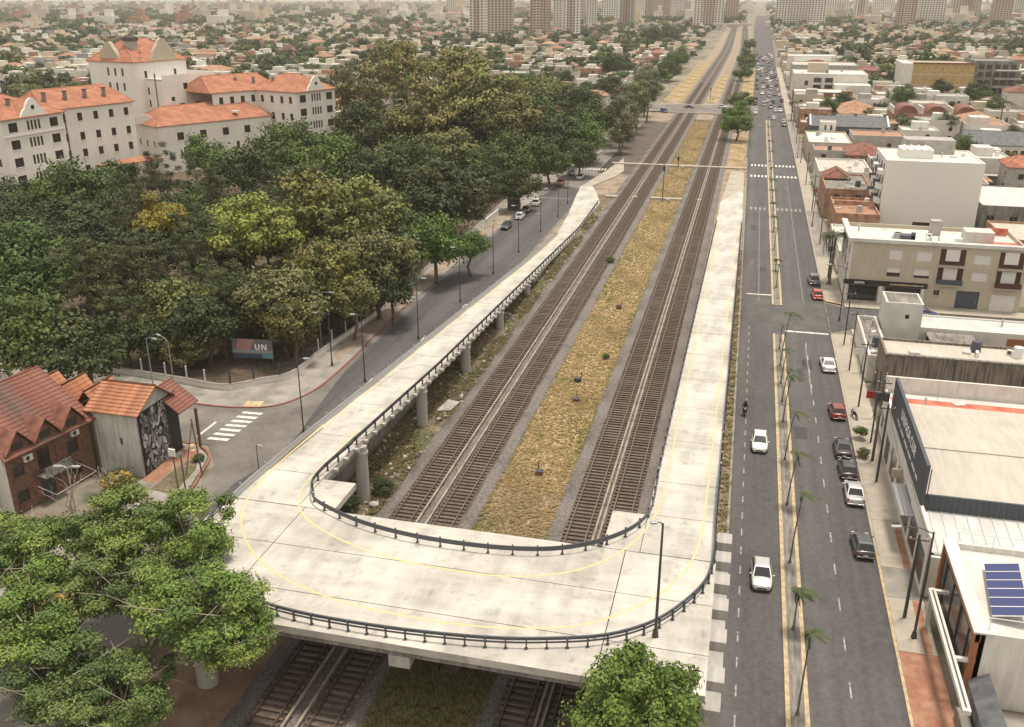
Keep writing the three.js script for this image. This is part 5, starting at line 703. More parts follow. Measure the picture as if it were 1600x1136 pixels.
{ const t = thing('party_wall_tower', 'patchy white windowless tower block with one tiny window', 'building'); blockOf(t, quad(20.2, -134.4, 25.0, -129.2), 0, 7.4, M.roofWhite, { 0: [[2.9, 5.2, 0.55, 0.6, 'n']] }, { roof: M.concreteOld, parapet: 0.25 }); }
{ const t = thing('shed_row', 'row of low sheds with a white metal roof and orange shutters behind the brown wall', 'shed'); blockOf(t, quad(25.4, -137, 62, -131), 0, 3.6, M.plasterWhite, { 0: [[2, 0.2, 2.2, 2.2, 'n'], [6.2, 0.2, 1.6, 2.4, 'd', M.greyBlue]] }, { roof: M.metalRoof, parapet: 0.2 }); for (let i = 0; i < 5; i++) mesh('shutter', box(5, 1.5, 0.12, 39 + i * 5.4, 1.4, -130.9), M.woodOrange, t); mesh('lean_to', box(6, 0.15, 4, 29, 3.0, -128.6), M.concreteOld, t); mesh('post', merge([26.4, 31.6].map(x => box(0.15, 3, 0.15, x, 0, -127))), M.steelDark, t); }
{ const t = thing('yard_store', 'cluttered low store with a grey roof between the brown wall and sheds', 'shed'); blockOf(t, quad(26, -126.5, 60, -119), 0, 2.6, M.concreteOld, {}, { roof: M.concrete, parapet: 0.1 }); for (let i = 0; i < 9; i++) mesh('crate', box(rr(0.8, 2), rr(0.4, 1.1), rr(0.8, 1.6), 28 + i * 3.4, 2.5, -122.5 + rr(-2, 2), rr(0, 1)), pick([M.wood, M.tileBrown, M.concreteOld, M.white]), t); }
for (const [x, l] of [[37.2, 'left green and white rubbish container in the side street'], [39.8, 'right green and white rubbish container in the side street']]) { const t = thing('rubbish_container', l, 'container', x, 0.01, -139.9, 0.05); mesh('body', rbox(1.8, 1.1, 1.2, 0.12, 0, 0.15, 0), plain(0.12, 0.3, 0.1, 0.6), t); mesh('lid', rbox(1.85, 0.3, 1.25, 0.12, 0, 1.26, 0), M.white, t); for (const s of [-1, 1]) mesh('wheel', cyl(0.12, 0.12, 0.15, s * 0.7, 0, 0.4, 10), M.rubber, t); }
{ const t = thing('apartment_building', 'beige three-storey apartment building with white shutters and a dark shop sign', 'building'), c = quad(17.4, -166.6, 43.2, -152.8);
  const hs = [[6.8, 4.6, 2.0, 1.45, 's', 0.55], [11.0, 4.6, 2.3, 1.45, 's', 0.7], [19.4, 4.7, 2.3, 1.4, 's'], [6.8, 7.4, 2.0, 1.5, 's'], [11.0, 7.4, 2.3, 1.5, 's'], [19.4, 7.4, 2.4, 1.45, 's'], [15.1, 3.95, 3.7, 2.6, 'n', M.maroon], [15.1, 6.95, 3.7, 2.6, 'n', M.maroon], [23.5, 3.95, 3.5, 2.6, 'n', M.maroon], [23.5, 6.95, 3.5, 2.6, 'n', M.maroon], [2.6, 0.3, 4.4, 2.6, 'n', M.glass], [8.6, 0.3, 5.4, 2.6, 'n', M.pane], [13.6, 2.0, 0.9, 0.9, 'w'], [18.2, 0.1, 3.4, 2.9, 'd', M.greyBlue], [23.4, 0.1, 3.6, 2.6, 's']];
  facade(t, c[0], c[1], 0, 10, hs, M.plasterBeige); facade(t, c[1], c[2], 0, 10, [], M.plasterBeige); facade(t, c[2], c[3], 0, 10, [], M.plasterBeige); facade(t, c[3], c[0], 0, 10, rows([3, 7.5, 11.5], [4.4, 7.3], 1.6, 1.7), M.plasterWhite);
  mesh('roof', prism(quad(17.6, -166.4, 43, -153), 9.2, 9.4), M.roofWhite, t);
  mesh('cornice', box(26.6, 0.55, 1.0, 30.2, 10.0, -152.9), M.roofWhite, t); mesh('cornice', box(0.9, 0.5, 14.4, 17.3, 10.0, -160), M.roofWhite, t);
  for (const [u, mt] of [[15.1, M.greyBlue], [23.5, M.maroon]]) for (const v of [3.95, 6.95]) { const b = mesh('balcony', box(3.7, 0.16, 1.0, 17.4 + u, v - 0.12, -152.45), M.plasterBeige, t); mesh('railing', v < 5 ? box(3.7, 0.85, 0.06, 17.4 + u, v + 0.05, -152.0) : merge([box(3.7, 0.05, 0.05, 17.4 + u, v + 0.85, -152.0), ...spread(13, -1.8, 1.8).map(d => box(0.03, 0.85, 0.03, 17.4 + u + d, v + 0.05, -152.0))]), v < 5 ? mt : M.steelDark, b); mesh('roller_blind', box(2.0, 1.9, 0.06, 17.4 + u, v + 0.65, -152.9), M.white, b); }
  mesh('shop_fascia', box(12.6, 0.75, 0.4, 23.2, 3.05, -152.6), M.black, t); mesh('shop_lettering', new THREE.PlaneGeometry(2.9, 0.6), lettering('', 2.9, 0.6, '#171416', '#f0ece6', 'sans-serif', [['ZOFFA', 0.5, 0.54, 0.86]]), t, 19.3, 3.43, -152.39); mesh('light_strip', box(5, 0.16, 0.1, 26.4, 3.35, -152.36), M.paintYellow, t); for (const u of [5.2, 11.5]) mesh('pillar', box(0.5, 3.0, 0.5, 17.4 + u, 0, -152.6), M.plasterWhite, t);
  mesh('roof_house', box(4.2, 1.9, 3.4, 37.0, 9.4, -159.5), M.roofWhite, t); mesh('roof_terrace', box(5.6, 0.12, 5.0, 40, 9.41, -157), M.coral, t); mesh('roof_wall', box(3.0, 1.2, 0.25, 41, 9.5, -164.5), M.coral, t); mesh('stair_head', box(1.6, 2.4, 1.6, 31.2, 9.4, -163.2), M.concrete, t); mesh('roof_machine', merge([box(2.6, 1.0, 1.8, 26, 9.4, -157.6), box(0.6, 1.5, 0.6, 27, 9.4, -157)]), M.galvDark, t); mesh('tile_skirt', box(8, 0.14, 1.6, 38.8, 9.6, -153.9), M.coral, t); }
{ const t = thing('white_block', 'tall plain white block with a blank front wall and a penthouse', 'building'), c = quad(27.8, -222, 46.4, -204.2);
  facade(t, c[0], c[1], 0, 15, [[9.6, 0.6, 5.8, 2.0, 'n']], M.white); facade(t, c[1], c[2], 0, 15, [], M.white); facade(t, c[2], c[3], 0, 15, [], M.white); facade(t, c[3], c[0], 0, 15, rows(spread(4, 3, 15), [3.4, 6.4, 9.4, 12.2], 2.4, 1.7), M.white);
  mesh('roof', prism(quad(28, -221.8, 46.2, -204.4), 14.6, 14.8), M.roofWhite, t); mesh('penthouse', box(10, 2.9, 5.6, 37.6, 14.8, -219), M.concrete, t); mesh('penthouse', box(6.2, 1.8, 6, 34.2, 14.8, -212), M.white, t); for (let i = 0; i < 4; i++) mesh('roof_slat', box(0.4, 0.2, 5.8, 32.2 + i * 1.4, 16.62, -212), M.white, t);
  for (let i = 0; i < 4; i++) for (let f = 0; f < 4; f++) mesh('balcony', box(1.1, 0.9, 3.0, 27.2, 2.9 + f * 3, -206.6 - i * 4), i % 2 ? M.greyBlue : M.white, t); }
{ const mk = (nm, lb, cat, q, h, wall, roof, holes = {}, par = 0.4) => { const t = thing(nm, lb, cat); blockOf(t, q, 0, h, wall, holes, { roof, parapet: par }); return t; };
  let t = mk('terracotta_house', 'weathered terracotta-walled house with a flat brown roof left of the white block', 'house', quad(18.5, -213, 27, -196), 5.4, M.terracotta, M.terracotta, { 0: rows([2.2, 5.6], [1.2], 1.2, 1.4), 3: rows([4, 9], [1], 1.4, 1.6) }, 0.5); mesh('terrace_wall', box(8, 1.0, 0.25, 22.6, 5.4, -204), M.terracotta, t);
  mk('low_white_shop', 'low white shop just behind the beige apartment building', 'shop', quad(17.4, -192, 27.4, -170), 4.0, M.plasterWhite, M.roofWhite, { 3: rows([4, 9, 15], [0.4], 2.4, 2.4, 'n', M.glass) });
  t = mk('brown_brick_house', 'two-storey brown brick house with a small red roof near the far zebra', 'house', quad(17.6, -236, 27.4, -216), 6.6, M.terracotta, M.concreteOld, { 0: rows([2.5, 7], [1, 3.9], 1.3, 1.5), 3: rows([3, 8, 13], [1, 3.9], 1.4, 1.5) }); hipRoof(t, quad(18, -236, 23.6, -229), 6.7, 8.6, 2, M.tileBrown, 0.4);
  t = mk('cream_shop_house', 'cream shop house with white gables on the right pavement', 'house', quad(17.6, -262, 30, -241), 6.2, M.plasterWhite, M.roofBeige, { 0: rows([2.5, 6, 9.5], [1, 3.8], 1.2, 1.5), 3: rows([4, 9, 15], [1, 3.8], 1.4, 1.5) });
  mk('pale_corner_house', 'pale flat house at the corner by the far zebra crossing', 'house', quad(17.6, -322, 30, -296), 5.6, M.plasterBeige, M.roofWhite, { 0: rows([2.5, 6, 9.5], [1], 1.2, 1.5), 3: rows([4, 9, 15, 21], [1], 1.6, 1.7) });
  mk('tan_terrace', 'long low tan building to the right of the white block', 'building', quad(47.5, -200, 74, -184), 4.6, M.terracotta, M.roofBeige, { 0: rows(spread(6, 2, 24), [1.2], 1.2, 1.4) }); 
  mk('grey_metal_hall', 'wide hall with a pale ribbed metal roof right of the white block', 'hall', quad(48, -232, 84, -208), 6, M.concreteOld, M.metalRoof, { 0: rows(spread(8, 2, 33), [2.4], 1.6, 1.6) }, 0.2);
  t = thing('blue_grey_house', 'long blue-grey house with a dark slate roof and white gable ends', 'house'); { const c = quad(19.4, -347, 44, -332); facade(t, c[0], c[1], 0, 6, [[3, 1.2, 2.2, 2, 'n', M.white], [8, 1.2, 1.2, 1.6], [13, 0.4, 3, 4.2, 'n'], [17, 2.4, 1, 1.2], [21.5, 1, 2.4, 2.2, 'n', M.white]], M.slate); facade(t, c[1], c[2], 0, 6, [], M.slate); facade(t, c[2], c[3], 0, 6, [], M.slate); facade(t, c[3], c[0], 0, 6, rows([4, 10], [1.4], 2, 2), M.slate); hipRoof(t, c, 6, 8.6, 0.4, M.slate, 0.3); for (const x of [19.4, 44]) mesh('gable_edge', roofGeo([[[x, 5.6, -331.4], [x, 6.4, -331.4], [x, 9, -339.5], [x, 8.2, -339.5]], [[x + 0.5, 6.4, -331.4], [x, 6.4, -331.4], [x, 9, -339.5], [x + 0.5, 9, -339.5]].reverse()]), M.white, t); }
  mk('white_tower_house', 'narrow white house front standing before the blue-grey house', 'house', quad(22.2, -328.5, 27, -322.8), 8.4, M.plasterWhite, M.roofWhite, { 0: rows([1.6, 3.4], [3, 5.8], 0.7, 1.6, 'n') });
  t = thing('slate_roof_house', 'white house with a dark slate roof and a row of tall windows', 'house'); { const c = quad(62, -318, 82, -304); blockOf(t, c, 0, 5.4, M.plasterWhite, { 0: rows(spread(9, 2, 18.5), [0.6], 1.3, 3.4) }, { roof: null }); hipRoof(t, c, 5.4, 8.6, 1, M.slate, 0.5); }
  t = thing('vaulted_terrace', 'pink terrace with three red barrel roofs behind the slate house', 'house'); blockOf(t, quad(52, -402, 84, -386), 0, 5, M.terracotta, { 0: rows(spread(6, 3, 29), [1.2], 1.4, 1.6) }, { roof: M.roofBeige }); for (let i = 0; i < 3; i++) { const g = new THREE.CylinderGeometry(4.2, 4.2, 13, 16, 1, false, 0, PI); g.rotateX(PI / 2); g.rotateZ(PI / 2); mesh('barrel_roof', g, M.tileBrown, t, 57.5 + i * 10.4, 3.6, -394); mesh('fire_wall', box(0.5, 2.2, 13, 52.6 + i * 10.4, 5, -394), M.plasterWhite, t); }
  t = mk('red_corner_shop', 'shop with a deep red front and orange awning on the avenue', 'shop', quad(18, -470, 42, -450), 6.4, M.tileBrown, M.roofWhite, { 0: rows(spread(5, 3, 21), [2.4], 2.6, 1.8, 'n', M.pane), 3: rows([4, 10], [1], 3, 3, 'n', M.glass) }); mesh('awning', box(16, 0.2, 3, 28, 4.2, -447.6), M.ochre, t);
  t = mk('white_office_complex', 'white office complex with dark balcony bays on the avenue', 'building', quad(18.4, -512, 52, -482), 12, M.plasterWhite, M.roofWhite, { 0: [...rows([6], [2, 6.6], 1.6, 2.2, 'n'), ...rows([11, 16.2], [1.6, 4.8, 8], 3.6, 2.2, 'n'), ...rows([26, 30], [6], 1.6, 1.8, 'n')], 3: rows(spread(5, 4, 26), [2, 6, 9], 1.6, 1.6) }); mesh('annex', box(16, 8, 12, 44.5, 0, -475.5), M.plasterWhite, t); mesh('roof_block', box(9, 4.4, 9, 30, 11.6, -500), M.plasterBeige, t);
  mk('grey_party_building', 'blank grey rendered building behind the white office complex', 'building', quad(19, -560, 52, -530), 13, M.concrete, M.roofBeige, {});
  t = thing('sign_building', 'white sign building with a red oval emblem on its front', 'building'); blockOf(t, quad(19.5, -652, 48, -630), 0, 12, M.plasterWhite, {}, { roof: M.roofWhite }); { const c = document.createElement('canvas'); c.width = 512; c.height = 220; const g = c.getContext('2d'); g.fillStyle = '#f4f1ea'; g.fillRect(0, 0, 512, 220); g.translate(256, 110); g.rotate(-0.12); g.fillStyle = '#b3434d'; g.beginPath(); g.ellipse(0, 0, 190, 62, 0, 0, 6.3); g.fill(); g.fillStyle = '#f2d5d5'; g.beginPath(); g.ellipse(0, 0, 150, 26, 0, 0, 6.3); g.fill(); const tx = new THREE.CanvasTexture(c); tx.colorSpace = THREE.SRGBColorSpace; mesh('emblem', new THREE.PlaneGeometry(22, 9.4), new THREE.MeshStandardMaterial({ map: tx, roughness: 0.7 }), t, 34, 7, -629.95); } mesh('red_entrance', box(8, 3.4, 3, 23, 0, -629), M.tail, t);
  t = mk('ochre_building', 'large ochre building with a blank three-band front', 'building', quad(77, -548, 105.5, -521), 15, M.ochre, M.roofBeige, {}); for (const y of [4.8, 9.8]) mesh('band_joint', box(28.3, 0.22, 0.12, 91.3, y, -520.95), M.plasterWhite, t); mesh('white_flank', box(5, 15, 26, 74.4, 0, -534), M.plasterWhite, t); mesh('roof_edge', box(29.5, 0.6, 1.2, 91.3, 15.01, -521), M.tileBrown, t);
  t = mk('concrete_frame_building', 'grey concrete building with open dark floors beside the ochre one', 'building', quad(106, -552, 126, -524), 16.5, M.concreteOld, M.concreteOld, { 0: rows(spread(5, 3, 17.5), [1.4, 5.2, 9, 12.6], 2.6, 2.2, 'n') }); for (const y of [4.4, 8.2, 12]) mesh('floor_slab', box(12, 0.5, 4, 121, y, -521), M.concrete, t);
  mk('grey_low_wall_block', 'low grey block with dark openings at the right edge behind the hall', 'building', quad(85, -250, 120, -225), 5.5, M.concreteOld, M.slate, { 0: rows(spread(6, 3, 32), [1.4], 2, 1.8, 'n') });
}

// roof clutter on the flat roofs of the right-hand side: tanks, vents, coolers, aerials
function clutter(t, x0, z0, x1, z1, y, n) { for (let i = 0; i < n; i++) { const x = rr(x0, x1), z = rr(z0, z1), k = i % 5; if (k === 0) mesh('water_tank', cyl(0.62, 0.55, 1.3, x, y, z, 12), pick([M.greyBlue, M.white, M.concrete]), t); else if (k === 1) acUnit(t, x, y, z, rr(0, 6)); else if (k === 2) { mesh('vent_pipe', merge([cyl(0.11, 0.11, 0.9, x, y, z, 8), cyl(0.22, 0.05, 0.22, x, y + 0.9, z, 8)]), M.galv, t); } else if (k === 3) mesh('skylight', box(1.2, 0.25, 0.9, x, y, z, rr(0, 3)), M.metalRoof, t); else mesh('aerial', merge([cyl(0.03, 0.02, 2.6, x, y, z, 5), box(1.1, 0.03, 0.03, x, y + 2.3, z, 0.6), box(0.8, 0.03, 0.03, x, y + 2.0, z, 0.6)]), M.galv, t); } }
{ const by = n => scene.children.find(o => o.name === n);
  clutter(by('white_shop'), 27, -68, 38, -60, 5.5, 8); clutter(by('apartment_building'), 19, -165, 35, -155, 9.4, 14); clutter(by('white_block'), 29, -221, 45, -206, 14.8, 8); clutter(by('warehouse'), 20, -116.5, 64, -112.5, 6.0, 9); clutter(by('shed_row'), 27, -136, 60, -132, 3.4, 8); clutter(by('coral_roof_house'), 20, -102, 40, -98.5, 4.85, 5); clutter(by('red_roof_house'), 44, -109, 62, -99, 4.7, 6); clutter(by('low_white_shop'), 19, -190, 26, -172, 3.6, 8); clutter(by('terracotta_house'), 19, -212, 26, -198, 4.9, 6); clutter(by('brown_brick_house'), 19, -228, 26, -218, 6.2, 5); clutter(by('cream_shop_house'), 19, -260, 29, -243, 5.8, 8); clutter(by('pale_corner_house'), 19, -320, 29, -298, 5.2, 8); clutter(by('tan_terrace'), 49, -198, 72, -186, 4.2, 8); clutter(by('white_office_complex'), 20, -510, 50, -484, 11.5, 8); clutter(by('front_shops'), 17.9, -133, 19.4, -119.5, 3.1, 4); }
// shop signs along the right pavement
[[17.1, -106, 'small red hanging sign on the pavement front past the coral roof', M.tail], [17.05, -120.5, 'small white hanging sign by the narrow shop front', M.white], [17.1, -175, 'small blue hanging sign behind the beige apartment building', M.greyBlue], [17.1, -186, 'second small red hanging sign behind the beige apartment building', M.tail], [17.2, -232, 'pink hanging sign near the far zebra crossing', M.coral]].forEach(([x, z, l, m]) => { const t = thing('hanging_sign', l, 'sign', x, 2.6, z); mesh('sign_panel', rbox(1.2, 0.9, 0.14, 0.03, -0.55, 0, 0), m, t); mesh('bracket', box(1.3, 0.06, 0.06, -0.5, 0.95, 0), M.steelDark, t); mesh('post', box(0.08, 2.5, 0.08, -0.05, -2.45, 0), M.steelDark, t); });

// ================================================================ TREES
M.leaf = new THREE.MeshStandardMaterial({ vertexColors: true, roughness: 0.75, side: THREE.DoubleSide });
const leafTints = [[1, 1, 1], [1.15, 1.15, 0.95], [0.82, 0.88, 0.85], [1.1, 1.2, 0.9], [0.92, 0.84, 0.8], [1.14, 1.06, 0.9]].map(c => new THREE.MeshStandardMaterial({ vertexColors: true, roughness: 0.75, side: THREE.DoubleSide, color: new THREE.Color().setRGB(...c) }));
function crownGeo(o) {                                           // thousands of separate leaf faces spread over clumps; crown radius 1, centre at 0
  const { blobs, leaves, size, cols, tall = 0.85, fill = 0.25, flatTop = 0, clump = [0.17, 0.36], elong = 1.6, droop = 0 } = o, B = [];
  for (let i = 0; i < blobs; i++) { let p; do { p = V(rr(-1, 1), rr(-1, 1), rr(-1, 1)); } while (p.length() > 1 || p.length() < 0.3); p.multiplyScalar(0.8); p.y *= tall; if (p.y < -0.3 * tall) p.y *= 0.6; B.push([p, rr(...clump), rr(0.8, 1.22), pick(cols), rr(0.7, 1.35), rr(0.7, 1.35)]); }
  const P = new Float32Array(leaves * 18), N = new Float32Array(leaves * 18), Cc = new Float32Array(leaves * 18), U = new Float32Array(leaves * 12), a = V(), b = V(), n = V(), q = V(); let k = 0;
  for (let i = 0; i < leaves; i++) {
    const [c, r, br, col] = B[i % blobs]; n.set(rr(-1, 1), rr(-1, 1), rr(-1, 1)).normalize(); if (n.y < -0.35 && rnd() < 0.7) n.y *= -1;
    const rad = r * (rnd() < fill ? Math.cbrt(rnd()) * 0.9 : 0.6 + 0.8 * Math.pow(rnd(), 1.5)); q.copy(n).multiplyScalar(rad); q.x *= B[i % blobs][4]; q.z *= B[i % blobs][5]; q.y *= 0.8; q.add(c);
    n.x += rr(-0.75, 0.75); n.y += rr(-0.5, 0.85); n.z += rr(-0.75, 0.75); n.normalize();
    a.set(rr(-1, 1), rr(-1, 1) - droop, rr(-1, 1)).cross(n).normalize(); b.copy(n).cross(a); const s = size * rr(0.65, 1.35), w = s / elong;
    const pts = [[q.x - a.x * s, q.y - a.y * s, q.z - a.z * s], [q.x + b.x * w, q.y + b.y * w, q.z + b.z * w], [q.x + a.x * s, q.y + a.y * s, q.z + a.z * s], [q.x - b.x * w, q.y - b.y * w, q.z - b.z * w]];
    const v = br * rr(0.7, 1.3), h = rr(-0.12, 0.12);
    for (const j of [0, 2, 1, 0, 3, 2]) { P.set(pts[j], k * 3); N[k * 3] = n.x; N[k * 3 + 1] = n.y; N[k * 3 + 2] = n.z; Cc[k * 3] = col[0] * v * (1 + h); Cc[k * 3 + 1] = col[1] * v; Cc[k * 3 + 2] = col[2] * v * (1 - h); k++; }
  }
  const g = new THREE.BufferGeometry(); g.setAttribute('position', new THREE.BufferAttribute(P, 3)); g.setAttribute('normal', new THREE.BufferAttribute(N, 3)); g.setAttribute('uv', new THREE.BufferAttribute(U, 2)); g.setAttribute('color', new THREE.BufferAttribute(Cc, 3)); g.userData.B = B; return g;
}
const pal = { G: [[0.071, 0.117, 0.023], [0.095, 0.140, 0.028], [0.061, 0.101, 0.023]], D: [[0.034, 0.056, 0.017], [0.042, 0.066, 0.02], [0.054, 0.07, 0.023]], C: [[0.061, 0.070, 0.030], [0.078, 0.081, 0.034], [0.054, 0.065, 0.028]], Y: [[0.3, 0.26, 0.04], [0.24, 0.22, 0.04]], O: [[0.120, 0.127, 0.044], [0.104, 0.117, 0.039], [0.146, 0.143, 0.052]], B: [[0.098, 0.101, 0.040], [0.120, 0.117, 0.046], [0.081, 0.091, 0.034]], L: [[0.185, 0.2, 0.05], [0.155, 0.175, 0.044], [0.215, 0.215, 0.062], [0.125, 0.145, 0.038]], E: [[0.175, 0.185, 0.07], [0.14, 0.155, 0.06], [0.2, 0.2, 0.08]], P: [[0.14, 0.155, 0.085], [0.17, 0.18, 0.1], [0.115, 0.13, 0.07]], M: [[0.091, 0.137, 0.032], [0.110, 0.156, 0.038], [0.073, 0.111, 0.029]] };
const words = { G: 'mid-green', D: 'dark green', C: 'dark pointed', Y: 'bright yellow', O: 'olive', B: 'brownish olive', L: 'yellow-green', E: 'tall pale-trunked', P: 'grey-green columnar', M: 'rounded fresh-green' };
const spec = { G: {}, D: {}, C: { tall: 1.7, clump: [0.12, 0.24], elong: 2.6, droop: 0.8 }, Y: { blobs: 16 }, O: {}, B: { clump: [0.14, 0.28] }, L: { blobs: 60, clump: [0.14, 0.28] }, E: { blobs: 34, clump: [0.14, 0.27], fill: 0.2, tall: 0.95 }, P: { tall: 1.5, clump: [0.16, 0.3] }, M: { blobs: 18 } };
const crowns = {};
for (const k of Object.keys(pal)) crowns[k] = [0, 1, 2].slice(0, 'GDOL'.includes(k) ? 3 : 2).map(() => crownGeo({ blobs: 52, leaves: 8600, size: 0.04, cols: pal[k], ...spec[k] }));
const trunks = {};
function trunkGeo(key, h, B, r, sc) { return trunks[key] ??= (() => { const g = [limb([[0, 0, 0], [0.12, h * 0.4, 0.05], [-0.05, h * 0.8, 0], [0, h, 0]], r, r * 0.55, 7)]; B.slice(0, 7).forEach(([p]) => g.push(limb([[0, h * 0.7, 0], [p.x * sc * 0.45, h + p.y * sc * 0.3, p.z * sc * 0.45], [p.x * sc, h + p.y * sc, p.z * sc]], r * 0.5, r * 0.16, 5))); return merge(g); })(); }
let treeCount = 0;
function tree(kind, label, x, z, yc, R, group, geo, leafMat, barkMat) {
  const t = thing(kind === 'E' ? 'eucalyptus_tree' : kind === 'P' ? 'poplar_tree' : 'broadleaf_tree', label, 'tree', x, 0, z, rr(0, 6.28), group);
  const v = treeCount++ % crowns[kind].length, g = geo || crowns[kind][v], H = Math.max(0.5, R), m = mesh('trunk', trunkGeo(`${kind}${geo ? label : v}`, yc / R, g.userData.B, kind === 'E' ? 0.05 : 0.06, 1), barkMat || (kind === 'E' ? M.barkPale : M.bark), t); m.scale.setScalar(R);
  const c = mesh('crown', g, leafMat || leafTints[Math.floor(rnd() * 6)], t, 0, yc, 0); c.scale.set(R, R * rr(0.92, 1.08), R); return t;
}
const parkTrees = [
  [-82.9,-88.2,7,6.6,'G'], [-75.2,-89.2,6.5,5.4,'D'], [-89.3,-107.8,9.5,6.0,'C'], [-104.8,-112.8,9,7.2,'G'], [-110.4,-122.0,8.5,6.2,'C'], [-131.9,-161.6,9,7.8,'G'], [-101.0,-136.3,12,6.0,'C'], [-85.0,-114.1,9,5.6,'C'],
  [-115.5,-167.1,12,5.5,'C'], [-96.0,-136.8,10.5,4.6,'Y'], [-75.5,-108.3,8.5,5.3,'C'], [-77.4,-99.4,7.5,4.7,'C'], [-102.2,-161.1,10.5,6.0,'C'], [-66.3,-104.9,7.5,4.4,'C'], [-84.5,-127.8,9.5,5.1,'C'], [-77.2,-134.2,10,7.5,'L'],
  [-58.9,-108.0,8,5.7,'O'], [-74.4,-149.7,10,9.3,'L'], [-66.1,-151.8,10,8.0,'L'], [-57.2,-117.6,9,5.7,'L'], [-56.9,-106.4,6,4.1,'O'], [-52.3,-125.9,9,5.9,'O'], [-49.4,-123.9,6,4.2,'D'], [-50.1,-146.6,7,5.4,'G'],
  [-57.3,-176.1,8.5,8.4,'D'], [-45.4,-151.6,5.5,3.6,'G'], [-52.4,-116.1,6,3.6,'O'], [-115.3,-211.8,9,8.3,'G'], [-110.1,-189.9,9,7.2,'D'], [-112.2,-223.3,9,9.1,'G'], [-93.3,-201.1,9,8.6,'G'], [-81.3,-198.7,8,8.2,'D'],
  [-78.1,-211.3,9,7.7,'G'], [-93.1,-183.8,8,6.2,'D'], [-130.8,-208.0,9,6.0,'G'], [-128.5,-300.9,15,10.8,'E'], [-132.7,-348.8,18,13.5,'E'], [-109.5,-262.0,9,9.9,'D'], [-91.9,-261.0,16,10.1,'E'], [-97.5,-265.0,9,10.4,'O'],
  [-75.3,-270.1,20,10.8,'E'], [-89.4,-287.5,21,11.0,'E'], [-66.6,-262.4,13,9.1,'O'], [-79.2,-269.6,9,10.4,'D'], [-63.3,-281.0,9,9.7,'G'], [-60.9,-230.0,7.5,8.1,'G'], [-53.7,-235.0,7,6.9,'G'], [-54.0,-269.5,8,8.4,'D'],
  [-48.3,-274.6,7.5,7.9,'G'], [-77.2,-353.1,9,10.1,'O'], [-49.9,-205.5,6,5.2,'D'], [-64.0,-354.8,8,9.6,'D'], [-49.1,-237.3,6,5.6,'G'], [-44.3,-252.4,5.5,4.9,'D'], [-75.6,-233.6,8,8.0,'O'], [-49.9,-313.0,7.5,7.6,'G'],
  [-130.2,-172.8,9,5.5,'D'], [-131.5,-166.9,8,5.4,'G'],
];
const poplars = [
  [-38.0,-320.2,7,6.9,'P'], [-40.8,-372.3,8,8.4,'P'], [-44.5,-442.4,8,8.8,'P'], [-35.0,-289.4,5,5.1,'P'], [-38.3,-409.4,7,6.5,'P'],
];
const lineTrees = [
  [-4.1,-332.4,5.5,5.2,'M'], [-6.1,-377.4,5.5,5.4,'M'], [-4.5,-416.9,5,4.9,'M'], [-6.9,-579.9,5.5,6.0,'M'], [-6.0,-661.5,5.5,5.9,'M'], [-5.4,-750.4,6,5.7,'M'], [-6.2,-903.8,6,5.7,'M'], [-48.8,-572.6,6,8.2,'D'],
  [-100.4,-943.5,9,14.7,'D'], [-89.7,-1028.1,9,15.9,'D'], [-66.0,-449.0,7,7.8,'D'], [-83.2,-589.1,8,9.3,'D'], [-51.9,-680.5,7,10.6,'G'],
];

for (let k = 0; k < 900; k++) { const z = -rr(101, 300), x = rr(-150, -57), wst = x < -84 && z > -172, R = wst ? rr(4.8, 6.4) : rr(3.6, 5.2), yc = wst ? rr(5, 6.6) : rr(3.4, 4.8); if (x < -100 && z < -172 || parkTrees.some(p => Math.hypot(p[0] - x, p[1] - z) < 4.0 + R * 0.55)) continue; parkTrees.push([x, z, yc, R, pick(['D', 'D', 'G', 'D', 'C'])]); }
[[-108, -101], [-101, -100.6], [-94, -100.8], [-87, -100.4], [-80.5, -100.2], [-74, -99.6], [-68.5, -98.8], [-57.6, -108], [-57.2, -113.4], [-56.8, -119], [-56.6, -125], [-57, -132], [-57.2, -139], [-57.4, -147], [-57.6, -155], [-57.8, -164], [-58, -173]].forEach(([x, z], i) => parkTrees.push([x - 0.5, z - 0.6, 2.9 + (i % 3) * 0.5, 2.7 + (i * 7 % 4) * 0.25, ['D', 'B', 'O', 'D', 'G'][i % 5]]));
parkTrees.push([-67.5, -102.4, 6.2, 4.4, 'D'], [-73.5, -105.5, 6.6, 4.8, 'O'], [-64.6, -109.5, 7, 4.8, 'D'], [-70, -112.5, 7.4, 5, 'C']);
{ const cnt = {}; const ordered = parkTrees.map((p, i) => [...p, i]).sort((a, b) => b[1] - a[1]);
  for (const [x, z, yc, R, k] of ordered) { const zone = z > -118 ? 'front row by the park fence' : z > -165 ? 'middle of the park' : z > -225 ? 'park rear near the hospital' : 'grove past the left street', key = k + zone, i = cnt[key] = (cnt[key] ?? -1) + 1; tree(k, `${words[k]} tree in the ${zone}, ${ORD[i % 30]} nearest of that colour${i < 30 ? '' : ' behind'}`, x, z, yc, R * (k === 'C' ? 0.86 : 1.14), 'park trees'); } }
[[-38.6, -296, 7, 5], [-40, -309, 10, 6], [-41.5, -325, 11, 6.4], [-39.5, -342, 11.5, 6], [-42, -360, 12, 6.6], [-40, -380, 12, 6.2], [-43, -398, 12, 6.4]].forEach(([x, z, yc, R], i) => tree('P', `grey-green columnar tree beside the tracks, ${ORD[i]} of the poplar group`, x, z, yc, R, 'poplars by the level crossing'));
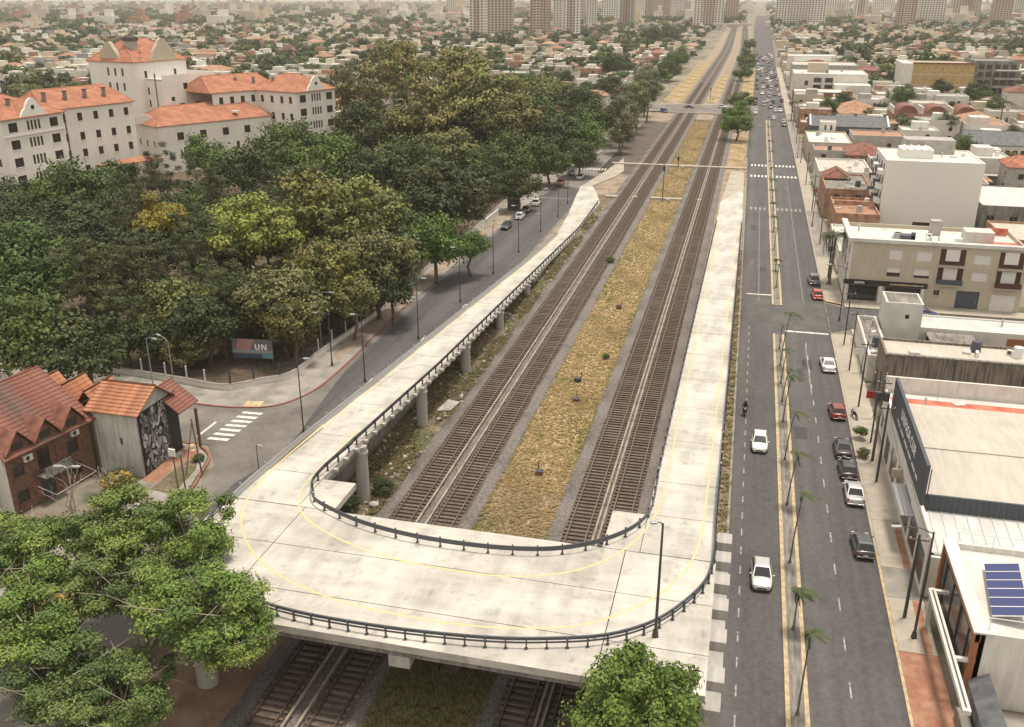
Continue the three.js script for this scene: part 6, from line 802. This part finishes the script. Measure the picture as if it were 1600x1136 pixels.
lineTrees.forEach(([x, z, yc, R, k], i) => tree(k, i < 7 ? `rounded green tree between the tracks and avenue, ${ORD[i]} from the near end` : `dark tree by the far left of the railway, ${ORD[i - 7]} counted`, x, z, yc + (i < 7 ? 0.5 : 0), R * (i < 7 ? 1.2 : 1), 'trees along the far railway'));
// foreground trees with finer leaves
const near = (blobs, leaves, size, cols, o) => crownGeo({ blobs, leaves, size, cols, ...o });
const fgc = [[0.098, 0.146, 0.034], [0.128, 0.172, 0.041], [0.079, 0.120, 0.032], [0.152, 0.189, 0.052]];
const fgA = near(52, 25000, 0.027, fgc, { clump: [0.11, 0.25], fill: 0.35 }), fgB = near(46, 25000, 0.027, fgc, { clump: [0.11, 0.26], fill: 0.35 }), fgR = near(56, 38000, 0.026, [[0.1, 0.145, 0.03], [0.085, 0.125, 0.028], [0.12, 0.16, 0.04]], { clump: [0.12, 0.28], fill: 0.25 });
function bigTree(label, bx, bz, fork, lobes) {                   // one trunk, several limbs, a crown mass on each limb
  const t = thing('broadleaf_tree', label, 'tree', bx, 0, bz, 0, 'foreground trees'), g = [limb([[0, 0, 0], [0.1, fork * 0.5, 0.05], [0, fork, 0]], 0.34, 0.26, 8)];
  for (const [x, y, z, R] of lobes) { const dx = x - bx, dz = z - bz; g.push(limb([[0, fork * 0.92, 0], [dx * 0.4, fork + (y - fork) * 0.25, dz * 0.4], [dx * 0.85, y - R * 0.35, dz * 0.85], [dx, y + R * 0.2, dz]], 0.17, 0.05, 6)); for (let k = 0; k < 11; k++) g.push(limb([[dx * 0.8, y - R * 0.4, dz * 0.8], [dx + rr(-0.5, 0.5) * R, y + rr(-0.2, 0.4) * R, dz + rr(-0.5, 0.5) * R], [dx + rr(-0.95, 0.95) * R, y + rr(-0.1, 0.75) * R, dz + rr(-0.95, 0.95) * R]], 0.07, 0.018, 5)); }
  mesh('trunk', merge(g), M.barkPale, t);
  lobes.forEach(([x, y, z, R, geo, tint], i) => { const c = mesh('crown', geo, leafTints[tint], t, x - bx, y, z - bz, i * 1.7 + 0.4); c.scale.set(R * 0.98, R * 0.86, R * 0.98); });
}
bigTree('leafy green tree overlapping the left end of the viaduct', -36.6, -42.6, 4.2, [[-31.4, 8.6, -43.8, 4.7, fgA, 3], [-28.7, 7.8, -42.8, 3.0, fgB, 1], [-35.6, 7.8, -45.6, 3.8, fgB, 3]]);
bigTree('green tree with a wide crown below the brick house', -41.4, -49.6, 4.4, [[-37.9, 8.8, -52.4, 4.5, fgB, 3], [-43.2, 8.8, -51.0, 4.5, fgA, 1], [-40.8, 7.2, -47.2, 3.9, fgA, 0]]);
bigTree('green tree in the lower left corner beside bare branches', -46.8, -44.4, 3.6, [[-47.2, 8.0, -46.8, 4.2, fgB, 3], [-43.8, 6.8, -41.0, 4.2, fgA, 3], [-50.6, 7.2, -49.4, 4.2, fgB, 1]]);
bigTree('dark green tree at the bottom edge left of the tracks', -36.8, -37.6, 2.8, [[-34.2, 5.6, -39.2, 3.6, fgB, 2], [-38.6, 5.6, -38.6, 4.2, fgA, 2], [-35.2, 4.6, -36.4, 3.2, fgB, 0]]);
tree('M', 'bright green tree at the bottom edge below the right ramp', -2.9, -43.6, 7.2, 4.5, 'foreground trees', fgR, leafTints[3]);
function bareTree(label, x, z, h, n, leafy) {
  const t = thing('bare_tree', label, 'tree', x, 0, z, rr(0, 6)); const g = [], tips = []; const grow = (p, d, l, r, dep) => { const e = [p[0] + d.x * l, p[1] + d.y * l, p[2] + d.z * l], m = [(p[0] + e[0]) / 2 + rr(-0.1, 0.1) * l, (p[1] + e[1]) / 2, (p[2] + e[2]) / 2 + rr(-0.1, 0.1) * l]; g.push(limb([p, m, e], r, r * 0.62, 5)); if (dep === 0) { tips.push(e); return; } for (let i = 0; i < (dep > 2 ? 3 : 2); i++) grow(e, d.clone().add(V(rr(-0.8, 0.8), rr(-0.2, 0.5), rr(-0.8, 0.8))).normalize(), l * rr(0.62, 0.85), r * 0.6, dep - 1); };
  grow([0, 0, 0], V(0, 1, 0), h * 0.34, 0.14, n); mesh('branches', merge(g), M.barkPale, t);
  if (leafy) { const c = crownGeo({ blobs: 40, leaves: 900, size: 0.075, cols: [[0.34, 0.25, 0.06], [0.22, 0.2, 0.06]], clump: [0.1, 0.2] }); const m = mesh('leaves', c, M.leaf, t, 0, h * 0.75, 0); m.scale.setScalar(h * 0.28); }
}
bareTree('half-bare tree with yellow leaves in front of the grey house', -52.8, -63.5, 6.4, 4, true); bareTree('bare tree with thin pale branches in the lower left', -43.2, -44.2, 8.6, 4, true); bareTree('leafless tree in front of the brick house', -57.2, -62.2, 6.2, 4, false); bareTree('leafless shrub by the grey house wall', -55.6, -66.5, 4.6, 4, false);
const shrub = (label, x, z, r, k, y = 0) => { const t = thing('shrub', label, 'shrub', x, y, z, rr(0, 6)); mesh('foliage', crowns[k][0], M.leaf, t, 0, r * 0.7, 0).scale.set(r, r * 0.85, r); mesh('stem', cyl(0.05 * r, 0.03 * r, r * 0.8, 0, 0, 0, 6), M.bark, t); };
shrub('dark shrub at the foot of the first pier', -33.9, -71.8, 1.15, 'D'); shrub('dark shrub on the far side of the first pier', -32.2, -75.6, 1.3, 'D'); shrub('green bush on the left edge of the dry grass strip', -22.8, -166.2, 0.95, 'G'); shrub('small green bush on the right edge of the dry grass strip', -16.2, -117.6, 0.6, 'G'); shrub('small sapling on the pavement by the black sedan', 15.0, -99.8, 0.9, 'G', 0.4); shrub('low bush beside the black sedan', 14.9, -95.2, 0.8, 'O', 0.15); shrub('bush against the fence of the coral-roofed house', 19.4, -116.9, 0.9, 'G'); shrub('shrub inside the corner grass', -53.6, -77.2, 0.7, 'G'); shrub('dark shrub under the mural', -57.4, -69.8, 1.4, 'D'); shrub('ivy clump before the grey house', -58.6, -70.4, 1.5, 'D');

// park ground, wall, fence and banner
struct('park_ground', prism([[-53.8, -128.6], [-55.2, -100.9], [-60.5, -95.9], [-79, -97.3], [-200, -98], [-240, -300], [-70, -312], [-58.5, -262], [-55.4, -181]], -0.02, 0.11), mapMat(tex(512, 24, (u, v) => { const n = fbm(u, v, 6, 6, 401), g = fbm(u, v, 90, 2, 403), k = 0.75 + (g - 0.5) * 0.7; const c = mix3([0.16, 0.115, 0.075], [0.075, 0.075, 0.035], sat((n - 0.42) * 4)); return c.map(q => q * k); }), 1));
{ const t = thing('park_fence', 'low white park wall with slim posts and dark mesh around the trees', 'fence'); const path = smooth([[-110, 0.1, -97.6], [-79, 0.1, -96.9], [-68, 0.1, -95.9], [-60.6, 0.1, -95.3], [-57.6, 0.1, -98], [-55, 0.1, -100.4], [-54.6, 0.1, -109], [-53.9, 0.1, -120], [-53.5, 0.1, -129], [-54.4, 0.1, -160], [-54.8, 0.1, -182]], 5);
  mesh('wall', sweep(path, rectProf(0.3, 0.75)), M.plasterWhite, t); mesh('coping', sweep(path.map(p => [p[0], p[1] + 0.75, p[2]]), rectProf(0.38, 0.08)), M.concrete, t); let acc = 0; const wires = [0.95, 1.35, 1.75, 2.15];
  for (let i = 1; i < path.length; i++) { const a = path[i - 1], b = path[i]; acc += Math.hypot(b[0] - a[0], b[2] - a[2]); if (acc > 2.9) { acc = 0; mesh('post', cached('fp', () => box(0.16, 1.7, 0.16)), b[2] < -108 || b[0] < -62 ? M.plasterWhite : M.steelDark, t, b[0], 0.9, b[2], 0.1); } }
  for (const y of wires) mesh('fence_wire', sweep(path.map(p => [p[0], p[1] + y, p[2]]), rectProf(0.025, 0.025)), M.steelDark, t);
  const bars = []; for (let i = 1; i < path.length; i++) { const a = path[i - 1], b = path[i], L = Math.hypot(b[0] - a[0], b[2] - a[2]); for (let s = 0; s < L; s += 0.2) bars.push(box(0.02, 1.35, 0.02, a[0] + (b[0] - a[0]) * s / L, 0.95, a[2] + (b[2] - a[2]) * s / L)); } const bm = mesh('mesh_bars', merge(bars), M.steelDark, t); bm.userData.kind = 'stuff'; }
{ const t = thing('park_banner', 'faded pink and blue banner lettered UN on dark posts behind the fence', 'banner', -61.0, 0.1, -102.8, 0.12); const c = document.createElement('canvas'); c.width = 768; c.height = 400; const g = c.getContext('2d'); g.fillStyle = '#6d6a70'; g.fillRect(0, 0, 768, 400); g.fillStyle = '#a87f7c'; g.beginPath(); g.moveTo(120, 0); g.lineTo(430, 0); g.lineTo(330, 240); g.lineTo(60, 240); g.fill(); g.fillStyle = '#8d9298'; g.fillRect(0, 230, 768, 60); g.fillStyle = '#3f4a5f'; g.fillRect(0, 320, 560, 80); g.fillStyle = '#5f8f97'; g.fillRect(560, 300, 208, 100); g.fillStyle = '#efe9e6'; g.font = 'bold 170px sans-serif'; g.fillText('UN', 420, 220); g.font = 'bold 40px sans-serif'; const tx = new THREE.CanvasTexture(c); tx.colorSpace = THREE.SRGBColorSpace;
  mesh('banner_cloth', box(5.6, 2.7, 0.05, 0, 1.4, 0), M.greyBlue, t); mesh('banner_print', new THREE.PlaneGeometry(5.5, 2.6), new THREE.MeshStandardMaterial({ map: tx, roughness: 0.85 }), t, 0, 2.75, 0.03); for (const x of [-2.4, 0.2, 2.6]) mesh('post', cyl(0.09, 0.09, 4.2, x, 0, -0.12, 8), M.steelDark, t); }
{ const t = thing('bus_lot_fence', 'white slatted fence at the parking place beside the left street', 'fence', -52.6, 0.13, -193.5); for (let i = 0; i < 7; i++) mesh('panel', box(0.12, 2.2, 1.3, 0, 0, -3.4 + i * 1.55), M.plasterWhite, t); mesh('rail', box(0.1, 0.12, 11, 0.1, 1.9, 1.2), M.white, t); }
{ const t = thing('kiosk', 'dark blue and white kiosk under the street trees on the left', 'kiosk', -51.4, 0.13, -207.2, 0.1); mesh('body', rbox(2.6, 2.6, 2.6, 0.05), M.greyBlue, t); mesh('roof', rbox(3.2, 0.15, 3.2, 0.04, 0, 2.6, 0), M.galv, t); mesh('counter', box(0.5, 0.1, 2.0, 1.45, 1.0, 0), M.white, t); }

// ================================================================ SUBURB BEHIND
camera.updateMatrixWorld(); camera.updateProjectionMatrix();
const pv = V(); const inView = (x, y, z, m = 1.06) => { pv.set(x, y, z).project(camera); return Math.abs(pv.x) < m && pv.y < 1.02 && pv.y > -1.1 && z < -20; };
const builtUp = [[-245, -300, -112, -150], [-125, -320, -44, -80], [-62, -470, 17, -1], [17, -132, 30, -20], [17, -240, 86, -96], [17, -352, 46, -290], [60, -322, 84, -300], [50, -405, 86, -384], [17, -565, 54, -446], [18, -655, 50, -626], [72, -552, 128, -516], [84, -252, 122, -222], [17, -140, 130, -96], [17, -270, 32, -238], [-100, -100, -50, -20]];
const blocked = (x, z, r = 6) => x > -52 + Math.min(0, shift(z)) - r && x < 16.5 + r || builtUp.some(b => x > b[0] - r && x < b[2] + r && z > b[1] - r && z < b[3] + r) || (x > 17 && z > -150 && z < -134);
const wallsOf = [M.plasterWhite, M.plasterBeige, M.roofWhite, M.terracotta, M.plasterWhite, M.concrete], flatsOf = [M.roofWhite, M.roofBeige, M.concrete, M.metalRoof, M.terracotta, M.pave, M.roofBeige], tilesOf = [M.tileBrown, M.tileRed, M.tileBrown, M.terracotta];
const wallNames = new Map([[M.plasterWhite, 'white'], [M.plasterBeige, 'beige'], [M.roofWhite, 'pale'], [M.terracotta, 'terracotta'], [M.concrete, 'grey']]);
const winG = box(1.2, 1.3, 0.08), winS = box(0.08, 1.3, 1.2), doorG = box(1.0, 2.1, 0.08), tankG = cyl(0.6, 0.55, 1.3, 0, 0, 0, 10);
const cells = []; 
for (let z = -232; z > -1650; z -= 15) for (let x = -1100; x < 900; x += 15.5) {
  const jx = x + rr(-3, 3) + (Math.floor(-z / 15) % 2) * 5, jz = z + rr(-3, 3); if (blocked(jx, jz)) { continue; }
  if (Math.floor((jx + 4000) / 108) !== Math.floor((jx + 4000 - 11) / 108) || Math.floor(-jz / 112) !== Math.floor((-jz - 11) / 112)) { if (rnd() < 0.35 && inView(jx, 4, jz)) cells.push([jx, jz, 't']); continue; }
  if (!inView(jx, 3, jz)) continue; const r = rnd(), left = jx < 0; const wood = fbm(sat((jx + 1100) / 2000), sat(-jz / 2000), 24, 3, 501); cells.push([jx, jz, r < (wood > 0.56 ? 0.62 : left ? 0.22 : 0.16) ? 't' : 'h']); if (r > 0.62) { const tx = jx + rr(4, 7), tz = jz + rr(5, 7); if (!blocked(tx, tz, 3)) cells.push([tx, tz, 't']); }
}
for (const [x, z] of [[38, -250], [38, -268], [24, -281], [37, -286], [51, -252], [51, -270], [53, -291], [38, -308], [52, -312], [53, -330], [23.5, -363], [38, -362], [23.5, -379], [39, -377], [23.5, -396], [39, -393], [23.5, -414], [38, -411], [23.5, -434], [39, -432], [62, -351], [76, -346], [62, -367], [77, -363], [92, -341], [94, -322], [104, -302], [23.5, -578], [23.5, -596], [23.5, -614], [38, -590], [38, -612], [23.5, -670], [23.5, -690], [23.5, -712], [23.5, -735], [23.5, -760], [60, -460], [62, -480], [64, -500]]) cells.push([x, z, 'h']);
for (const [x, z] of [[-47, -500], [-50, -560], [-48, -640], [-50, -720], [-49, -800], [-51, -900], [-52, -960]]) cells.push([x, z, 't']);
cells.sort((a, b) => Math.hypot(...a.slice(0, 2)) - Math.hypot(...b.slice(0, 2)));
const hs = cells.filter(c => c[2] === 'h'), ts = cells.filter(c => c[2] === 't');
const hCount = {}, farH = [], farT = [];
hs.forEach(([x, z], i) => {
  const w = x > 0 && x < 30 ? 11.6 : rr(10, 15.5), d = rr(9.5, 15), two = rnd() < 0.35, h = two ? rr(5.6, 7) : rr(3, 4.2), tiled = rnd() < 0.11, wm = pick(wallsOf), ry = (Math.abs(x) > 60 ? rr(-0.04, 0.04) : 0) + (rnd() < 0.5 || (x > 0 && x < 30) ? 0 : PI / 2);
  if (i >= 300) { farH.push([x, z, w, h, d, ry, tiled]); return; }
  const rm = pick(tiled ? tilesOf : flatsOf), where = x < 0 ? 'left suburb' : 'right suburb', key = `${wallNames.get(wm)} ${two ? 'two-storey' : 'single-storey'} house, ${tiled ? 'hipped tile roof' : 'flat roof'}, ${where}`, n = hCount[key] = (hCount[key] ?? -1) + 1;
  const t = thing('suburban_house', `${key}, ${ORD[n % 30]} of its ${['near', 'middle', 'far'][Math.floor(n / 30)]} ones`, 'house', x, 0, z, ry, 'houses of the suburb');
  const wl = mesh('wall', box(w, h, d), wm, t);
  if (tiled) { hipRoof(t, quad(-w / 2, -d / 2, w / 2, d / 2), h, h + rr(1.8, 2.8), Math.min(w, d) * rr(0.1, 0.5), rm, 0.7); }
  else { mesh('roof', box(w - 0.5, 0.08, d - 0.5, 0, h, 0), rm, t); mesh('parapet', merge([box(w, 0.5, 0.22, 0, h, d / 2 - 0.11), box(w, 0.5, 0.22, 0, h, -d / 2 + 0.11), box(0.22, 0.5, d - 0.44, w / 2 - 0.11, h, 0), box(0.22, 0.5, d - 0.44, -w / 2 + 0.11, h, 0)]), wm, t); if (rnd() < 0.6) mesh('water_tank', tankG, pick([M.greyBlue, M.white, M.concrete]), t, rr(-w / 3, w / 3), h + 0.08, rr(-d / 3, d / 3)); if (rnd() < 0.5) mesh('roof_room', box(w * 0.4, 2.3, d * 0.45, rr(-w / 5, w / 5), h + 0.08, rr(-d / 5, d / 5)), pick(wallsOf), t); if (rnd() < 0.4) mesh('patio_roof', box(w * 0.6, 0.15, 3.4, 0, 2.6, d / 2 + 1.7), pick(flatsOf), t); }
  for (const s of [-1, 1]) for (const fy of two ? [1, 3.9] : [1]) { for (const u of [-0.28, 0.28]) { mesh('window', winG, M.pane, t, u * w, fy, s * (d / 2 + 0.01)); } mesh('window', winS, M.pane, t, s * (w / 2 + 0.01), fy, d * 0.2); }
  mesh('door', doorG, M.wood, t, 0, 0, d / 2 + 0.01);
});
const tCount = {}, farKinds = ['D', 'G', 'D', 'O', 'G', 'D', 'C'];
ts.forEach(([x, z], i) => { const R = rr(2.6, 5.6) * (rnd() < 0.12 ? 1.5 : 1); if (i >= 130) { farT.push([x, z, R]); return; } const k = pick(farKinds), where = x < 0 ? 'left suburb' : 'right suburb', key = words[k] + where, n = tCount[key] = (tCount[key] ?? -1) + 1; tree(k, `${words[k]} garden tree in the ${where}, ${ORD[n % 30]} of its ${['near', 'middle', 'far', 'farthest'][Math.floor(n / 30)]} ones`, x, z, R * 1.1 + 1, R, 'garden trees of the suburb'); });
// the rest, too many and too small to pick apart
function instanced(name, label, category, geo, mat, list, place, color) { const im = new THREE.InstancedMesh(geo, mat, list.length), q = new THREE.Matrix4(), e = new THREE.Euler(); im.name = name; im.castShadow = im.receiveShadow = true; im.userData = { kind: 'stuff', label, category }; list.forEach((p, i) => { const [pos, ry, s] = place(p); q.makeRotationFromEuler(e.set(0, ry, 0)); q.scale(s); q.setPosition(pos); im.setMatrixAt(i, q); im.setColorAt(i, color(p)); }); scene.add(im); return im; }
const paleCols = [[0.6, 0.56, 0.48], [0.5, 0.44, 0.36], [0.64, 0.62, 0.56], [0.4, 0.36, 0.3], [0.56, 0.46, 0.36], [0.34, 0.2, 0.14], [0.3, 0.29, 0.28]].map(c => new THREE.Color().setRGB(...c)), tileCols = [[0.3, 0.16, 0.11], [0.26, 0.14, 0.1], [0.38, 0.23, 0.16], [0.24, 0.17, 0.13]].map(c => new THREE.Color().setRGB(...c));
const boxHouse = merge([box(1, 1, 1), box(0.4, 0.5, 0.4, 0.15, 1, -0.1)]), hipG = roofGeo([[[-0.55, 0, 0.55], [0.55, 0, 0.55], [0.2, 0.6, 0], [-0.2, 0.6, 0]], [[0.55, 0, 0.55], [0.55, 0, -0.55], [0.2, 0.6, 0]], [[0.55, 0, -0.55], [-0.55, 0, -0.55], [-0.2, 0.6, 0], [0.2, 0.6, 0]], [[-0.55, 0, -0.55], [-0.55, 0, 0.55], [-0.2, 0.6, 0]]]);
for (let i = 0; i < 13000; i++) { const t = 1600 + Math.pow(rnd(), 1.5) * 5400, a = rr(-0.82, 0.33), x = Math.sin(a) * t, z = -Math.cos(a) * t; if (Math.abs(x + 5) < 30 || !inView(x, 3, z)) continue; if (rnd() < 0.45) farH.push([x, z, rr(14, 34), rr(3.5, rnd() < 0.1 ? 26 : 9), rr(14, 34), rr(-0.2, 0.2), rnd() < 0.15]); else farT.push([x, z, rr(5, 11)]); }
instanced('distant_houses', 'mass of tiny pale houses fading towards the horizon', 'houses', boxHouse, plain(1, 1, 1, 0.9), farH, p => [V(p[0], 0, p[1]), p[5], V(p[2], p[3], p[4])], () => pick(paleCols));
instanced('distant_tile_roofs', 'tiled roofs of the tiny distant houses', 'roofs', hipG, plain(1, 1, 1, 0.9, { side: THREE.DoubleSide }), farH.filter(p => p[6]), p => [V(p[0], p[3] + 0.02, p[1]), p[5], V(p[2], 4, p[4])], () => pick(tileCols));
const farCrown = crownGeo({ blobs: 14, leaves: 700, size: 0.17, cols: [[1, 1, 1]], clump: [0.3, 0.45] });
instanced('distant_trees', 'mass of small dark trees fading towards the horizon', 'trees', farCrown, M.leaf, farT, p => [V(p[0], p[2] * 0.85, p[1]), p[0] * 13 % 6, V(p[2], p[2] * 0.9, p[2])], () => new THREE.Color().setRGB(...pick([pal.D[0], pal.D[1], pal.G[0], pal.O[1], pal.D[2]])).multiplyScalar(1.15));
const towers = [[-322,-1124,18,'c'], [-316,-1205,32,'s'], [-259,-1178,21,'b'], [-261,-1311,16,'c'], [-280,-1534,24,'g'], [-246,-1478,16,'c'], [-248,-1686,29,'w'], [-194,-1491,21,'g'], [-196,-1970,48,'b'], [-79,-1584,46,'c'], [-52,-1907,24,'b'], [62,-1619,75,'c'], [145,-2056,41,'w'], [174,-1873,23,'c'], [213,-1593,26,'b'], [258,-1668,38,'c'], [339,-1833,44,'s'], [352,-1628,25,'b'], [493,-2143,32,'c'], [-222,-1187,20,'w'], [-170,-2210,35,'c'], [-257,-2188,20,'w'], [261,-2318,42,'w'], [-657,-2088,21,'c']];

{ const mats = { c: M.plasterWhite, s: M.plasterBeige, b: plain(0.42, 0.31, 0.24, 0.9), g: M.concrete, w: M.white }, nm = { c: 'cream', s: 'beige', b: 'brick-brown', g: 'grey', w: 'white' };
  towers.map((p, i) => [...p, i]).sort((a, b) => a[0] / a[1] < b[0] / b[1] ? 1 : -1).forEach(([x, z, w, c], i) => { const h = Math.max(24, 46 + rr(-2, 22)), d = w * rr(0.6, 0.9), t = thing('apartment_tower', `${nm[c]} apartment tower on the skyline, ${ORD[i]} from the left`, 'tower', x, 0, z, rr(-0.15, 0.15), 'towers on the skyline');
    mesh('wall', box(w, h, d), mats[c], t); mesh('roof_house', box(w * 0.4, 4, d * 0.5, 0, h, 0), mats[c], t); const nf = Math.floor(h / 3.1), g = [], b = [], nc = Math.max(3, Math.round(w / 4.4));
    for (let f = 1; f < nf; f++) { for (let k = 0; k < nc; k++) g.push(box(w / nc * 0.5, 1.7, 0.2, -w / 2 + (k + 0.5) * w / nc, f * 3.1, d / 2 + 0.02)); for (let k = 0; k < 3; k++) g.push(box(0.2, 1.6, d * 0.16, (x < 0 ? 1 : -1) * (w / 2 + 0.02), f * 3.1, -d / 2 + (k + 0.5) * d / 3)); if (i % 2) b.push(box(w * 0.42, 0.9, 1.2, 0, f * 3.1 - 0.6, d / 2 + 0.6)); }
    const wg = mesh('window_grid', merge(g), M.pane, t); wg.userData.kind = 'stuff'; if (b.length) { const bg = mesh('balconies', merge(b), i % 4 === 1 ? M.terracotta : M.plasterWhite, t); bg.userData.kind = 'stuff'; } }); }
// road bridge over the far end of the tracks
{ const t = thing('far_road_bridge', 'pale road bridge spanning the tracks far up the line', 'bridge', -38, 0, -1480); mesh('deck', box(56, 1.6, 12, 0, 7, 0), M.concrete, t); for (const s of [-1, 1]) { mesh('abutment', box(5, 7, 12, s * 19, 0, 0), M.concrete, t); mesh('parapet', box(56, 1.1, 0.5, 0, 8.6, s * 5.7), M.plasterWhite, t); } }
renderer.render(scene, camera);
